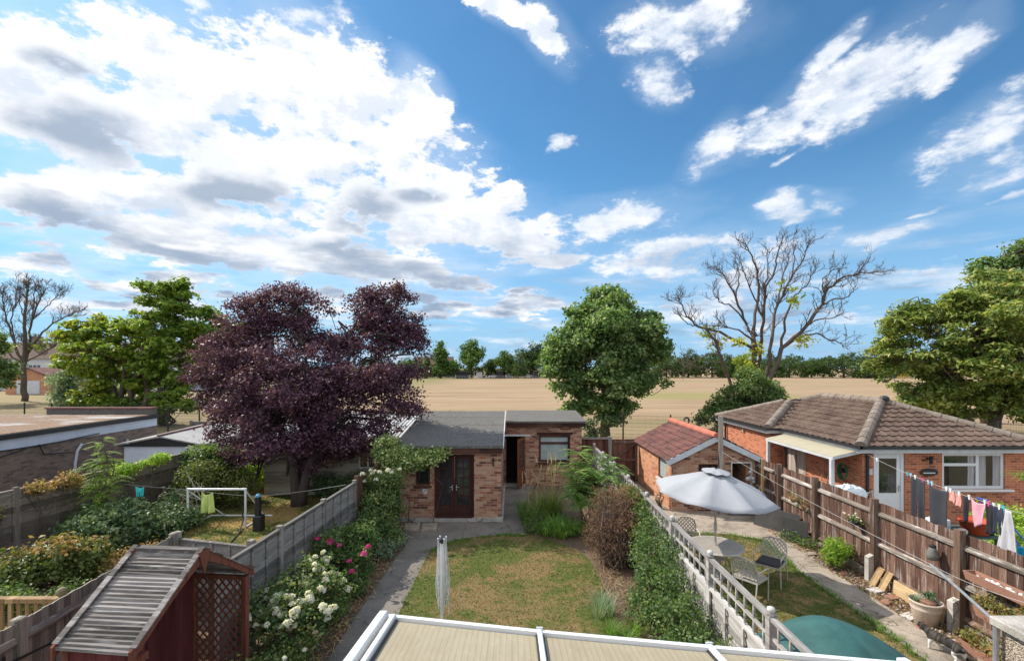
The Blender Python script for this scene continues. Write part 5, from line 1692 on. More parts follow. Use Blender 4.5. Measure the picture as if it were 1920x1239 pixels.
LEAF['tuft'] = foliage('yellow_green_tuft_leaf', [(0, (.09, .12, .02)), (.6, (.22, .24, .04)), (1, (.30, .24, .06))], .5, .35, .3)
bare('dead_tree', 'tall dead tree with bare spreading branches in the field behind the bungalow', at(1430, 795)[:2] + (0,),
     [([(1424, 800), (1419, 740), (1417, 700), (1413, 640), (1412, 622)], .42, .24),
      ([(1417, 700), (1425, 673), (1432, 603), (1435, 548), (1452, 508), (1460, 468), (1465, 452)], .26, .03),
      ([(1440, 800), (1438, 713), (1447, 638), (1455, 578), (1480, 528), (1505, 488), (1516, 455)], .30, .03),
      ([(1438, 740), (1442, 715), (1465, 653), (1510, 613), (1540, 573), (1545, 548), (1580, 520), (1615, 511), (1655, 509)], .36, .03),
      ([(1412, 630), (1400, 608), (1380, 558), (1360, 520), (1338, 500)], .22, .03),
      ([(1412, 622), (1422, 558), (1420, 508), (1405, 472), (1392, 460)], .22, .03),
      ([(1610, 512), (1628, 490), (1632, 482)], .07, .03),
      ([(1545, 548), (1542, 522), (1560, 506), (1588, 502)], .10, .03),
      ([(1465, 650), (1475, 588), (1490, 553), (1515, 533), (1530, 505)], .18, .03),
      ([(1413, 645), (1385, 618), (1355, 612), (1328, 610)], .13, .03),
      ([(1415, 660), (1350, 622), (1310, 613), (1287, 593), (1273, 566), (1280, 548)], .20, .03),
      ([(1390, 790), (1368, 713), (1355, 678), (1340, 638), (1322, 616)], .26, .08),
      ([(1465, 652), (1505, 628), (1540, 628), (1572, 642), (1590, 655)], .15, .03),
      ([(1400, 608), (1370, 573), (1348, 566), (1336, 545)], .12, .03),
      ([(1380, 560), (1386, 513), (1377, 492)], .12, .03),
      ([(1480, 528), (1490, 488), (1486, 462)], .11, .03),
      ([(1455, 578), (1466, 528), (1478, 490), (1480, 465)], .13, .03),
      ([(1432, 603), (1415, 560), (1398, 520), (1388, 492)], .13, .03),
      ([(1435, 548), (1440, 500), (1436, 462)], .12, .03),
      ([(1510, 613), (1530, 600), (1562, 596), (1580, 588)], .11, .03),
      ([(1310, 613), (1290, 608), (1268, 588)], .09, .03),
      ([(1355, 678), (1325, 682), (1298, 690), (1270, 699)], .09, .02),
      ([(1350, 660), (1320, 668), (1300, 678), (1285, 690)], .07, .02),
      ([(1540, 573), (1565, 560), (1592, 556), (1604, 535)], .11, .03)],
     40, 1.0, 31, 8, LEAF['tuft'], [(1330, 625, 26, 10), (1420, 655, 30, 12), (1490, 560, 26, 12), (1470, 535, 20, 5), (1345, 645, 22, 8), (1385, 640, 22, 7), (1500, 640, 26, 14), (1405, 690, 26, 10)])
bare('bare_tree', 'bare branched tree with a straight grey trunk at the left edge', at(45, 752)[:2] + (0,),
     [([(46, 756), (45, 715), (46, 680), (47, 640), (46, 590), (50, 555), (52, 535)], .62, .06),
      ([(45, 690), (32, 660), (20, 625), (8, 580), (2, 548)], .32, .05),
      ([(25, 640), (20, 600), (30, 565), (28, 540)], .16, .04),
      ([(46, 680), (56, 645), (60, 600), (76, 560), (88, 540)], .30, .05),
      ([(52, 665), (75, 630), (100, 605), (128, 592), (150, 580)], .24, .04),
      ([(48, 680), (75, 665), (98, 652), (110, 642)], .18, .04),
      ([(38, 680), (8, 655), (-15, 630)], .22, .05),
      ([(60, 600), (82, 580), (102, 560), (114, 552)], .13, .04),
      ([(46, 600), (36, 570), (40, 540)], .13, .04),
      ([(60, 610), (64, 570), (66, 540)], .13, .04)],
     66, 1.0, 33, 11, LEAF['syc'], [(70, 650, 36, 14), (90, 640, 20, 8), (15, 650, 28, 10)], 1.6, .9)
lobs = [((px - 960) / F * 60, 60 + dy_, CH - (py - HZ) / F * 60, r / F * 60, r / F * 60, r / F * 60 * .8) for (px, py, r, dy_) in [(5, 655, 22, 0), (-10, 640, 26, 0), (8, 690, 18, 0), (0, 715, 20, 0), (-15, 690, 30, 0)]]
tree('leafy_tree', 'green tree cut off by the left edge of the photo', ((5 - 960) / F * 60 - 2, 60, 0), [([(-66.5, 60, 0), (-66.5, 60, 6)], [.25, .1])], lobs, 420, 12, .6, .36, .25, LEAF['shrub'], M['bark'], None, 'tree', .25, .1, seed=35)

# far trees round the field
DFAR = 205.0


def far_proto(kind, seed):
    r_ = np.random.default_rng(seed)
    lo = []
    if kind == 'round':
        for _ in range(12):
            a = r_.uniform(0, 6.28); q = r_.uniform(0, .34)
            lo.append((q * math.cos(a), q * math.sin(a), r_.uniform(.36, .80), .2, .2, .17))
        lo.append((0, 0, .86, .14, .14, .12))
    elif kind == 'wide':
        for _ in range(14):
            a = r_.uniform(0, 6.28); q = r_.uniform(.05, .62)
            lo.append((q * math.cos(a), q * math.sin(a), r_.uniform(.12, .78 - .4 * q), .27, .27, .2))
    else:
        for _ in range(12):
            z = r_.uniform(.22, .9)
            q = r_.uniform(0, .2) * (1.1 - z) * 1.6
            a = r_.uniform(0, 6.28)
            lo.append((q * math.cos(a), q * math.sin(a), z, .15 * (1.25 - z), .15 * (1.25 - z), .13))
    return lo


FAR = [  # px, top, half width, kind, colour, distance, label
    (800, 672, 16, 'tall', 'farg', 200, 'small pale tree at the far edge just right of the purple tree'),
    (826, 643, 24, 'tall', 'farg', 198, 'slim far tree right of the purple tree, with a clear thin trunk'),
    (850, 676, 16, 'round', 'farg', 206, 'low far bush between the slim tree and the big round tree'),
    (884, 636, 34, 'round', 'farg', 204, 'largest round far tree above the left of the dry field'),
    (922, 672, 20, 'round', 'far', 212, 'low olive far tree right beside the largest round one'),
    (946, 657, 26, 'round', 'farg', 206, 'medium far tree left of the maple, behind the parked cars'),
    (972, 660, 26, 'wide', 'far', 200, 'olive far tree in front of the taller one left of the maple'),
    (1000, 641, 34, 'round', 'far', 215, 'tall dark far tree just left of the maple crown'),
    (1024, 655, 26, 'round', 'farg', 208, 'far tree touching the left side of the maple crown'),
    (1250, 655, 34, 'wide', 'far', 214, 'dark far tree emerging right of the maple crown'),
    (1290, 652, 40, 'wide', 'far', 212, 'dark far tree in the tree line left of the dead tree'),
    (1335, 650, 40, 'wide', 'far', 214, 'dark far tree behind the leaning dead limb'),
    (1372, 664, 30, 'wide', 'far', 212, 'low dark far tree left of the dead trunk'),
    (1400, 662, 22, 'round', 'syc', 190, 'yellow-green far tree close by the dead trunk'),
    (1440, 668, 34, 'wide', 'far', 216, 'dark far tree behind the dead trunk'),
    (1480, 661, 36, 'wide', 'far', 212, 'far tree just right of the dead trunk'),
    (1522, 668, 30, 'wide', 'farg', 214, 'lower pale far tree between two darker ones right of the dead tree'),
    (1582, 655, 54, 'wide', 'far', 206, 'broad domed far tree on the right of the dry field'),
    (1626, 668, 22, 'round', 'purple_far', 208, 'small purple far tree left of the chestnut'),
    (1656, 663, 36, 'wide', 'far', 212, 'dark far tree half behind the left of the chestnut'),
    (1700, 665, 40, 'wide', 'far', 216, 'far tree hidden behind the left of the chestnut'),
    (700, 662, 40, 'wide', 'far', 210, 'far tree showing through gaps in the purple tree'),
    (760, 668, 34, 'wide', 'farg', 214, 'far tree at the right rim of the purple tree'),
    (430, 650, 40, 'round', 'far', 140, 'green tree between the sycamore and the purple tree')]
PROTO = {}
for i, (px, top, hw_, kind, colr, D, lab) in enumerate(FAR):
    x = (px - 960) / F * D
    h = CH + (HZ - top) / F * D
    rx = hw_ / F * D
    key = (kind, colr, i % 2)
    if key not in PROTO:
        r_ = np.random.default_rng(100 + i)
        lo = far_proto(kind, 50 + i % 7 + 10 * (i % 2))
        C, out, kk = crown_points(lo, 620, .5, r_)
        mb = MB()
        clump_leaves(mb, C, out, 9, .055, .042, .032, .5, .8, None, .7, r_)
        o = thing('far_tree', (0, 0, 0), lab, 'tree', 'trees round the far side of the field')
        mb.build('crown', LEAF[colr], o)
        b = MB().tube([(0, 0, -.01), (.005, 0, .3), (0, 0, .55)], [.03, .02, .01], 6)
        for _ in range(5):
            c = lo[r_.integers(len(lo))]
            b.tube([(0, 0, .25), (c[0] * .5, c[1] * .5, .3 + c[2] * .2), c[:3]], [.014, .01, .005], 5)
        b.build('trunk', M['bark_dark'], o)
        PROTO[key] = o
    else:
        o = dup(PROTO[key], lab)
    bw = {'round': .5, 'wide': .82, 'tall': .3}[kind]
    place(o, (x, D, 0), random.uniform(0, 6.28), (rx / bw * 1.14, rx / bw * 1.14, h * 1.04))
# dark hedge and scrub line along the far side
mb = MB()
r_ = np.random.default_rng(77)
C = []
for seg in ((-60, 20, 210), (60, 240, 216), (-240, -60, 205)):
    nn_ = int((seg[1] - seg[0]) * 17)
    C.append(np.stack([r_.uniform(seg[0], seg[1], nn_), seg[2] + 6 + r_.uniform(-1, 1, nn_), np.zeros(nn_)], 1))
    xx = C[-1][:, 0]
    hh = (8.5 + 1.6 * np.sin(xx * .21) + 1.3 * np.sin(xx * .47 + 1) + .8 * np.sin(xx * 1.3)) if seg[0] > 0 else (4.0 + 1.0 * np.sin(xx * .3) + .7 * np.sin(xx * .9))
    C[-1][:, 2] = .2 + hh * r_.random(nn_) ** .8
C = np.concatenate(C)
clump_leaves(mb, C, np.tile([0, -1, .4], (len(C), 1)).astype(float), 7, .8, .75, .55, .4, .8, None, .8, r_)
tag(mb.build('hedge', LEAF['far'], None, origin=(0, 215, 0)), 'long dark hedge and scrub along the far side of the field', 'hedge', None, 'stuff')

# ------------------------------------------------------------------ garden plants
def shrub(name, label, lobes, ncl, per, crad, L, Wd, leafm, cat='shrub', group=None, seed=1, up=.5, rnd=.9, stem=.03, flat=.8, shell=.45, stemm=None, twigs=6, tint_f=None):
    r_ = np.random.default_rng(seed)
    lb = np.array(lobes, float)
    base = (lb[:, 0].mean(), lb[:, 1].mean(), 0)
    o = thing(name, base, label, cat, group)
    C, out, k = crown_points(lobes, ncl, shell, r_)
    keep = C[:, 2] > .03
    C, out = C[keep], out[keep]
    lf = MB()
    clump_leaves(lf, C, out, per, crad, L, Wd, up, rnd, tint_f, flat, r_)
    lf.build('foliage', leafm, o)
    b = MB()
    for l in lobes:
        for _ in range(twigs):
            tip = np.array(l[:3]) + r_.normal(size=3) * np.array(l[3:6]) * .45
            foot = (l[0] * .6 + base[0] * .4 + r_.normal() * .06, l[1] * .6 + base[1] * .4 + r_.normal() * .06, -.02)
            if tip[2] > .1: b.tube(curve(foot, tip, .05, 1.0, 5, r_), np.linspace(stem, stem * .3, 5), 5, cap=False)
    if b.n: b.build('stems', stemm or M['bark'], o, fix=False)
    return o, C, out


def bloom_mesh(r, petals=9, seed=0):
    """a small double flower of overlapping petals"""
    r_ = np.random.default_rng(seed)
    mb = MB()
    n = petals * 3
    a = r_.uniform(0, 6.28, n)
    el_ = np.repeat([.25, .7, 1.15], petals)
    d = np.stack([np.cos(a) * np.cos(el_), np.sin(a) * np.cos(el_), np.sin(el_)], 1)
    leaf_mesh(mb, d * r * .62, d + r_.normal(size=(n, 3)) * .25, r * .9, r * .95, r_.random(n), .3, r_)
    return mb


M['petal_w'] = foliage('white_petal', [(0, (.62, .56, .52)), (.5, (.78, .75, .71)), (1, (.80, .80, .78))], .6, .3, .2)
M['petal_p'] = foliage('pink_petal', [(0, (.50, .03, .14)), (.5, (.66, .06, .26)), (1, (.70, .16, .42))], .6, .3, .2)
M['petal_b'] = foliage('blush_petal', [(0, (.52, .33, .27)), (.5, (.62, .47, .42)), (1, (.60, .40, .36))], .6, .3, .2)


def blooms(parent, C, mat, r, seed, name='blossom', k=4):
    """each flower head a part of its own"""
    r_ = np.random.default_rng(seed)
    org = np.array(LOC[parent])
    protos = []
    for i, c in enumerate(C):
        if i < k:
            o = bloom_mesh(r, 8, seed + i).build(name, mat, parent, local=True)
            protos.append(o)
        else:
            o = protos[i % k].copy()
            COL.objects.link(o)
            o.parent = parent
        o.location = tuple(np.array(c) - org)
        o.rotation_euler = (r_.uniform(-.6, .4), r_.uniform(-.5, .5), r_.uniform(0, 6.28))
        s = r_.uniform(.7, 1.35)
        o.scale = (s, s, s)


def pick(C, out, n, r_, cond=None):
    i = np.arange(len(C))
    if cond is not None: i = i[cond]
    i = r_.choice(i, min(n, len(i)), replace=False)
    return C[i] + out[i] * .05


# white rose by the arbour
r_ = np.random.default_rng(201)
o, C, out = shrub('white_rose', 'large rose bush covered in white blooms beside the arbour', [(-3.75, 8.4, .85, .55, .6, .5), (-3.95, 7.7, .8, .45, .5, .45), (-3.5, 7.6, .55, .5, .5, .5), (-3.75, 9.0, .75, .4, .45, .45), (-3.4, 8.6, .6, .45, .5, .5)], 620, 12, .11, .062, .038, LEAF['rose'], 'rose bush', None, 301, stem=.014)
hi = C[:, 2] > .62
cl_ = pick(C, out, 34, r_, hi & (out[:, 2] > -.1))
P = np.concatenate([c + r_.normal(size=(int(r_.integers(2, 5)), 3)) * .075 for c in cl_])[:98]
blooms(o, P, M['petal_w'], .068, 211)
lowc = pick(C, out, 8, r_, (C[:, 2] > .4) & (C[:, 2] < .8))
blooms(o, np.concatenate([c + r_.normal(size=(2, 3)) * .06 for c in lowc]), M['petal_b'], .045, 231, 'fading_blossom')
# low thorny growth in front of it
o, C, out = shrub('low_rose', 'low reddish-green rose growth at the foot of the white rose', [(-3.65, 6.5, .35, .5, .5, .4), (-3.55, 7.0, .3, .45, .5, .3), (-3.85, 6.0, .35, .4, .5, .35), (-3.5, 5.7, .25, .3, .5, .3)], 430, 11, .11, .055, .032, LEAF['rose'], 'rose bush', None, 302, tint_f=lambda P, t, c: t * .7 + .25, stem=.012)
blooms(o, pick(C, out, 5, r_, C[:, 2] > .4), M['petal_w'], .045, 241)
# pink roses
o, C, out = shrub('pink_rose', 'pink-flowered rose bush against the grey panel fence', [(-4.0, 10.1, .9, .35, .45, .4), (-3.75, 10.5, .55, .4, .5, .45), (-3.95, 10.7, .85, .3, .4, .35)], 300, 12, .11, .075, .045, LEAF['shrub'], 'rose bush', None, 303, stem=.012, tint_f=lambda P, t, c: t * .7 + .2)
blooms(o, np.array([(-4.05, 9.75, 1.22), (-3.66, 9.95, 1.02), (-3.85, 9.9, 1.1)]), M['petal_p'], .075, 251)
o, C, out = shrub('pink_rose', 'pink-flowered rose bush leaning over the path edge', [(-3.55, 10.9, .75, .4, .5, .45), (-3.4, 10.3, .45, .4, .45, .4), (-3.6, 11.4, .7, .35, .45, .45), (-3.3, 9.8, .3, .3, .35, .3)], 380, 12, .11, .075, .045, LEAF['rose'], 'rose bush', None, 304, stem=.012, tint_f=lambda P, t, c: t * .75 + .12)
blooms(o, np.array([(-3.42, 9.85, .72), (-3.15, 9.95, .82), (-3.06, 10.0, .95), (-3.28, 9.6, .60)]), M['petal_p'], .075, 261)
# rambling rose against the outhouse
o, C, out = shrub('rambling_rose', 'tall rambling rose with a few white blooms beside the outhouse wall', [(-3.65, 13.3, 1.4, .4, .5, .45), (-3.45, 13.1, .9, .45, .5, .5), (-3.75, 12.6, 1.0, .35, .5, .45), (-3.4, 12.3, .5, .5, .5, .45), (-3.35, 13.4, 1.55, .3, .3, .35), (-3.7, 12.0, .7, .3, .4, .4), (-3.9, 13.2, 1.6, .25, .3, .25)], 640, 12, .13, .075, .042, LEAF['rose'], 'rose bush', None, 305, stem=.012, flat=.9)
blooms(o, np.array([atd(px, py, 12.9) for px, py in [(695, 882), (703, 884), (712, 886), (680, 890), (728, 882), (750, 880), (683, 903), (705, 900), (735, 886), (698, 888)]]), M['petal_w'], .075, 271)
shrub('daisy_clump', 'grey-green feathery clump at the foot of the rambling rose', [(-3.2, 11.9, .22, .35, .45, .25), (-3.05, 12.5, .2, .3, .4, .22)], 200, 12, .09, .06, .018, LEAF['sil'], 'plant', None, 306)
shrub('green_tuft', 'small bright green feathery plant alone by the concrete path', [(-3.42, 9.0, .14, .24, .28, .18)], 90, 14, .08, .08, .02, LEAF['fern'], 'plant', None, 307)
# variegated shrub on the outhouse corner
o, C, out = shrub('variegated_euonymus', 'cream-variegated shrub hanging over the corner of the outhouse', [(-3.75, 14.4, 2.15, .5, .35, .45), (-3.25, 14.2, 2.0, .5, .35, .4), (-2.75, 14.15, 2.0, .45, .3, .32), (-2.35, 14.15, 2.12, .35, .25, .2), (-3.9, 14.5, 2.4, .35, .3, .28), (-2.1, 14.2, 2.22, .2, .2, .12)], 430, 13, .13, .085, .05, LEAF['varieg'], 'shrub', None, 308, stem=.012, twigs=1, stemm=M['bark_dark'])


# strap-leaved and grassy clumps
def blades(mb, base, n, h, spread, width, r_, droop=.5, tint=(0, 1)):
    """arching blades, three quads each"""
    V, Fc, T = [], [], []
    for i in range(n):
        a = r_.uniform(0, 6.28)
        q = spread * r_.random() ** .6
        f = np.array(base) + np.array([math.cos(a), math.sin(a), 0]) * q * .35
        d = np.array([math.cos(a), math.sin(a), 0])
        s = np.array([-math.sin(a), math.cos(a), 0]) * width * r_.uniform(.6, 1.2)
        hh = h * r_.uniform(.55, 1.1)
        k = len(V)
        for j in range(4):
            t = j / 3
            p = f + d * q * (t ** 1.6) + np.array([0, 0, hh * (t - droop * t ** 2.6)])
            w = s * (1 - t * .9) * .5
            V += [p - w, p + w]
        for j in range(3): Fc.append([k + 2 * j, k + 2 * j + 1, k + 2 * j + 3, k + 2 * j + 2])
        tt = r_.uniform(*tint)
        T += [tt] * 3
    mb.add(np.array(V), np.array(Fc), np.array(T))


def clump(name, label, centers, n, h, spread, width, mat, seed, cat='plant', droop=.5, tint=(0, 1), seeds=0, group=None):
    r_ = np.random.default_rng(seed)
    c = np.array(centers).mean(0)
    o = thing(name, (c[0], c[1], 0), label, cat, group)
    mb = MB()
    for q in centers: blades(mb, (q[0], q[1], 0), n, h * r_.uniform(.85, 1.1), spread, width, r_, droop, tint)
    mb.build('blades', mat, o)
    if seeds:
        b = MB()
        for _ in range(seeds):
            q = centers[r_.integers(len(centers))]
            a = r_.uniform(0, 6.28)
            tip = (q[0] + math.cos(a) * spread * .6 * r_.random(), q[1] + math.sin(a) * spread * .5, h * r_.uniform(1.0, 1.35))
            P = curve((q[0], q[1], .1), tip, .02, .4, 5, r_)
            b.tube(P, .004, 4, cap=False)
            b.tube([P[-1], P[-1] + (P[-1] - P[-2]) * .7], [.018, .004], 5)
        b.build('seed_heads', M['straw'], o, fix=False)
    return o


M['straw'] = simple('straw', (.42, .32, .15), .9, .3, 9.0)
clump('ornamental_grass', 'dark arching grass clump nearest the outhouse doorway', [(.45, 14.9), (.75, 14.5), (.55, 14.2)], 210, 1.05, .62, .022, LEAF['grass'], 401, tint=(0, .55), seeds=10)
clump('ornamental_grass', 'tall straw-tinged grass clump under the outhouse window', [(1.0, 15.2), (1.35, 15.0), (1.15, 14.7)], 200, 1.35, .6, .02, LEAF['grass'], 402, droop=.4, tint=(.1, .85), seeds=18)
clump('day_lily', 'bright strap-leaved clump at the end of the lawn', [(1.0, 13.5), (1.4, 13.3), (1.7, 13.5), (1.3, 13.9)], 170, .85, .62, .034, LEAF['strap'], 403, droop=.6)
shrub('low_shrub', 'low olive shrub beside the path end', [(.55, 13.65, .2, .3, .25, .25), (.8, 13.8, .25, .25, .25, .28)], 130, 11, .09, .05, .028, LEAF['shrub'], 'shrub', None, 404)


# pinnate-leaved bush by the trellis
def frond_bush(name, label, base, stems, mat, seed, nf=16, fl=.75, cat='shrub'):
    r_ = np.random.default_rng(seed)
    o = thing(name, base, label, cat)
    lf, sb = MB(), MB()
    for (tip, rad) in stems:
        P = curve((base[0] + r_.normal() * .1, base[1] + r_.normal() * .1, 0), tip, 0, .6, 6, r_)
        sb.tube(P, np.linspace(.022, .008, 6), 5)
        for i in range(nf):
            k = r_.uniform(2.2, 5)
            a0 = P[int(k)] + (P[min(int(k) + 1, 5)] - P[int(k)]) * (k % 1)
            a = r_.uniform(0, 6.28)
            d = np.array([math.cos(a), math.sin(a), r_.uniform(.1, .7)])
            L = fl * r_.uniform(.6, 1.15)
            t = np.linspace(.12, 1, 9)
            R_ = a0 + unit(d) * (t * L)[:, None] - np.array([0, 0, 1]) * ((t ** 2) * L * .45)[:, None]
            dirs = unit(np.gradient(R_, axis=0))
            side = unit(np.cross(dirs, [0, 0, 1]))
            sb.tube(R_, .004, 3, cap=False)
            for s in (-1, 1):
                T = unit(side * s + dirs * .45 - np.array([0, 0, .25]))
                ll = .19 * (1 - .5 * np.abs(t - .5)) * fl / .75
                leaf_mesh(lf, R_ + T * (ll * .5)[:, None], np.cross(T, dirs) * s * np.sign(1) + np.array([0, 0, 1.2]), ll, ll * .36, np.clip(r_.uniform(0, .6) + r_.random(9) * .4, 0, 1), .1, r_, T)
    lf.build('fronds', mat, o)
    sb.build('stems', M['bark'], o, fix=False)
    return o


frond_bush('mahonia', 'tall bright green pinnate-leaved shrub against the trellis fence', (2.35, 14.2, 0),
           [((2.0, 14.3, 2.2), 1), ((2.5, 14.4, 2.35), 1), ((2.9, 14.3, 2.1), 1), ((1.8, 14.0, 1.7), 1), ((2.4, 13.8, 1.8), 1), ((2.9, 13.9, 1.7), 1), ((3.2, 14.5, 2.0), 1), ((2.2, 13.6, 1.2), 1), ((1.7, 14.5, 1.9), 1), ((2.7, 13.5, 1.1), 1), ((1.9, 13.9, 1.3), 1), ((2.4, 14.5, 1.5), 1)], LEAF['fern'], 405, 34, .58)
frond_bush('young_ash', 'slim lime-green pinnate sapling rising over the left panel fence', (-11.35, 13.0, 0),
           [((-11.3, 13.0, 2.9), 1), ((-11.2, 12.95, 2.4), 1), ((-11.5, 13.0, 2.2), 1), ((-11.3, 12.85, 1.9), 1), ((-11.1, 13.05, 2.3), 1), ((-11.45, 12.9, 1.6), 1), ((-11.35, 13.0, 2.65), 1), ((-11.25, 12.9, 2.1), 1)], LEAF['lime'], 406, 20, .42, 'sapling')

# dead brown conifer
r_ = np.random.default_rng(407)
dlob = [(2.40, 11.6, 1.1, .62, .6, .75), (2.9, 11.8, 1.2, .5, .6, .72), (3.0, 11.4, 1.0, .4, .5, .6), (2.2, 11.3, .7, .5, .5, .6), (2.7, 11.2, .8, .45, .5, .6), (2.5, 11.9, 1.5, .5, .5, .4)]
o, C, out = shrub('dead_bush', 'dead brown rounded bush beside the lawn', dlob, 680, 12, .11, .05, .022, LEAF['dead'], 'bush', None, 407, stem=.02, rnd=1.2, twigs=10, stemm=M['bark_dark'], tint_f=lambda P, t, c: np.clip(t * .6 + .5 * np.clip((P[:, 0] - 2.3) * 1.1, 0, 1) * np.clip((P[:, 2] - .6), 0, 1), 0, 1))
b = MB()
for c_ in C[::1]:
    foot = np.array([2.5 + r_.normal() * .15, 11.5 + r_.normal() * .2, .05 + r_.random() * .4])
    b.tube(curve(foot, c_, .05, .9, 5, r_), [.011, .008, .006, .004, .002], 3, cap=False)
b.build('twigs', simple('grey_brown_twig', (.20, .14, .105), .95, .3, 8.0), o, fix=False)

# hedge of climbers smothering the trellis fence
shrub('honeysuckle', 'sprawling green honeysuckle smothering the near half of the trellis fence', [(2.95, 10.4, .9, .3, .45, .5), (2.85, 9.8, .8, .35, .45, .5), (2.75, 9.2, .6, .4, .5, .5), (2.9, 8.6, .8, .3, .5, .5), (2.7, 8.1, .5, .4, .5, .42), (2.85, 7.6, .65, .35, .5, .45), (2.6, 7.2, .35, .5, .5, .35), (2.95, 7.0, .5, .35, .5, .4), (2.5, 8.8, .3, .4, .5, .3), (3.1, 9.3, 1.2, .2, .5, .25), (3.1, 10.2, 1.3, .2, .4, .25)],
      1100, 11, .11, .062, .036, LEAF['rose'], 'climber', None, 408, stem=.012, tint_f=lambda P, t, c: t * .85 + .02)
shrub('ivy', 'ivy and green climber behind the dead bush on the trellis', [(3.15, 11.2, 1.2, .2, .5, .4), (3.1, 11.9, 1.45, .25, .4, .3), (3.1, 12.5, 1.3, .25, .4, .4), (3.0, 13.0, .9, .3, .4, .5)], 300, 12, .11, .07, .05, LEAF['shrub'], 'climber', None, 409)
clump('grass_tuft', 'long green grass tuft at the near edge of the lawn bed', [(1.75, 8.4), (2.0, 8.2), (2.2, 8.5), (1.95, 7.8), (1.7, 7.7)], 130, .42, .34, .012, LEAF['strap'], 410, tint=(0, .9))
clump('lavender', 'greyish lavender clump between lawn and honeysuckle', [(1.75, 9.4), (1.9, 9.1), (1.65, 9.0)], 120, .45, .3, .010, LEAF['sil'], 411, droop=.2)

# left garden planting
L_ = [('shrub', 'dark glossy shrub in the middle of the left border', [(-10.9, 12.2, .6, .7, .7, .5), (-10.3, 12.0, .6, .6, .6, .55), (-10.6, 12.8, .7, .6, .6, .5), (-11.2, 12.6, .6, .5, .5, .5), (-10.0, 12.6, .55, .5, .5, .5)], 560, 12, .17, .13, .055, 'dark', 501, {}),
      ('hydrangea', 'pink-tipped hydrangea in the near left border', [(-10.1, 10.4, .55, .6, .6, .5), (-10.6, 10.2, .45, .5, .5, .45), (-9.7, 10.7, .45, .5, .5, .45)], 360, 12, .15, .10, .06, 'rust', 502, {'tint_f': lambda P, t, c: np.where((P[:, 2] > .72) & (c > .4), t * .4 + .42, t * .42)}),
      ('ground_cover', 'low green ground cover behind the balustrade', [(-10.5, 9.3, .25, .7, .6, .3), (-9.8, 9.1, .2, .6, .5, .25), (-11.2, 9.6, .3, .6, .6, .4), (-9.2, 9.6, .15, .4, .5, .18)], 420, 12, .13, .07, .045, 'shrub', 503, {}),
      ('shrub', 'low mixed green shrubs at the foot of the left fence', [(-10.1, 13.8, .4, .5, .6, .4), (-10.4, 14.5, .5, .5, .6, .5), (-9.7, 13.3, .3, .4, .5, .3), (-9.6, 14.0, .3, .4, .5, .35)], 380, 12, .14, .08, .05, 'dark', 504, {}),
      ('shrub', 'tall bright green bush in front of the white shed', [(-11.0, 16.6, 1.5, .6, .6, .6), (-10.5, 16.4, 1.6, .6, .6, .55), (-10.2, 16.9, 1.2, .6, .6, .6)], 420, 12, .17, .10, .065, 'shrub', 505, {}),
      ('shrub', 'dark brownish shrub behind the little goal', [(-10.6, 15.7, .9, .7, .6, .7), (-9.9, 15.8, .8, .6, .6, .7), (-9.3, 16.0, .75, .6, .6, .65), (-10.2, 15.6, 1.3, .6, .5, .4)], 560, 12, .17, .09, .05, 'rust', 506, {'tint_f': lambda P, t, c: t * .55}),
      ('shrub', 'sunlit yellow-green bush under the purple tree', [(-9.2, 19.0, .8, .8, .7, .7), (-8.4, 18.6, .7, .7, .7, .7), (-9.9, 18.6, .9, .7, .7, .8), (-8.9, 18.2, .4, .8, .6, .4)], 620, 12, .17, .12, .055, 'lime', 507, {}),
      ('climber', 'orange-leaved climber over the nearest left panel', [(-12.05, 12.0, 1.72, .22, .3, .2), (-11.95, 12.7, 1.75, .22, .35, .22)], 110, 12, .11, .07, .045, 'rust', 508, {'tint_f': lambda P, t, c: t * .55 + .4}),
      ('climber', 'orange-tinged climber at the left edge of the photo', [(-12.4, 10.9, 1.6, .16, .25, .15), (-12.35, 11.15, 1.3, .16, .2, .25)], 55, 12, .11, .07, .045, 'rust', 509, {'tint_f': lambda P, t, c: t * .5 + .3}),
      ('climber', 'yellow-green climber on the panel right of the sapling', [(-11.5, 14.0, 1.75, .2, .4, .2), (-11.3, 14.9, 1.85, .2, .6, .15)], 130, 12, .11, .07, .045, 'lime', 510, {}),
      ('dry_plant', 'straw-coloured dried plant at the edge of the left lawn', [(-9.1, 10.9, .3, .4, .4, .25), (-8.9, 11.6, .25, .3, .4, .25)], 140, 10, .13, .06, .03, 'rust', 511, {'tint_f': lambda P, t, c: t * .4 + .5}),
      ('shrub', 'dark shrubs at the foot of the cream boarded shed', [(-6.9, 17.2, .5, .6, .3, .5), (-6.0, 17.2, .45, .5, .3, .5), (-5.4, 17.1, .6, .4, .3, .5)], 260, 12, .15, .09, .05, 'dark', 512, {}),
      ('shrub', 'pale weedy plants along the lawn side of the grey panels', [(-4.95, 9.9, .2, .3, .7, .25), (-5.2, 10.8, .18, .3, .5, .2), (-4.8, 11.5, .25, .25, .5, .3)], 200, 11, .11, .06, .03, 'sil', 513, {})]
for (nm, lab, lobes, ncl, per, cr, L, Wd, mt, sdd, kw) in L_:
    shrub(nm, lab, lobes, ncl, per, cr, L, Wd, LEAF[mt], 'climber' if nm == 'climber' else 'shrub', None, sdd, stem=.014, **kw)
b = MB()
r_ = np.random.default_rng(515)
for k in range(7): b.tube(curve((-10.1 + r_.normal() * .1, 14.6, 0), (-10.1 + r_.normal() * .35, 14.6 + r_.normal() * .3, 1.15), .05, 1.4, 6, r_), np.linspace(.022, .008, 6), 5)
single(b, 'bare_shrub', simple('pale_bare_stem', (.42, .37, .30), .9, .2, 6.0), 'pale bare stems of a dead shrub against the left fence', 'shrub', fix=False)

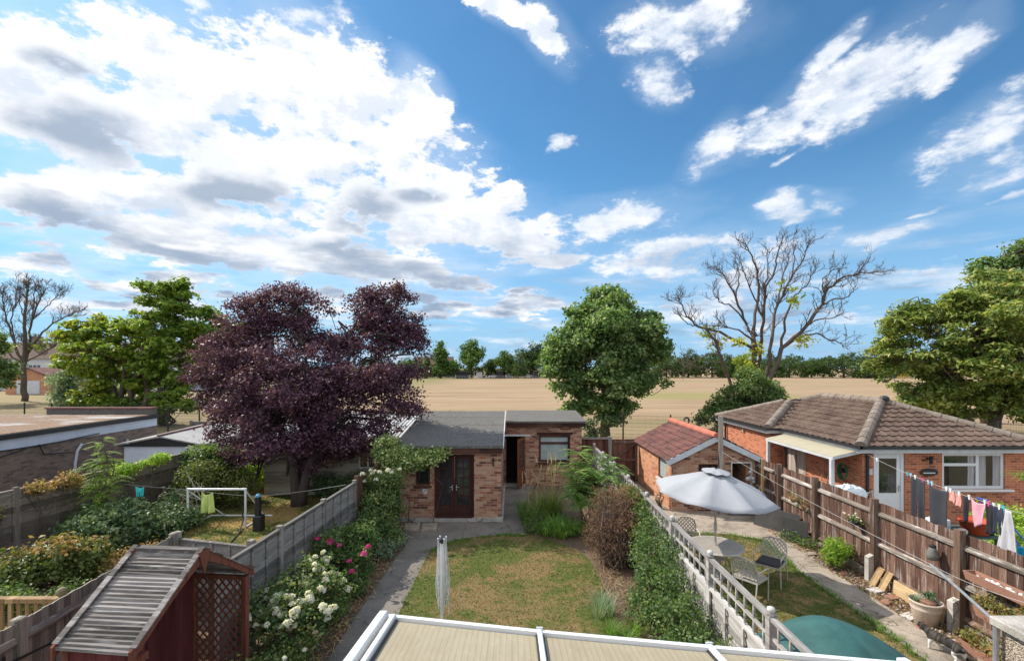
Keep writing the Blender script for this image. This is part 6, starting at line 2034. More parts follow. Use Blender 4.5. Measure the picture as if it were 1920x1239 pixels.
# right garden planting
shrub('golden_bush', 'small round golden-green bush below the brown fence', [(7.75, 11.2, .45, .32, .32, .28), (7.6, 11.1, .35, .25, .25, .22), (7.9, 11.4, .4, .25, .25, .25), (7.75, 11.2, .2, .2, .2, .2)], 200, 12, .08, .055, .035, LEAF['lime'], 'bush', None, 601, tint_f=lambda P, t, c: t * .7)
shrub('weeds', 'small green weeds in the dry bed by the concrete patio edge', [(7.7, 13.0, .15, .3, .3, .15), (7.9, 12.5, .12, .25, .3, .12)], 90, 10, .08, .05, .03, LEAF['shrub'], 'weeds', None, 602)
shrub('yard_shrub', 'sunlit yellow-green shrub behind the washing at the right edge', [(12.6, 12.2, .8, .5, .5, .45), (13.0, 12.0, .7, .5, .5, .5), (12.3, 11.6, .5, .4, .4, .4)], 300, 12, .13, .08, .05, LEAF['lime'], 'shrub', None, 603)
o = thing('cordyline', (14.6, 13.2, 0), 'spiky palm-like plant at the right edge in front of the bungalow window', 'plant')
MB().tube([(14.6, 13.2, 0), (14.62, 13.2, 1.0), (14.6, 13.2, 1.65)], [.06, .05, .04], 7).build('trunk', M['bark'], o)
mb = MB()
blades(mb, (14.6, 13.2, 1.6), 120, .55, .62, .03, np.random.default_rng(604), .9)
mb.build('blades', LEAF['strap'], o)


# grass over the lawns, leaf litter and pebbles on the beds
def inpoly(px, py, poly):
    c = np.zeros(len(px), bool)
    n = len(poly)
    for i in range(n):
        (x0, y0), (x1, y1) = poly[i][:2], poly[(i + 1) % n][:2]
        t = ((y0 > py) != (y1 > py)) & (px < (x1 - x0) * (py - y0) / (y1 - y0 + 1e-12) + x0)
        c ^= t
    return c


def turf(name, poly, n, h, mat, seed, ymin=5.5):
    r_ = np.random.default_rng(seed)
    P = np.array([p[:2] for p in poly])
    lo, hi = P.min(0), P.max(0)
    lo[1] = max(lo[1], ymin)
    x, y = r_.uniform(lo[0], hi[0], n), r_.uniform(lo[1], hi[1], n)
    k = inpoly(x, y, poly)
    x, y = x[k], y[k]
    n = len(x)
    a = r_.uniform(0, 6.28, n)
    hh = h * r_.uniform(.4, 1.3, n)
    lean = r_.uniform(0, .9, n) * hh
    w = .006 + .004 * r_.random(n)
    b0 = np.stack([x - np.sin(a) * w, y + np.cos(a) * w, np.full(n, .008)], 1)
    b1 = np.stack([x + np.sin(a) * w, y - np.cos(a) * w, np.full(n, .008)], 1)
    tp = np.stack([x + np.cos(a) * lean, y + np.sin(a) * lean, hh + .008], 1)
    mb = MB()
    mb.add(np.stack([b0, b1, tp], 1).reshape(-1, 3), np.arange(3 * n).reshape(-1, 3))
    lab = {'lawn_grass': 'short parched grass of the middle lawn', 'grass_right': 'patchy grass of the right-hand lawn', 'grass_left': 'dry grass of the left-hand lawn'}[name]
    tag(mb.build('grass', mat, None, origin=(float(lo[0]), float(lo[1]), 0)), lab, 'grass', None, 'stuff')


turf('lawn_grass', LAWN, 30000, .025, M['lawn'], 701)
turf('grass_right', LAWN_R, 30000, .028, M['lawn_r'], 702)
turf('grass_left', LAWN_L, 35000, .045, M['lawn_l'], 703, 9)
EDGE = []
r_ = np.random.default_rng(704)
mb = MB()
for (pts, n, h) in (([(6.72, 3.0), (6.76, 8.0), (6.7, 11.2), (6.95, 12.9)], 420, .13), ([(-2.2, 7), (-2.14, 12.2), (-1.5, 13.0), (-.2, 13.4), (.4, 13.35)], 420, .07), ([(4.4, 13.75), (6.2, 13.4), (6.9, 13.0)], 90, .10)):
    P = np.array(pts)
    for _ in range(n):
        t = r_.random() * (len(P) - 1)
        q = P[int(t)] + (P[int(t) + 1] - P[int(t)]) * (t % 1) + r_.normal(size=2) * .06
        blades(mb, (q[0], q[1], .01), 7, h, h * .6, .010, r_, .3, (.1, .7))
tag(mb.build('lawn_edge_grass', LEAF['strap'], None, origin=(0, 9, 0)), 'longer green grass along the lawn edges', 'grass', None, 'stuff')
mb = MB()
n = 9000
x = np.concatenate([r_.uniform(-4.2, -3.0, n // 2), r_.uniform(2.0, 3.2, n // 4), r_.uniform(7.45, 8.1, n // 4)])
y = r_.uniform(5.5, 14.5, len(x))
leaf_mesh(mb, np.stack([x, y, np.full(len(x), .02) + r_.random(len(x)) * .03], 1), r_.normal(size=(len(x), 3)) * .5 + np.array([0, 0, 1]), .045, .025, r_.random(len(x)), .3, r_)
tag(mb.build('leaf_litter', LEAF['dead'], None, origin=(0, 9, 0)), 'dead leaves and scraps strewn over the garden beds', 'leaf litter', None, 'stuff')
mb = MB()
for _ in range(900):
    x, y = (r_.uniform(7.5, 8.1), r_.uniform(6.5, 13.6)) if r_.random() < .7 else (r_.uniform(-4.1, -3.15), r_.uniform(6, 13))
    s = r_.uniform(.012, .04)
    q = r_.normal(size=(6, 3)) * s * .25
    v = np.array([(1, 0, 0), (-1, 0, 0), (0, 1, 0), (0, -1, 0), (0, 0, .7), (0, 0, -.7)]) * s + q + np.array([x, y, s * .4])
    mb.add(v, np.array([[0, 2, 4], [2, 1, 4], [1, 3, 4], [3, 0, 4], [2, 0, 5], [1, 2, 5], [3, 1, 5], [0, 3, 5]]))
tag(mb.build('pebbles', M['path_r'], None, origin=(0, 9, 0)), 'small stones scattered on the bare soil', 'stones', None, 'stuff')
mb = MB()
for _ in range(260):
    x, y = r_.uniform(-3.6, -2.95), r_.uniform(6.2, 11.5)
    if r_.random() < .25: x, y = r_.uniform(1.9, 2.5), r_.uniform(9.6, 11.2)
    a = r_.uniform(0, 6.28)
    L = r_.uniform(.1, .35)
    mb.tube([(x, y, .03), (x + math.cos(a) * L * .5, y + math.sin(a) * L * .5, .05 + r_.random() * .12), (x + math.cos(a) * L, y + math.sin(a) * L, .03 + r_.random() * .08)], .004, 3, cap=False)
tag(mb.build('dry_stalks', M['straw'], None, origin=(0, 9, 0), fix=False), 'cut dry stalks lying along the left-hand bed', 'stalks', None, 'stuff')

mb = MB()
r_ = np.random.default_rng(720)
for _ in range(230):
    x, y = r_.uniform(-2.2, 2.05), r_.uniform(8.4, 13.4)
    if not inpoly(np.array([x]), np.array([y]), LAWN)[0]: continue
    blades(mb, (x, y, .01), int(r_.integers(6, 16)), r_.uniform(.03, .075), .05, .009, r_, .4, (0, .9))
for _ in range(170):
    x, y = r_.uniform(3.5, 6.8), r_.uniform(7.2, 13.4)
    blades(mb, (x, y, .01), int(r_.integers(6, 16)), r_.uniform(.04, .10), .06, .009, r_, .4, (0, .9))
for _ in range(150):
    x, y = r_.uniform(7.4, 8.1), r_.uniform(6.5, 13.6)
    blades(mb, (x, y, .01), int(r_.integers(4, 9)), r_.uniform(.04, .12), .07, .012, r_, .5, (.2, 1))
tag(mb.build('grass_tufts', LEAF['grass'], None, origin=(0, 9, 0)), 'scattered coarse grass tufts and weeds on the lawns and dry bed', 'grass', None, 'stuff')

# ------------------------------------------------------------------ garden furniture and small things
M['canvas'] = simple('pale_grey_canvas', (.33, .34, .36), .85, .08, 2.0, bump=.05)
M['taupe'] = simple('taupe_cast_metal', (.52, .47, .41), .5, .12, 6.0, .1)
M['cushion'] = simple('dark_cushion', (.05, .048, .052), .9, .15, 6.0)
M['terracotta'] = simple('terracotta', (.29, .145, .10), .9, .18, 4.0, fine=.2)
M['pale_pot'] = simple('salted_terracotta', (.52, .42, .34), .9, .22, 3.5, fine=.25)

# parasol
pa = thing('parasol', (4.66, 10.75, 0), 'tilted pale grey parasol standing through the garden table', 'parasol')
MB().tube([(4.66, 10.75, 0), (4.66, 10.75, 1.4), (4.66, 10.72, 2.42)], .022, 10).tube([(4.66, 10.75, 1.08), (4.66, 10.75, 1.24)], .034, 10).build('pole', M['taupe'], pa)
MB().lathe([(.24, 0), (.24, .04), (.12, .08), (.04, .12), (.03, .3)], (4.66, 10.75, .02), 16).build('base', M['concrete'], pa)
ns, rad, rise = 8, 1.34, .50
tlt = Matrix.Rotation(R(4.8), 4, 'Y') @ Matrix.Rotation(R(2), 4, 'X')
top = Vector((4.66, 10.72, 2.42))
V, Q = [], []
nr, sub = 10, 6
for i in range(nr + 1):
    t = i / nr
    for k in range(ns * sub):
        f = (k % sub) / sub
        a = 2 * math.pi * (k / sub + .25) / ns
        seg = math.cos(math.pi / ns) / math.cos((f - .5) * 2 * math.pi / ns)
        r = rad * max(t, .07) * (seg * .96 + .04) * (1 - .05 * t * t * math.sin(math.pi * f) ** 2)
        z = -rise * (t ** 1.15) + .05 * t * (1 - t) * 2 - .075 * math.sin(math.pi * f) * t + .008 * math.sin(k * 2.1 + i)
        V.append(tuple(top + tlt @ Vector((r * math.cos(a), r * math.sin(a), z))))
n = ns * sub
for i in range(nr):
    for k in range(n): Q.append([i * n + k, i * n + (k + 1) % n, (i + 1) * n + (k + 1) % n, (i + 1) * n + k])
b = MB().add(V, Q)
co = b.build('canopy', M['canvas'], pa, smooth=True, fix=False)
so = co.modifiers.new('thick', 'SOLIDIFY'); so.thickness = .004
V, Q = [], []
for i in range(4):
    t = i / 3
    for k in range(32):
        a = 2 * math.pi * k / 32
        V.append(tuple(top + tlt @ Vector(((.04 + .27 * t) * math.cos(a), (.04 + .27 * t) * math.sin(a), .06 - .07 * t ** 1.6 + .014 * t * math.cos(k * math.pi / 2)))))
for i in range(3):
    for k in range(32): Q.append([i * 32 + k, i * 32 + (k + 1) % 32, (i + 1) * 32 + (k + 1) % 32, (i + 1) * 32 + k])
MB().add(V, Q).build('vent_cap', M['canvas'], pa, smooth=True, fix=False)
b = MB()
for k in range(ns):
    a = 2 * math.pi * (k + .25) / ns
    e = top + tlt @ Vector((rad * .97 * math.cos(a), rad * .97 * math.sin(a), -rise + .0))
    b.tube([tuple(top + Vector((0, 0, -.03))), tuple((top * .5 + e * .5) + Vector((0, 0, .015))), tuple(e + Vector((0, 0, -.01)))], .007, 5)
b.build('ribs', M['taupe'], pa)

# round table
ta = thing('garden_table', (4.66, 10.75, 0), 'round cream cast metal table with a pierced top under the parasol', 'table')
tx, ty = 4.66, 10.75
b = MB()
b.lathe([(.555, .70), (.60, .70), (.61, .715), (.60, .73), (.555, .73), (.555, .70)], (tx, ty, 0), 36, False)
for k in range(-12, 13):
    c = k * .044
    h_ = math.sqrt(max(0, .56 ** 2 - c * c))
    b.bar((tx + c, ty - h_, .716), (tx + c, ty + h_, .716), .020, .018).bar((tx - h_, ty + c, .719), (tx + h_, ty + c, .719), .020, .018)
b.build('tabletop', M['taupe'], ta)
for k in range(4):
    a = R(45 + 90 * k)
    c, s_ = math.cos(a), math.sin(a)
    MB().tube([(tx + c * .3, ty + s_ * .3, .70), (tx + c * .22, ty + s_ * .22, .45), (tx + c * .3, ty + s_ * .3, .18), (tx + c * .42, ty + s_ * .42, 0)], [.02, .018, .018, .022], 7).build('leg', M['taupe'], ta)
MB().lathe([(.2, .42), (.21, .43), (.2, .44)], (tx, ty, 0), 18).build('brace_ring', M['taupe'], ta)


# chairs: built at the origin facing +y
def make_chair(label, cush):
    c = thing('garden_chair', (0, 0, 0), label, 'chair', 'chairs round the garden table')
    b = MB()
    b.bar((-.24, -.22, .43), (-.24, .24, .43), .03).bar((.24, -.22, .43), (.24, .24, .43), .03).bar((-.24, -.22, .43), (.24, -.22, .43), .03).bar((-.24, .24, .43), (.24, .24, .43), .03)
    for k in range(-4, 5): b.bar((k * .05, -.22, .432), (k * .05, .24, .432), .016, .012)
    for k in range(-4, 5): b.bar((-.24, k * .05, .434), (.24, k * .05, .434), .016, .012)
    s_ = b.build('seat', M['taupe'], c)
    if cush:
        MB().box(-.235, .235, -.21, .24, .445, .50).build('cushion', M['cushion'], c, bevel=.02)
    b = MB()
    lean = lambda z: -.22 - (z - .45) * .22
    fr_ = [(-.25, lean(.45), .45), (-.255, lean(.7), .7), (-.22, lean(.86), .86), (-.10, lean(.91), .91), (.10, lean(.91), .91), (.22, lean(.86), .86), (.255, lean(.7), .7), (.25, lean(.45), .45)]
    b.tube(fr_, .016, 7)
    b.tube([(-.25, lean(.50), .50), (.25, lean(.50), .50)], .012, 6)
    for s in (-1, 1):
        for k in range(-5, 9):
            pts = []
            for z in np.linspace(.50, .895, 41):
                x = -.25 + k * .085 + s * (z - .5) * .95 + (0 if s > 0 else .2)
                lim_ = .245 - max(0, z - .80) * 1.2
                if abs(x) < lim_: pts.append((x, lean(z) + .004 * s, z))
            if len(pts) > 2: b.bar(pts[0], pts[-1], .020, .010, (0, 1, 0))
    b.build('backrest', M['taupe'], c)
    for x in (-1, 1):
        MB().tube([(x * .27, .20, 0), (x * .265, .22, .40), (x * .275, .22, .62), (x * .28, .12, .665), (x * .28, -.12, .66), (x * .255, lean(.64), .64)], .015, 7).build('arm', M['taupe'], c)
        MB().tube([(x * .255, -.34, 0), (x * .25, -.24, .44)], .015, 7).build('leg', M['taupe'], c)
    return c


c1 = make_chair('taupe lattice chair behind the table, facing the camera', False)
c2 = make_chair('lattice chair with its back to the trellis fence, nearest the camera', False)
c3 = make_chair('lattice chair with a dark cushion on the path side of the table', True)
place(c1, (4.42, 11.85, .01), R(168))
place(c2, (4.95, 9.75, .01), R(-52))
place(c3, (5.75, 10.45, .01), R(75 + 60))

# rotary dryer, folded
rd = thing('rotary_dryer', (-1.32, 8.86, 0), 'folded white rotary clothes dryer standing on the lawn', 'clothes dryer')
bx, by = -1.32, 8.86
MB().tube([(bx, by, 0), (bx, by, 1.52)], .022, 8).build('pole', M['alu'], rd)
r_ = np.random.default_rng(801)
for k in range(4):
    a = R(35 + 90 * k)
    c, s_ = math.cos(a), math.sin(a)
    tipx = bx + c * .085
    MB().tube([(bx + c * .03, by + s_ * .03, .28), (bx + c * .05, by + s_ * .05, .9), (tipx, by + s_ * .085, 1.57)], .011, 6).ball((tipx, by + s_ * .085, 1.58), .018, 8, 5).build('arm', M['alu'], rd)
b = MB()
for k in range(4):
    a0, a1 = R(35 + 90 * k), R(125 + 90 * k)
    for j in range(6):
        t = 1 - j * .12
        z0 = .28 + 1.27 * t
        r0 = .03 + .055 * t
        p = np.array([bx + math.cos(a0) * r0, by + math.sin(a0) * r0, z0])
        q = np.array([bx + math.cos(a1) * r0, by + math.sin(a1) * r0, z0])
        am = (a0 + a1) / 2
        lowz = .14 + .10 * j + r_.uniform(-.04, .04)
        out_ = .05 + r_.uniform(0, .09)
        mid = np.array([bx + math.cos(am) * out_, by + math.sin(am) * out_, lowz])
        m1 = p * .45 + mid * .55 + np.array([math.cos(a0) * .05, math.sin(a0) * .05, 0])
        m2 = q * .45 + mid * .55 + np.array([math.cos(a1) * .05, math.sin(a1) * .05, 0])
        b.tube([p, m1, mid * .9 + m1 * .1, mid, mid * .9 + m2 * .1, m2, q], .0028, 4, cap=False)
b.build('lines', M['alu'], rd, fix=False)
MB().lathe([(.03, 0), (.05, .02), (.045, .08), (.03, .1)], (bx, by, 1.48), 10).build('head', M['black'], rd)

# little football goal
go = thing('football_goal', (-8.8, 14.3, 0), 'small white tube football goal on the left lawn', 'goal')
gx0, gx1, gz = -9.67, -7.95, 1.16
MB().tube([(gx0, 14.0, 0), (gx0, 14.0, gz), (gx0 + .001, 14.0, gz + .03)], .033, 8).build('goal_post', M['alu'], go)
MB().tube([(gx1, 14.0, 0), (gx1, 14.0, gz), (gx1 + .001, 14.0, gz + .03)], .033, 8).build('goal_post', M['alu'], go)
MB().tube([(gx0 - .03, 14.0, gz), (gx1 + .03, 14.0, gz)], .033, 8).build('crossbar', M['alu'], go)
b = MB().tube([(gx0, 14.0, .03), (gx0, 15.1, .03)], .028, 8).tube([(gx1, 14.0, .03), (gx1, 15.1, .03)], .028, 8).tube([(gx0 - .02, 15.1, .03), (gx1 + .25, 15.1, .03)], .028, 8)
b.tube([(gx0, 14.02, gz - .05), (gx0 + .45, 15.05, .06)], .022, 7).tube([(gx1, 14.02, gz - .05), (gx1, 15.05, .06)], .022, 7)
b.build('back_frame', M['alu'], go)

# covered post behind the grey fence
cp_ = thing('covered_stand', (-7.44, 13.76, 0), 'black covered post on a square base beside the football goal', 'stand')
MB().box(-7.57, -7.31, 13.66, 13.92, 0, .46).build('base', M['black'], cp_, bevel=.03)
MB().tube([(-7.46, 13.78, .48), (-7.45, 13.78, 1.0)], [.095, .085], 10).build('post', M['black'], cp_)
MB().lathe([(.085, 0), (.07, .05), (.03, .08)], (-7.45, 13.78, 1.0), 10).build('cap', simple('blue_plastic', (.05, .28, .45), .5), cp_)
single(MB().tube([(-7.95, 13.9, .02), (-7.72, 13.0, .03), (-7.62, 12.6, .02)], .02, 6).tube([(-8.05, 13.98, .5), (-7.95, 13.9, .3), (-7.86, 13.5, .02)], .02, 6), 'folded_stand', M['iron'], 'black folded metal stand lying on the grass by the goal', 'stand')

# stones / cap on goal side; washing lines
M['line'] = simple('white_washing_line', (.42, .42, .40), .6, .05)


def line(name, label, pts, r=.008, sag=.06):
    P = []
    for a, b_ in zip(pts, pts[1:]):
        for j in range(10):
            t = j / 10
            P.append(tuple(Vector(a).lerp(Vector(b_), t) - Vector((0, 0, sag * 4 * t * (1 - t)))))
    P.append(pts[-1])
    return single(MB().tube(P, r, 5), name, M['line'], label, 'washing line', fix=False)


LA, LB = (-11.45, 13.1, 1.62), (-9.6, 13.95, 1.17)
line('washing_line', 'thin washing line from the left fence over the football goal', [LA, LB, (-7.45, 13.75, 1.02), (-4.36, 12.3, 1.72)], .004, .03)

# wooden line post by the tiled shed
wp = single(MB().prism([(6.72, 15.2, 0), (6.84, 15.2, 0), (6.84, 15.2, 3.2), (6.72, 15.2, 3.2)], (0, .11, 0)), 'line_post', M['post'], 'tall square grey timber post in front of the tiled shed', 'post')
RA, RB, RC = (6.79, 15.2, 2.06), (6.75, 7.57, 1.62), (6.05, 5.4, 2.05)
line('washing_line', 'white washing line from the timber post past the parasol to the prop', [RA, RB, RC], .0036, .05)
single(MB().tube([RB, (6.2, 6.5, 1.72), (5.62, 5.5, 1.86)], .019, 7), 'clothes_prop', M['galv'], 'grey metal clothes prop leaning on the pebbledashed wall', 'prop')
line('washing_line', 'white washing line carrying laundry in front of the bungalow', [(10.72, 14.3, 2.2), (10.25, 11.6, 1.98), (9.55, 8.3, 2.06)], .0045, .04)


def on_line(px, pts):
    """point of the neighbours' line seen at that photo column"""
    best = None
    for a, b_ in zip(pts, pts[1:]):
        for j in range(101):
            t = j / 100
            q = Vector(a).lerp(Vector(b_), t) - Vector((0, 0, .04 * 4 * t * (1 - t)))
            e = abs(q.x / q.y * F + 960 - px)
            if best is None or e < best[0]: best = (e, q)
    return best[1]


NL = [(10.72, 14.3, 2.2), (10.25, 11.6, 1.98), (9.55, 8.3, 2.06)]
DIRV = (Vector((9.55, 8.3, 0)) - Vector((10.72, 14.3, 0))).normalized()


def cloth(name, label, cat, px0, px1, h0, h1, mat, taper=1.0, folds=3, pts=NL, seed=0, legs=False, depth=.03, drop=0.0):
    """hanging cloth between two photo columns on a line: tops follow the line, folds hang below"""
    r_ = random.Random(seed)
    a, b_ = on_line(px0, pts), on_line(px1, pts)
    d = (b_ - a)
    nn = Vector((d.y, -d.x, 0)).normalized()
    nu, nv = 22, 14
    V, Q = [], []
    ph = r_.uniform(0, 6)
    for i in range(nv + 1):
        t = i / nv
        for k in range(nu + 1):
            s = k / nu
            w = 1 + (taper - 1) * t
            ss = .5 + (s - .5) * w
            if legs and t > .35: ss = ss + (.05 if s > .5 else -.05) * (t - .35)
            p = a + d * ss
            hh = h0 + (h1 - h0) * s
            z = p.z - .015 - hh * t - drop * math.sin(math.pi * s) * (1 - t)
            off = math.sin(s * folds * 2 * math.pi + ph + t * .8) * depth * (.3 + t) + .01 * math.sin(7 * s + 5 * t + ph)
            V.append((p.x + nn.x * off, p.y + nn.y * off, z))
    for i in range(nv):
        for k in range(nu):
            if legs and i > nv * .35 and k == nu // 2: continue
            Q.append([i * (nu + 1) + k, i * (nu + 1) + k + 1, (i + 1) * (nu + 1) + k + 1, (i + 1) * (nu + 1) + k])
    o = single(MB().add(V, Q), name, mat, label, cat, None, smooth=True, fix=False)
    so = o.modifiers.new('thick', 'SOLIDIFY'); so.thickness = .008
    return o


fab = lambda n_, c: simple(n_, c, .95, .12, 5.0, bump=.2)
F_ch, F_pk, F_sal, F_nv, F_lg, F_bk = fab('charcoal_cotton', (.032, .034, .042)), fab('pink_cotton', (.62, .30, .36)), fab('salmon_cotton', (.66, .30, .26)), fab('navy_cotton', (.03, .035, .06)), fab('pale_grey_jersey', (.46, .45, .47)), fab('black_cotton', (.022, .022, .026))
cloth('trousers', 'dark grey trousers hanging first on the line by the white door', 'trousers', 1710, 1736, 1.05, 1.05, F_ch, .9, 2, seed=1, legs=True)
cloth('towel', 'wide charcoal towel hanging in the middle of the line', 'towel', 1743, 1779, .92, .98, F_ch, .92, 1.2, seed=2, drop=.08)
cloth('cloth', 'small salmon cloth hanging next to the charcoal towel', 'cloth', 1781, 1791, .22, .26, F_sal, 1.0, 1, seed=3, depth=.01)
cloth('cloth', 'small salmon cloth hanging second from the charcoal towel', 'cloth', 1793, 1803, .28, .28, F_sal, 1.0, 1, seed=4, depth=.01)
cloth('top', 'dark top with a white stripe hanging left of the pink shirt', 'top', 1804, 1818, .6, .5, F_bk, .9, 1.5, seed=5, depth=.02)
cloth('shirt', 'pink shirt hanging on the line above the red bucket', 'shirt', 1819, 1849, .62, .45, F_pk, .55, 1.2, seed=6, drop=.05, depth=.02)
cloth('leggings', 'black leggings hanging right of the pink shirt', 'leggings', 1850, 1863, .62, .62, F_bk, .9, 1.5, seed=7, legs=True, depth=.02)
cloth('shorts', 'navy shorts hanging beside the pale grey dress', 'shorts', 1865, 1882, .55, .55, F_nv, 1.05, 2, seed=8, legs=True, depth=.02)
cloth('dress', 'long pale grey dress hanging last on the line', 'dress', 1883, 1894, .88, .90, F_lg, 3.2, 2.5, seed=9, depth=.025)
LL = [LA, LB]
cloth('camisole', 'lime yellow top hanging from the football goal crossbar', 'top', 377, 398, .62, .62, fab('lime_cotton', (.55, .66, .20)), 1.35, 2.2, pts=[(gx0, 13.96, 1.14), (gx1, 13.96, 1.14)], seed=10, depth=.055, drop=.09)
cloth('cloth', 'small teal cloth hanging on the left washing line', 'cloth', 253, 270, .32, .27, fab('teal_cotton', (.06, .58, .56)), .80, 1.5, pts=[LA, LB], seed=11, depth=.03, drop=.05, legs=True)
pegc = [('teal', (.05, .40, .45)), ('white', (.7, .7, .68)), ('pink', (.65, .08, .25)), ('pale_blue', (.3, .5, .65))]
pegm = [simple(n_ + '_peg_plastic', c, .5) for n_, c in pegc]
for i, (px, k) in enumerate([(1645, 1), (1702, 0), (1708, 3), (1716, 1), (1731, 2), (1741, 3), (1747, 3), (1776, 1), (1783, 1), (1798, 1), (1818, 1), (1847, 1), (1854, 2), (1864, 1), (1875, 1), (1883, 0)]):
    q = on_line(px, NL)
    o = single(MB().bar((q.x, q.y, q.z - .055), (q.x, q.y, q.z + .045), .022, .03).bar((q.x, q.y + .012, q.z - .02), (q.x, q.y + .03, q.z + .05), .02, .012), 'clothes_peg', pegm[k],
               {0: 'teal plastic peg clipped on the laundry line', 1: 'white plastic peg clipped on the laundry line', 2: 'pink plastic peg clipped on the laundry line', 3: 'pale blue plastic peg clipped on the laundry line'}[k], 'peg', pegc[k][0].replace('_', ' ') + ' pegs on the laundry line')

# neighbour's table of odds and ends behind the brown fence
tb = thing('yard_table', (10.6, 11.3, 0), 'dark green yard table crowded with odds and ends behind the fence', 'table')
MB().box(9.75, 11.4, 10.9, 11.7, .80, .84).build('tabletop', simple('dark_green_paint', (.02, .07, .055), .5), tb)
for x, y in ((9.82, 10.97), (11.33, 10.97), (9.82, 11.63), (11.33, 11.63)): MB().box(x - .03, x + .03, y - .03, y + .03, 0, .798).build('leg', MATS['dark_green_paint'], tb)
bk = thing('bucket', (11.05, 11.2, .842), 'orange-red plastic tub on the yard table under the pink shirt', 'tub')
MB().lathe([(.22, 0), (.24, .02), (.31, .30), (.33, .30), (.33, .32), (.29, .32), (.22, .03), (.01, .02)], (11.05, 11.2, .842), 22, False).build('tub', simple('orange_plastic', (.50, .075, .025), .45, .1), bk, smooth=True)
b = MB()
for s in (-1, 1): b.tube([(11.05 + s * .32, 11.12, 1.15), (11.05 + s * .38, 11.2, 1.13), (11.05 + s * .32, 11.28, 1.15)], .014, 6)
b.build('handle', MATS['orange_plastic'], bk)
single(MB().box(10.2, 10.62, 11.35, 11.6, .842, 1.10).box(10.24, 10.58, 11.39, 11.56, 1.10, 1.13), 'cool_box', M['white'], 'white box standing at the back of the yard table', 'box', bevel=.015)
single(MB().ball((10.62, 11.08, .92), (.12, .10, .08), 12, 8).ball((10.5, 11.04, .89), (.08, .07, .05), 10, 6), 'crumpled_cloth', F_lg, 'crumpled grey cloth on the front of the yard table', 'cloth', smooth=True)
single(MB().lathe([(.07, 0), (.10, .14), (.105, .15), (.01, .15)], (10.05, 11.15, .842), 14), 'flower_pot', M['black'], 'small black flower pot at the left end of the yard table', 'pot')
single(MB().ball((11.3, 11.1, .90), (.10, .09, .06), 10, 6), 'stone', M['white_paint'], 'rounded white stone beside the orange-red tub', 'stone')
bs = thing('folding_trestle', (12.0, 10.6, 0), 'blue folding trestle standing beside the laundry at the right edge', 'trestle')
blu = simple('blue_frame_paint', (.03, .10, .38), .4)
b = MB().tube([(11.35, 11.2, 1.62), (11.9, 10.8, .7), (12.2, 10.6, 0)], .02, 7).tube([(11.4, 11.5, 1.60), (12.0, 11.2, .7), (12.3, 11.0, 0)], .02, 7).tube([(11.35, 11.2, 1.62), (11.4, 11.5, 1.60)], .02, 7)
b.build('frame', blu, bs)
pp = thing('paddling_pool', (10.4, 9.3, 0), 'turquoise ribbed plastic tub showing over the fence at the right edge', 'paddling pool')
b = MB()
tq = simple('turquoise_plastic', (.02, .30, .42), .4, .15, 6.0)
seg = 72
prof = [(.62, 0), (.66, .5), (.70, .96), (.72, .97), (.72, 1.0), (.66, 1.0), (.60, .1), (.01, .08)]
b.lathe(prof, (10.4, 9.3, 0), seg, False)
v = b.v[-1]
ang_ = np.arctan2(v[:, 1] - 9.3, v[:, 0] - 10.4)
rr = 1 + .018 * np.sign(np.sin(ang_ * 36))
b.v[-1] = np.stack([10.4 + (v[:, 0] - 10.4) * rr, 9.3 + (v[:, 1] - 9.3) * rr, v[:, 2]], 1)
b.build('tub', tq, pp, smooth=False, fix=False)
# wheelie bundle and tools under the lean-to
bn = thing('wrapped_bundle', (9.9, 13.5, 0), 'white and blue tarpaulin bundle over a wheeled frame by the lean-to post', 'bundle')
b = MB().ball((9.95, 13.9, .98), (.52, .28, .34), 18, 12)
v = b.v[-1]
rn = np.random.default_rng(5)
b.v[-1] = v + rn.normal(size=v.shape) * .028
b.build('tarpaulin', simple('white_tarpaulin', (.66, .70, .72), .5, .15, 5.0), bn)
b = MB().ball((9.62, 13.85, 1.02), (.24, .22, .20), 12, 8)
b.v[-1] = b.v[-1] + rn.normal(size=b.v[-1].shape) * .02
b.build('blue_sheet', simple('pale_blue_sheet', (.36, .58, .64), .6, .15, 5.0), bn)
b = MB()
tt = [2 * math.pi * k / 24 for k in range(25)]
for cx in (9.55, 10.35): b.tube([(cx + .32 * math.cos(q), 13.62, .33 + .32 * math.sin(q)) for q in tt], .018, 6)
b.build('wheel', M['black'], bn, fix=False)
b = MB().tube([(10.2, 13.58, .8), (10.28, 13.55, 1.18), (10.40, 13.55, 1.22), (10.46, 13.56, .9), (10.42, 13.6, .6)], .02, 7).tube([(9.55, 13.62, .33), (9.75, 13.62, .8), (10.25, 13.62, .8), (10.35, 13.62, .33)], .02, 6)
b.build('frame', M['galv'], bn)
tl_ = [('rake', 'steel-headed garden rake leaning head up under the lean-to', 16.1, True), ('broom', 'wooden broom handle leaning beside the rake', 15.8, False)]
for nm, lab, y, hd in tl_:
    o = thing(nm, (10.55, y, 0), lab, 'garden tool')
    MB().tube([(10.45, y, 0), (10.70, y - .05, 1.65)], .015, 6).build('handle', M['deck'], o)
    b = MB()
    if hd:
        for k in range(-4, 5): b.tube([(10.70, y - .05, 1.6), (10.72, y - .05 + k * .02, 1.8), (10.72, y - .05 + k * .035, 2.0)], .006, 4)
    else:
        b.box(10.42, 10.5, y - .15, y + .15, 0, .08)
    b.build('head', M['galv'] if hd else M['straw'], o)
hr_ = thing('hose_reel', (10.6, 15.1, 0), 'dark green hose hanging coiled on the bungalow side wall', 'hose')
b = MB()
for k in range(5): b.tube([(10.68 - .02 * k, 15.1 + (.16 + .01 * k) * math.cos(q), 1.45 + (.22 + .012 * k) * math.sin(q)) for q in tt], .014, 5)
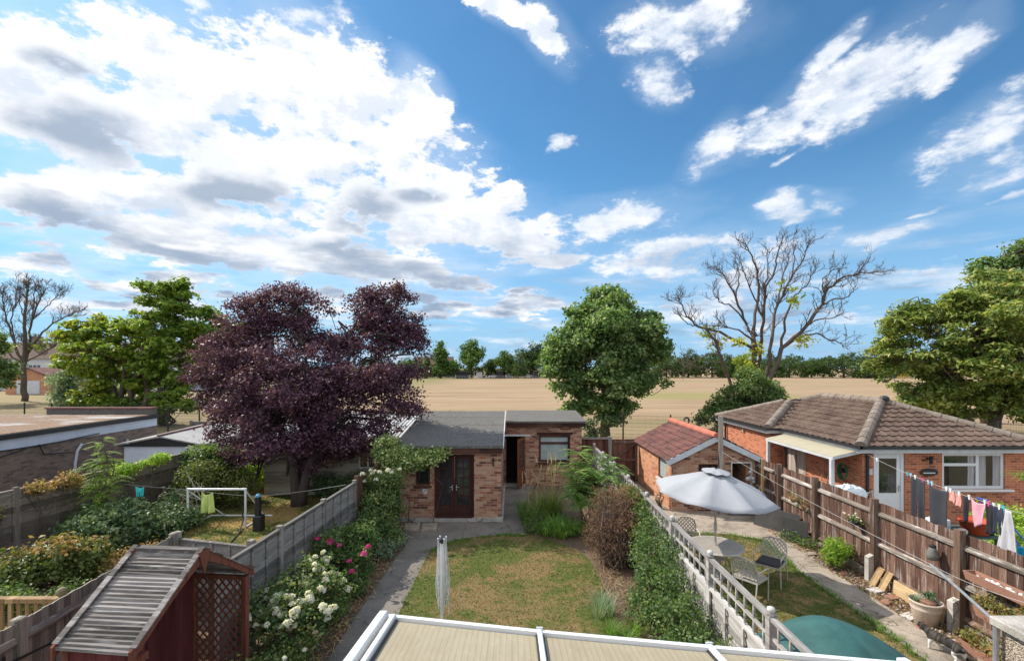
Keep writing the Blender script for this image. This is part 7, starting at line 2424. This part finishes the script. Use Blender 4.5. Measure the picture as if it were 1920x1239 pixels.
b.build('coil', simple('green_hose', (.02, .13, .06), .5), hr_, fix=False)
MB().box(10.55, 10.75, 15.04, 15.16, 1.42, 1.55).build('bracket', M['black'], hr_)

# pots, baskets and planters on and by the brown fence
pt_ = thing('terracotta_pot', (7.72, 8.72, 0), 'big pale terracotta pot with two spiky plants on the dry bed', 'pot')
cx, cy = 7.72, 8.72
MB().lathe([(.22, 0), (.24, .01), (.32, .36), (.335, .38), (.335, .41), (.33, .42), (.345, .50), (.375, .53), (.375, .57), (.335, .57), (.31, .47), (.01, .45)], (cx, cy, 0), 28, False).build('pot', M['pale_pot'], pt_, smooth=True)
MB().lathe([(.31, .485), (.01, .50)], (cx, cy, 0), 20, False).build('soil', M['soil'], pt_)
b = MB().ball((cx + .02, cy - .04, .53), (.20, .16, .06), 12, 8).build('broken_pot', M['terracotta'], pt_, smooth=True)
mb = MB()
rq = np.random.default_rng(810)
blades(mb, (cx - .17, cy + .1, .5), 46, .30, .28, .03, rq, .6, (0, .6))
mb.build('spiky_plant', LEAF['sil'], pt_)
mb = MB()
blades(mb, (cx + .15, cy + .08, .62), 70, .26, .27, .045, rq, .9, (0, .5))
blades(mb, (cx + .15, cy + .08, .5), 30, .22, .22, .04, rq, .9, (0, .5))
mb.build('spiky_plant', LEAF['dark'], pt_)
pt_.scale = (.70, .70, .78)
pt_.location = (7.74, 8.78, 0)
hb_ = thing('hanging_basket', (8.1, 11.0, 1.2), 'dark half basket of white flowers hung on the brown fence', 'basket')
b = MB().lathe([(.02, -.15), (.08, -.13), (.13, -.06), (.15, 0), (.14, 0), (.12, -.05), (.01, -.1)], (7.99, 11.0, 1.20), 16, False)
b.build('basket', M['iron'], hb_, smooth=True)
mb = MB()
rq = np.random.default_rng(811)
clump_leaves(mb, np.array([7.98, 11.0, 1.26]) + rq.normal(size=(26, 3)) * np.array([.07, .14, .05]), unit(rq.normal(size=(26, 3)) + np.array([-.3, 0, .6])), 9, .06, .045, .028, r_=rq)
mb.build('foliage', LEAF['shrub'], hb_)
blooms(hb_, np.array([7.96, 11.0, 1.32]) + rq.normal(size=(14, 3)) * np.array([.06, .15, .04]), M['petal_w'], .03, 281)
hb_.scale = (.78, .78, .78)
for (y, z, lab) in ((13.4, 1.05, 'small hanging plant nearest the shed end of the brown fence'), (12.9, .98, 'small trailing plant hung second along the brown fence')):
    o = thing('hanging_plant', (8.05, y, z), lab, 'plant')
    MB().lathe([(.05, -.1), (.09, 0), (.08, 0), (.01, -.06)], (8.02, y, z), 12, False).build('pot', M['terracotta'], o)
    mb = MB()
    clump_leaves(mb, np.array([8.0, y, z + .06]) + rq.normal(size=(16, 3)) * .08, unit(rq.normal(size=(16, 3)) + np.array([0, 0, .6])), 8, .07, .055, .025, r_=rq)
    mb.build('foliage', LEAF['rust'], o)
lt = thing('lantern', (8.06, 8.9, 1.3), 'grey glass jar lantern hung on the brown fence', 'lantern')
MB().lathe([(.02, -.20), (.09, -.18), (.105, -.08), (.06, .02), (.05, .05)], (8.02, 8.95, 1.32), 14, False).build('jar', simple('smoked_jar', (.16, .15, .14), .2, .3, 9.0), lt, smooth=True)
MB().lathe([(.055, 0), (.06, .03), (.01, .06)], (8.02, 8.95, 1.37), 12).tube([(8.02, 8.95, 1.42), (8.04, 8.95, 1.55), (8.11, 8.95, 1.55)], .006, 5).build('cap', M['iron'], lt)


def trough(label, x, y0, y1, z, fill, seed, depth=.2, hh=.17):
    o = thing('planter_trough', (x, (y0 + y1) / 2, z), label, 'planter')
    b = MB()
    w0, w1 = depth * .42, depth * .5
    ym0, ym1 = y0 + .04, y1 - .04
    lo_ = [(x - w0, ym0, z), (x + w0, ym0, z), (x + w0, ym1, z), (x - w0, ym1, z)]
    hi_ = [(x - w1, y0, z + hh), (x + w1, y0, z + hh), (x + w1, y1, z + hh), (x - w1, y1, z + hh)]
    k = .02
    ih = [(x - w1 + k, y0 + k, z + hh), (x + w1 - k, y0 + k, z + hh), (x + w1 - k, y1 - k, z + hh), (x - w1 + k, y1 - k, z + hh)]
    il = [(x - w0 + k, ym0 + k, z + .06), (x + w0 - k, ym0 + k, z + .06), (x + w0 - k, ym1 - k, z + .06), (x - w0 + k, ym1 - k, z + .06)]
    V = lo_ + hi_ + ih + il
    Q = [[3, 2, 1, 0]]
    for a in range(4):
        b_ = (a + 1) % 4
        Q += [[a, b_, 4 + b_, 4 + a], [4 + a, 4 + b_, 8 + b_, 8 + a], [8 + a, 8 + b_, 12 + b_, 12 + a]]
    Q.append([12, 13, 14, 15])
    b.add(V, Q).build('trough', M['terracotta'], o)
    r_ = np.random.default_rng(seed)
    if fill:
        n = int((y1 - y0) * 90)
        C = np.stack([r_.normal(x, depth * .35, n), r_.uniform(y0, y1, n), z + hh + np.abs(r_.normal(0, .10, n))], 1)
        mb = MB()
        clump_leaves(mb, C, unit(r_.normal(size=(n, 3)) + np.array([0, 0, .7])), 10, .09, .055, .03, tint_f=lambda P, t, c: t * .6 + .25, r_=r_)
        mb.build('foliage', LEAF['rust'], o)
    else:
        for _ in range(26):
            s = r_.uniform(.02, .04)
            MB().ball((x + r_.normal() * .035, r_.uniform(y0 + .08, y1 - .08), z + .08 + s * .5), s, 7, 5).build('pebble', M['white_paint'], o, smooth=True)
        MB().box(x - w0 + .01, x + w0 - .01, ym0 + .03, ym1 - .03, z + .075, z + .08).build('soil', M['soil'], o)
    return o


trough('empty terracotta trough with white pebbles hung on the brown fence', 7.98, 7.0, 8.2, 1.12, False, 821, .22, .14)
trough('terracotta trough with reddish plants hung lower on the brown fence', 7.9, 6.6, 7.95, .62, True, 822)
trough('terracotta trough of green plants standing on the ground by the wall', 7.75, 7.2, 8.1, .0, True, 823, .24)
trough('long trough of reddish plants hung behind the lower trough', 8.0, 5.8, 7.3, .80, True, 824)

# loose slabs and timber on the bed
SL = [(7.82, 10.05, .30, .22, .3, 'white', 'long whitish slab lying below the timber offcuts'), (7.62, 9.0, .30, .22, .25, 'white', 'whitish slab left of the big terracotta pot'),
      (7.75, 8.08, .36, .20, -.5, 'white', 'whitish slab in front of the big terracotta pot'), (7.72, 7.55, .30, .18, -.3, 'patio', 'small buff slab by the cat'),
      (7.78, 7.12, .36, .2, -.6, 'white', 'whitish slab nearest the pebbledashed wall'), (7.6, 9.55, .22, .15, .6, 'terracotta', 'broken terracotta piece in the middle of the bed'),
      (7.72, 10.9, .2, .12, .9, 'terracotta', 'broken terracotta piece under the golden bush'), (7.55, 8.62, .2, .12, -.2, 'terracotta', 'flat terracotta shard left of the path edge'),
      (7.9, 9.75, .24, .16, .2, 'terracotta', 'square terracotta tile lying near the fence'), (7.62, 12.0, .26, .2, .1, 'patio', 'buff slab by the edge of the upper path'), (7.60, 6.85, .2, .13, .3, 'terracotta', 'terracotta shard nearest the camera on the bed')]
M['slab'] = concrete('pale_slab', (.52, .49, .46), .75, 4.0)
for (x, y, w, d, a, mt, lab) in SL:
    jj = [random.uniform(-.02, .02) for _ in range(8)]
    b = MB().prism([(-w / 2 + jj[0], -d / 2 + jj[1], 0), (w / 2 + jj[2], -d / 2 + jj[3], 0), (w / 2 + jj[4], d / 2 + jj[5], 0), (-w / 2 + jj[6], d / 2 + jj[7], 0)], (0, 0, .03))
    o = single(b, 'slab', M['slab'] if mt == 'white' else M[mt], lab, 'slab', local=True, origin=(0, 0, 0))
    o.location = (x, y, .012)
    o.rotation_euler = (random.uniform(-.05, .05), random.uniform(-.05, .05), a)
for k, (y, lean, lab) in enumerate(((10.28, .22, 'pale timber offcut leaning on the fence, the left one'), (10.05, .20, 'pale timber offcut leaning on the fence, the right one'))):
    single(MB().prism([(8.11 - lean, y - .09, .02), (8.11 - lean, y + .09, .02), (8.115, y + .09, .40), (8.115, y - .09, .40)], (-.03, 0, -.01)), 'timber_offcut', M['deck'], lab, 'timber')
M['deck2'] = timber('new_pine_board', (.42, .29, .15), (.58, .42, .24), 'y', .15, baxis='z')
single(MB().prism([(8.06, 8.75, .02), (8.06, 9.95, .02), (8.115, 9.95, .30), (8.115, 8.75, .30)], (-.025, 0, 0)), 'plank', M['deck2'], 'new pale plank standing along the foot of the brown fence', 'plank')
single(MB().box(3.55, 3.85, 7.45, 7.65, .012, .17).box(3.60, 3.80, 7.50, 7.60, .17, .20), 'concrete_block', M['patio'], 'small pale concrete block beside the green cover', 'block')

# dark felt sheets and lumber at the end of the brown fence
single(MB().prism([(7.35, 14.3, .02), (8.0, 13.2, .02), (8.1, 13.2, .62), (7.5, 14.3, .62)], (.02, .03, 0)), 'felt_sheet', simple('black_felt_sheet', (.05, .048, .046), .95, .4, 3.0, fine=.4), 'stiff dark felt sheet propped along the end of the brown fence', 'sheet')
single(MB().prism([(7.55, 13.2, .02), (7.98, 12.7, .02), (8.02, 12.7, .58), (7.62, 13.2, .6)], (.02, .02, 0)), 'felt_sheet', MATS['black_felt_sheet'], 'torn grey felt sheet by the fence post', 'sheet')
single(MB().bar((7.72, 14.5, 0), (7.74, 14.5, 1.95), .06, .05), 'timber_batten', M['deck'], 'upright bare timber batten in front of the tiled shed doorway', 'batten')
single(MB().bar((7.35, 14.5, .3), (7.95, 14.6, 1.5), .05, .07), 'timber_batten', M['post_br'], 'dark batten leaning across the tiled shed doorway', 'batten')
single(MB().tube([(7.60, 14.2, .0), (7.62, 14.2, .25), (7.56, 14.2, .5), (7.6, 14.2, .72)], .035, 7), 'pipe_offcut', M['white'], 'short white plastic pipe standing under the parasol edge', 'pipe')
for i, (x, y, z, lab) in enumerate([(7.86, 15.45, 1.2, 'bundle of rags and tools hung right of the tiled shed door')]):
    b = MB()
    for k in range(9): b.ball((x + random.uniform(-.12, .12), y + random.uniform(-.05, .05), z + random.uniform(-.16, .16)), random.uniform(.04, .08), 8, 5)
    single(b, 'rag_bundle', F_lg, lab, 'rags')
shrub('dry_weed', 'thin dry weed growing by the side wall of the tiled shed', [(5.0, 15.9, .35, .08, .1, .3)], 30, 8, .08, .05, .02, LEAF['dead'], 'weed', None, 831)

# green cover
gc = thing('furniture_cover', (4.45, 6.35, 0), 'garden furniture under a slack dark green cover beside the trellis fence', 'furniture cover')
V, Q = [], []
nu, nv = 64, 22
rq = np.random.default_rng(840)
for i in range(nv + 1):
    t = i / nv
    for k in range(nu):
        a = 2 * math.pi * k / nu
        c, s_ = math.cos(a), math.sin(a)
        px_ = np.sign(c) * abs(c) ** .75
        py_ = np.sign(s_) * abs(s_) ** .75
        if t < .55:
            q = t / .55
            rx, ry = 1.12 * q ** .8, .80 * q ** .8
            z = 1.28 - .40 * q ** 1.9
        else:
            q = (t - .55) / .45
            rx, ry = 1.12 + .06 * q, .80 + .05 * q
            z = .88 - .84 * q
        fold = .045 * math.sin(a * 9 + 2.2 * math.sin(a * 2)) * max(0, t - .35) + .018 * math.sin(a * 23 + t * 3) * t
        x = px_ * (rx + fold)
        y = py_ * (ry + fold)
        z2 = z - .24 * max(0, x / 1.1) * (1 - .5 * t) - .12 * max(0, -x / 1.1) * (1 - t) + .03 * math.sin(x * 5 + y * 3) * (1 - t) + .05 * math.exp(-((x + .25) ** 2) / .05) * (1 - t)
        crease = .05 * math.exp(-((x + .1 + y * .6) ** 2) / .006) * (y < .1) * min(1, t * 3)
        V.append((4.45 + x, 6.35 + y, max(.03, z2 - crease)))
for i in range(nv):
    for k in range(nu): Q.append([i * nu + k, i * nu + (k + 1) % nu, (i + 1) * nu + (k + 1) % nu, (i + 1) * nu + k])
MB().add(V, Q).build('cover', simple('faded_green_tarpaulin', (.030, .10, .092), .6, .3, 2.2, bump=.6), gc, smooth=True, fix=False)
b = MB()
for x, y in ((3.65, 5.9), (5.2, 5.9), (3.65, 6.8), (5.2, 6.8)): b.box(x - .03, x + .03, y - .03, y + .03, 0, .6)
b.build('legs', M['iron'], gc)

# things hung on the far mesh fence
tyre = thing('black_ring', at(1286, 829)[:2] + (1.6,), 'small black ring hanging on the mesh fence above the tiled roof', 'ring')
cx, cyy, cz = atd(1286, 788, 23.85)
MB().tube([(cx + .13 * math.cos(q), cyy - .08, cz + .15 * math.sin(q)) for q in tt], .045, 7).build('ring', M['black'], tyre, fix=False)
for (px, py, s, lab) in ((1298, 790, .05, 'smallest black tag hanging on the mesh fence beside the ring'), (1312, 792, .07, 'black tag hanging on the mesh fence further right')):
    c = atd(px, py, 23.7)
    single(MB().ball((c[0], c[1], c[2]), (s, .03, s * 1.3), 8, 6), 'fence_tag', M['black'], lab, 'tag')

# cars, huts and barriers at the far side of the field
cpaint = [('white', (.62, .63, .64)), ('dark', (.03, .035, .045)), ('silver', (.40, .42, .44))]


def make_car(col, label):
    o = thing('parked_car', (0, 0, 0), label, 'car', 'cars parked beyond the field')
    m_ = MATS.get(col + '_car_paint') or simple(col + '_car_paint', dict(cpaint)[col], .3, .05, spec=.6)
    pr = [(-2.1, .35), (-2.1, .85), (-1.85, .98), (-1.2, 1.02), (-.75, 1.45), (.7, 1.48), (1.35, 1.02), (2.0, .88), (2.12, .6), (2.1, .35)]
    MB().prism([(x, -.85, z) for x, z in pr], (0, 1.7, 0)).build('body', m_, o, bevel=.06)
    MB().prism([(x, -.87, z) for x, z in [(-1.05, 1.05), (-.68, 1.38), (.62, 1.40), (1.12, 1.05)]], (0, 1.74, 0)).build('window', M['glass'], o)
    for x in (-1.3, 1.3):
        for y in (-.88, .70):
            b = MB().lathe([(.32, 0), (.32, .18)], (0, 0, 0), 16)
            v = b.v[-1]
            b.v[-1] = np.stack([v[:, 0] + x, v[:, 2] + y, v[:, 1] + .32], 1)
            b.build('wheel', M['black'], o)
    return o


for i, (px, D, col, a, lab) in enumerate([(868, 204, 'white', 0, 'white car parked under the largest round far tree'), (925, 206, 'white', 0, 'white car parked left of the white hut'), (938, 207, 'silver', 3.14, 'silver car parked beside the white hut'), (990, 208, 'white', 0, 'white car parked nearest the maple crown'), (1636, 200, 'dark', .1, 'dark car parked at the right of the field edge')]):
    o = make_car(col, lab)
    place(o, ((px - 960) / F * D, D, 0), a)
for (px0, px1, h, D, mt, nm, lab) in [(855, 878, 3.2, 202, 'black', 'dark_hut', 'dark green hut at the foot of the largest round far tree'), (893, 904, 3.0, 207, 'white', 'white_hut', 'white hut at the far field edge between tree trunks'),
                                      (931, 944, 3.4, 203, 'black', 'dark_hut', 'dark hut at the far edge under the olive tree'), (1001, 1012, 3.3, 204, 'black', 'dark_hut', 'dark hut at the far edge nearest the maple'), (951, 960, 2.4, 209, 'white', 'white_hut', 'small white hut behind the dark one at the far edge')]:
    x0, x1 = (px0 - 960) / F * D, (px1 - 960) / F * D
    o = thing(nm, ((x0 + x1) / 2, D, 0), lab, 'hut')
    MB().box(x0, x1, D, D + 3, 0, h * .85).build('wall', M[mt] if mt != 'black' else M['dark'], o)
    MB().prism([(x0 - .2, D - .2, h * .852), (x1 + .2, D - .2, h * .852), (x1 + .2, D - .2, h * .9), ((x0 + x1) / 2, D - .2, h), (x0 - .2, D - .2, h * .9)], (0, 3.4, 0)).build('roof', M['felt'], o)
b = MB()
x0 = (1682 - 960) / F * 190
for k in range(6): b.box(x0 + k * .9, x0 + k * .9 + .08, 190, 190.08, 0, 2.0)
b.box(x0, x0 + 4.6, 190, 190.08, 1.7, 2.0).box(x0, x0 + 4.6, 190, 190.08, .8, 1.1)
single(b, 'yellow_barrier', simple('yellow_paint', (.55, .36, .02), .5), 'yellow barrier at the far right edge of the field beside the chestnut', 'barrier')
x0 = (1680 - 960) / F * 196
single(MB().box(x0 - 1.2, x0 - .2, 196, 196.5, 0, 1.5).box(x0 - 1.0, x0 - .4, 196.1, 196.4, 1.5, 1.8), 'blue_container', simple('blue_container_paint', (.02, .12, .35), .5), 'small blue container left of the yellow barrier', 'container')
b = MB()
for k in range(48):
    x = -30 + k * 1.25
    b.box(x, x + .06, 199.0, 199.06, 0, 1.15)
b.box(-30, 29, 199, 199.05, 1.1, 1.16).box(-30, 29, 199, 199.05, .5, .56)
single(b, 'railing', M['pale_grey'], 'low pale railing along the far edge of the field', 'railing')

# cat on the path
me = bpy.data.meshes.new('cat')
sk = [  # x (towards the head = +), y side, z, radius x, y ; parent
    (0, 0, .20, .070, -1), (.09, 0, .205, .074, 0), (.18, 0, .205, .070, 1), (.245, 0, .215, .055, 2), (.295, 0, .238, .042, 3), (.345, 0, .262, .050, 4), (.378, 0, .252, .033, 5), (.402, 0, .243, .020, 6),
    (-.08, 0, .195, .070, 0), (-.15, 0, .19, .055, 8), (-.205, 0, .20, .020, 9), (-.27, 0, .17, .017, 10), (-.33, 0, .12, .016, 11), (-.40, 0, .09, .015, 12), (-.46, 0, .095, .011, 13)]
legs = [((2, (.19, .045, .13), (.205, .05, .065), (.20, .05, .015), (.225, .05, .012)), .030), ((2, (.17, -.045, .13), (.135, -.05, .07), (.115, -.05, .018), (.14, -.05, .013)), .030),
        ((9, (-.13, .05, .14), (-.10, .055, .095), (-.15, .055, .055), (-.145, .055, .015), (-.12, .055, .012)), .042), ((9, (-.15, -.05, .14), (-.155, -.055, .095), (-.215, -.055, .06), (-.235, -.055, .016), (-.21, -.055, .012)), .042)]
vs, es, rs = [], [], []
for x, y, z, r, p_ in sk:
    vs.append((x, y, z)); rs.append(r)
    if p_ >= 0: es.append((p_, len(vs) - 1))
for lg, r0 in legs:
    prev = lg[0]
    for j, q in enumerate(lg[1:]):
        vs.append(q); rs.append(r0 * [1, .62, .5, .45, .5][j] if j < 5 else .016)
        es.append((prev, len(vs) - 1)); prev = len(vs) - 1
for s in (-1, 1):
    vs.append((.348, s * .028, .300)); rs.append(.016); es.append((5, len(vs) - 1))
    vs.append((.350, s * .034, .328)); rs.append(.004); es.append((len(vs) - 2, len(vs) - 1))
me.from_pydata(vs, es, [])
cat = bpy.data.objects.new('cat', me)
COL.objects.link(cat)
LOC[cat] = Vector((0, 0, 0))
sm = cat.modifiers.new('skin', 'SKIN')
for i, v in enumerate(me.skin_vertices[0].data):
    v.radius = (rs[i] * 1.0, rs[i] * 1.0)
    v.use_root = (i == 0)
su = cat.modifiers.new('sub', 'SUBSURF'); su.levels = 2; su.render_levels = 2
sm.use_smooth_shade = True
m, t = newmat('tabby_and_white_fur')
ob = t.node('ShaderNodeTexCoord').outputs['Object']
x, y, z = t.sep(ob)
n = t.noise(ob, 9.0, 3, .6)
st2 = t.noise(t.mapping(ob, scale=(26, 5, 5)), 1.0, 4, .65)
dk_ = t.ramp(st2, [(.38, (.018, .016, .016)), (.55, (.06, .052, .045)), (.7, (.14, .12, .10))])
hgt = t.m('ADD', z, t.m('MULTIPLY', t.m('SUBTRACT', n, .5), .09))
wh = t.smooth(hgt, .150, .135)
tail = t.m('GREATER_THAN', x, -.2)
fl = t.m('MULTIPLY', wh, tail)
finish(t, t.mix(fl, dk_, (.66, .64, .61)), .9, st2, .2, spec=.15)
me.materials.append(m)
tag(cat, 'tabby and white cat walking along the neighbour\'s path', 'cat')
b = MB().ball((.389, .018, .268), .0065, 8, 6).ball((.389, -.018, .268), .0065, 8, 6).build('eyes', simple('cat_eye', (.25, .24, .04), .1), cat)
MB().ball((.419, 0, .248), .006, 8, 5).build('nose', simple('pink_nose', (.45, .18, .17), .6), cat)
place(cat, (7.22, 7.78, .016), R(104), 1.15)
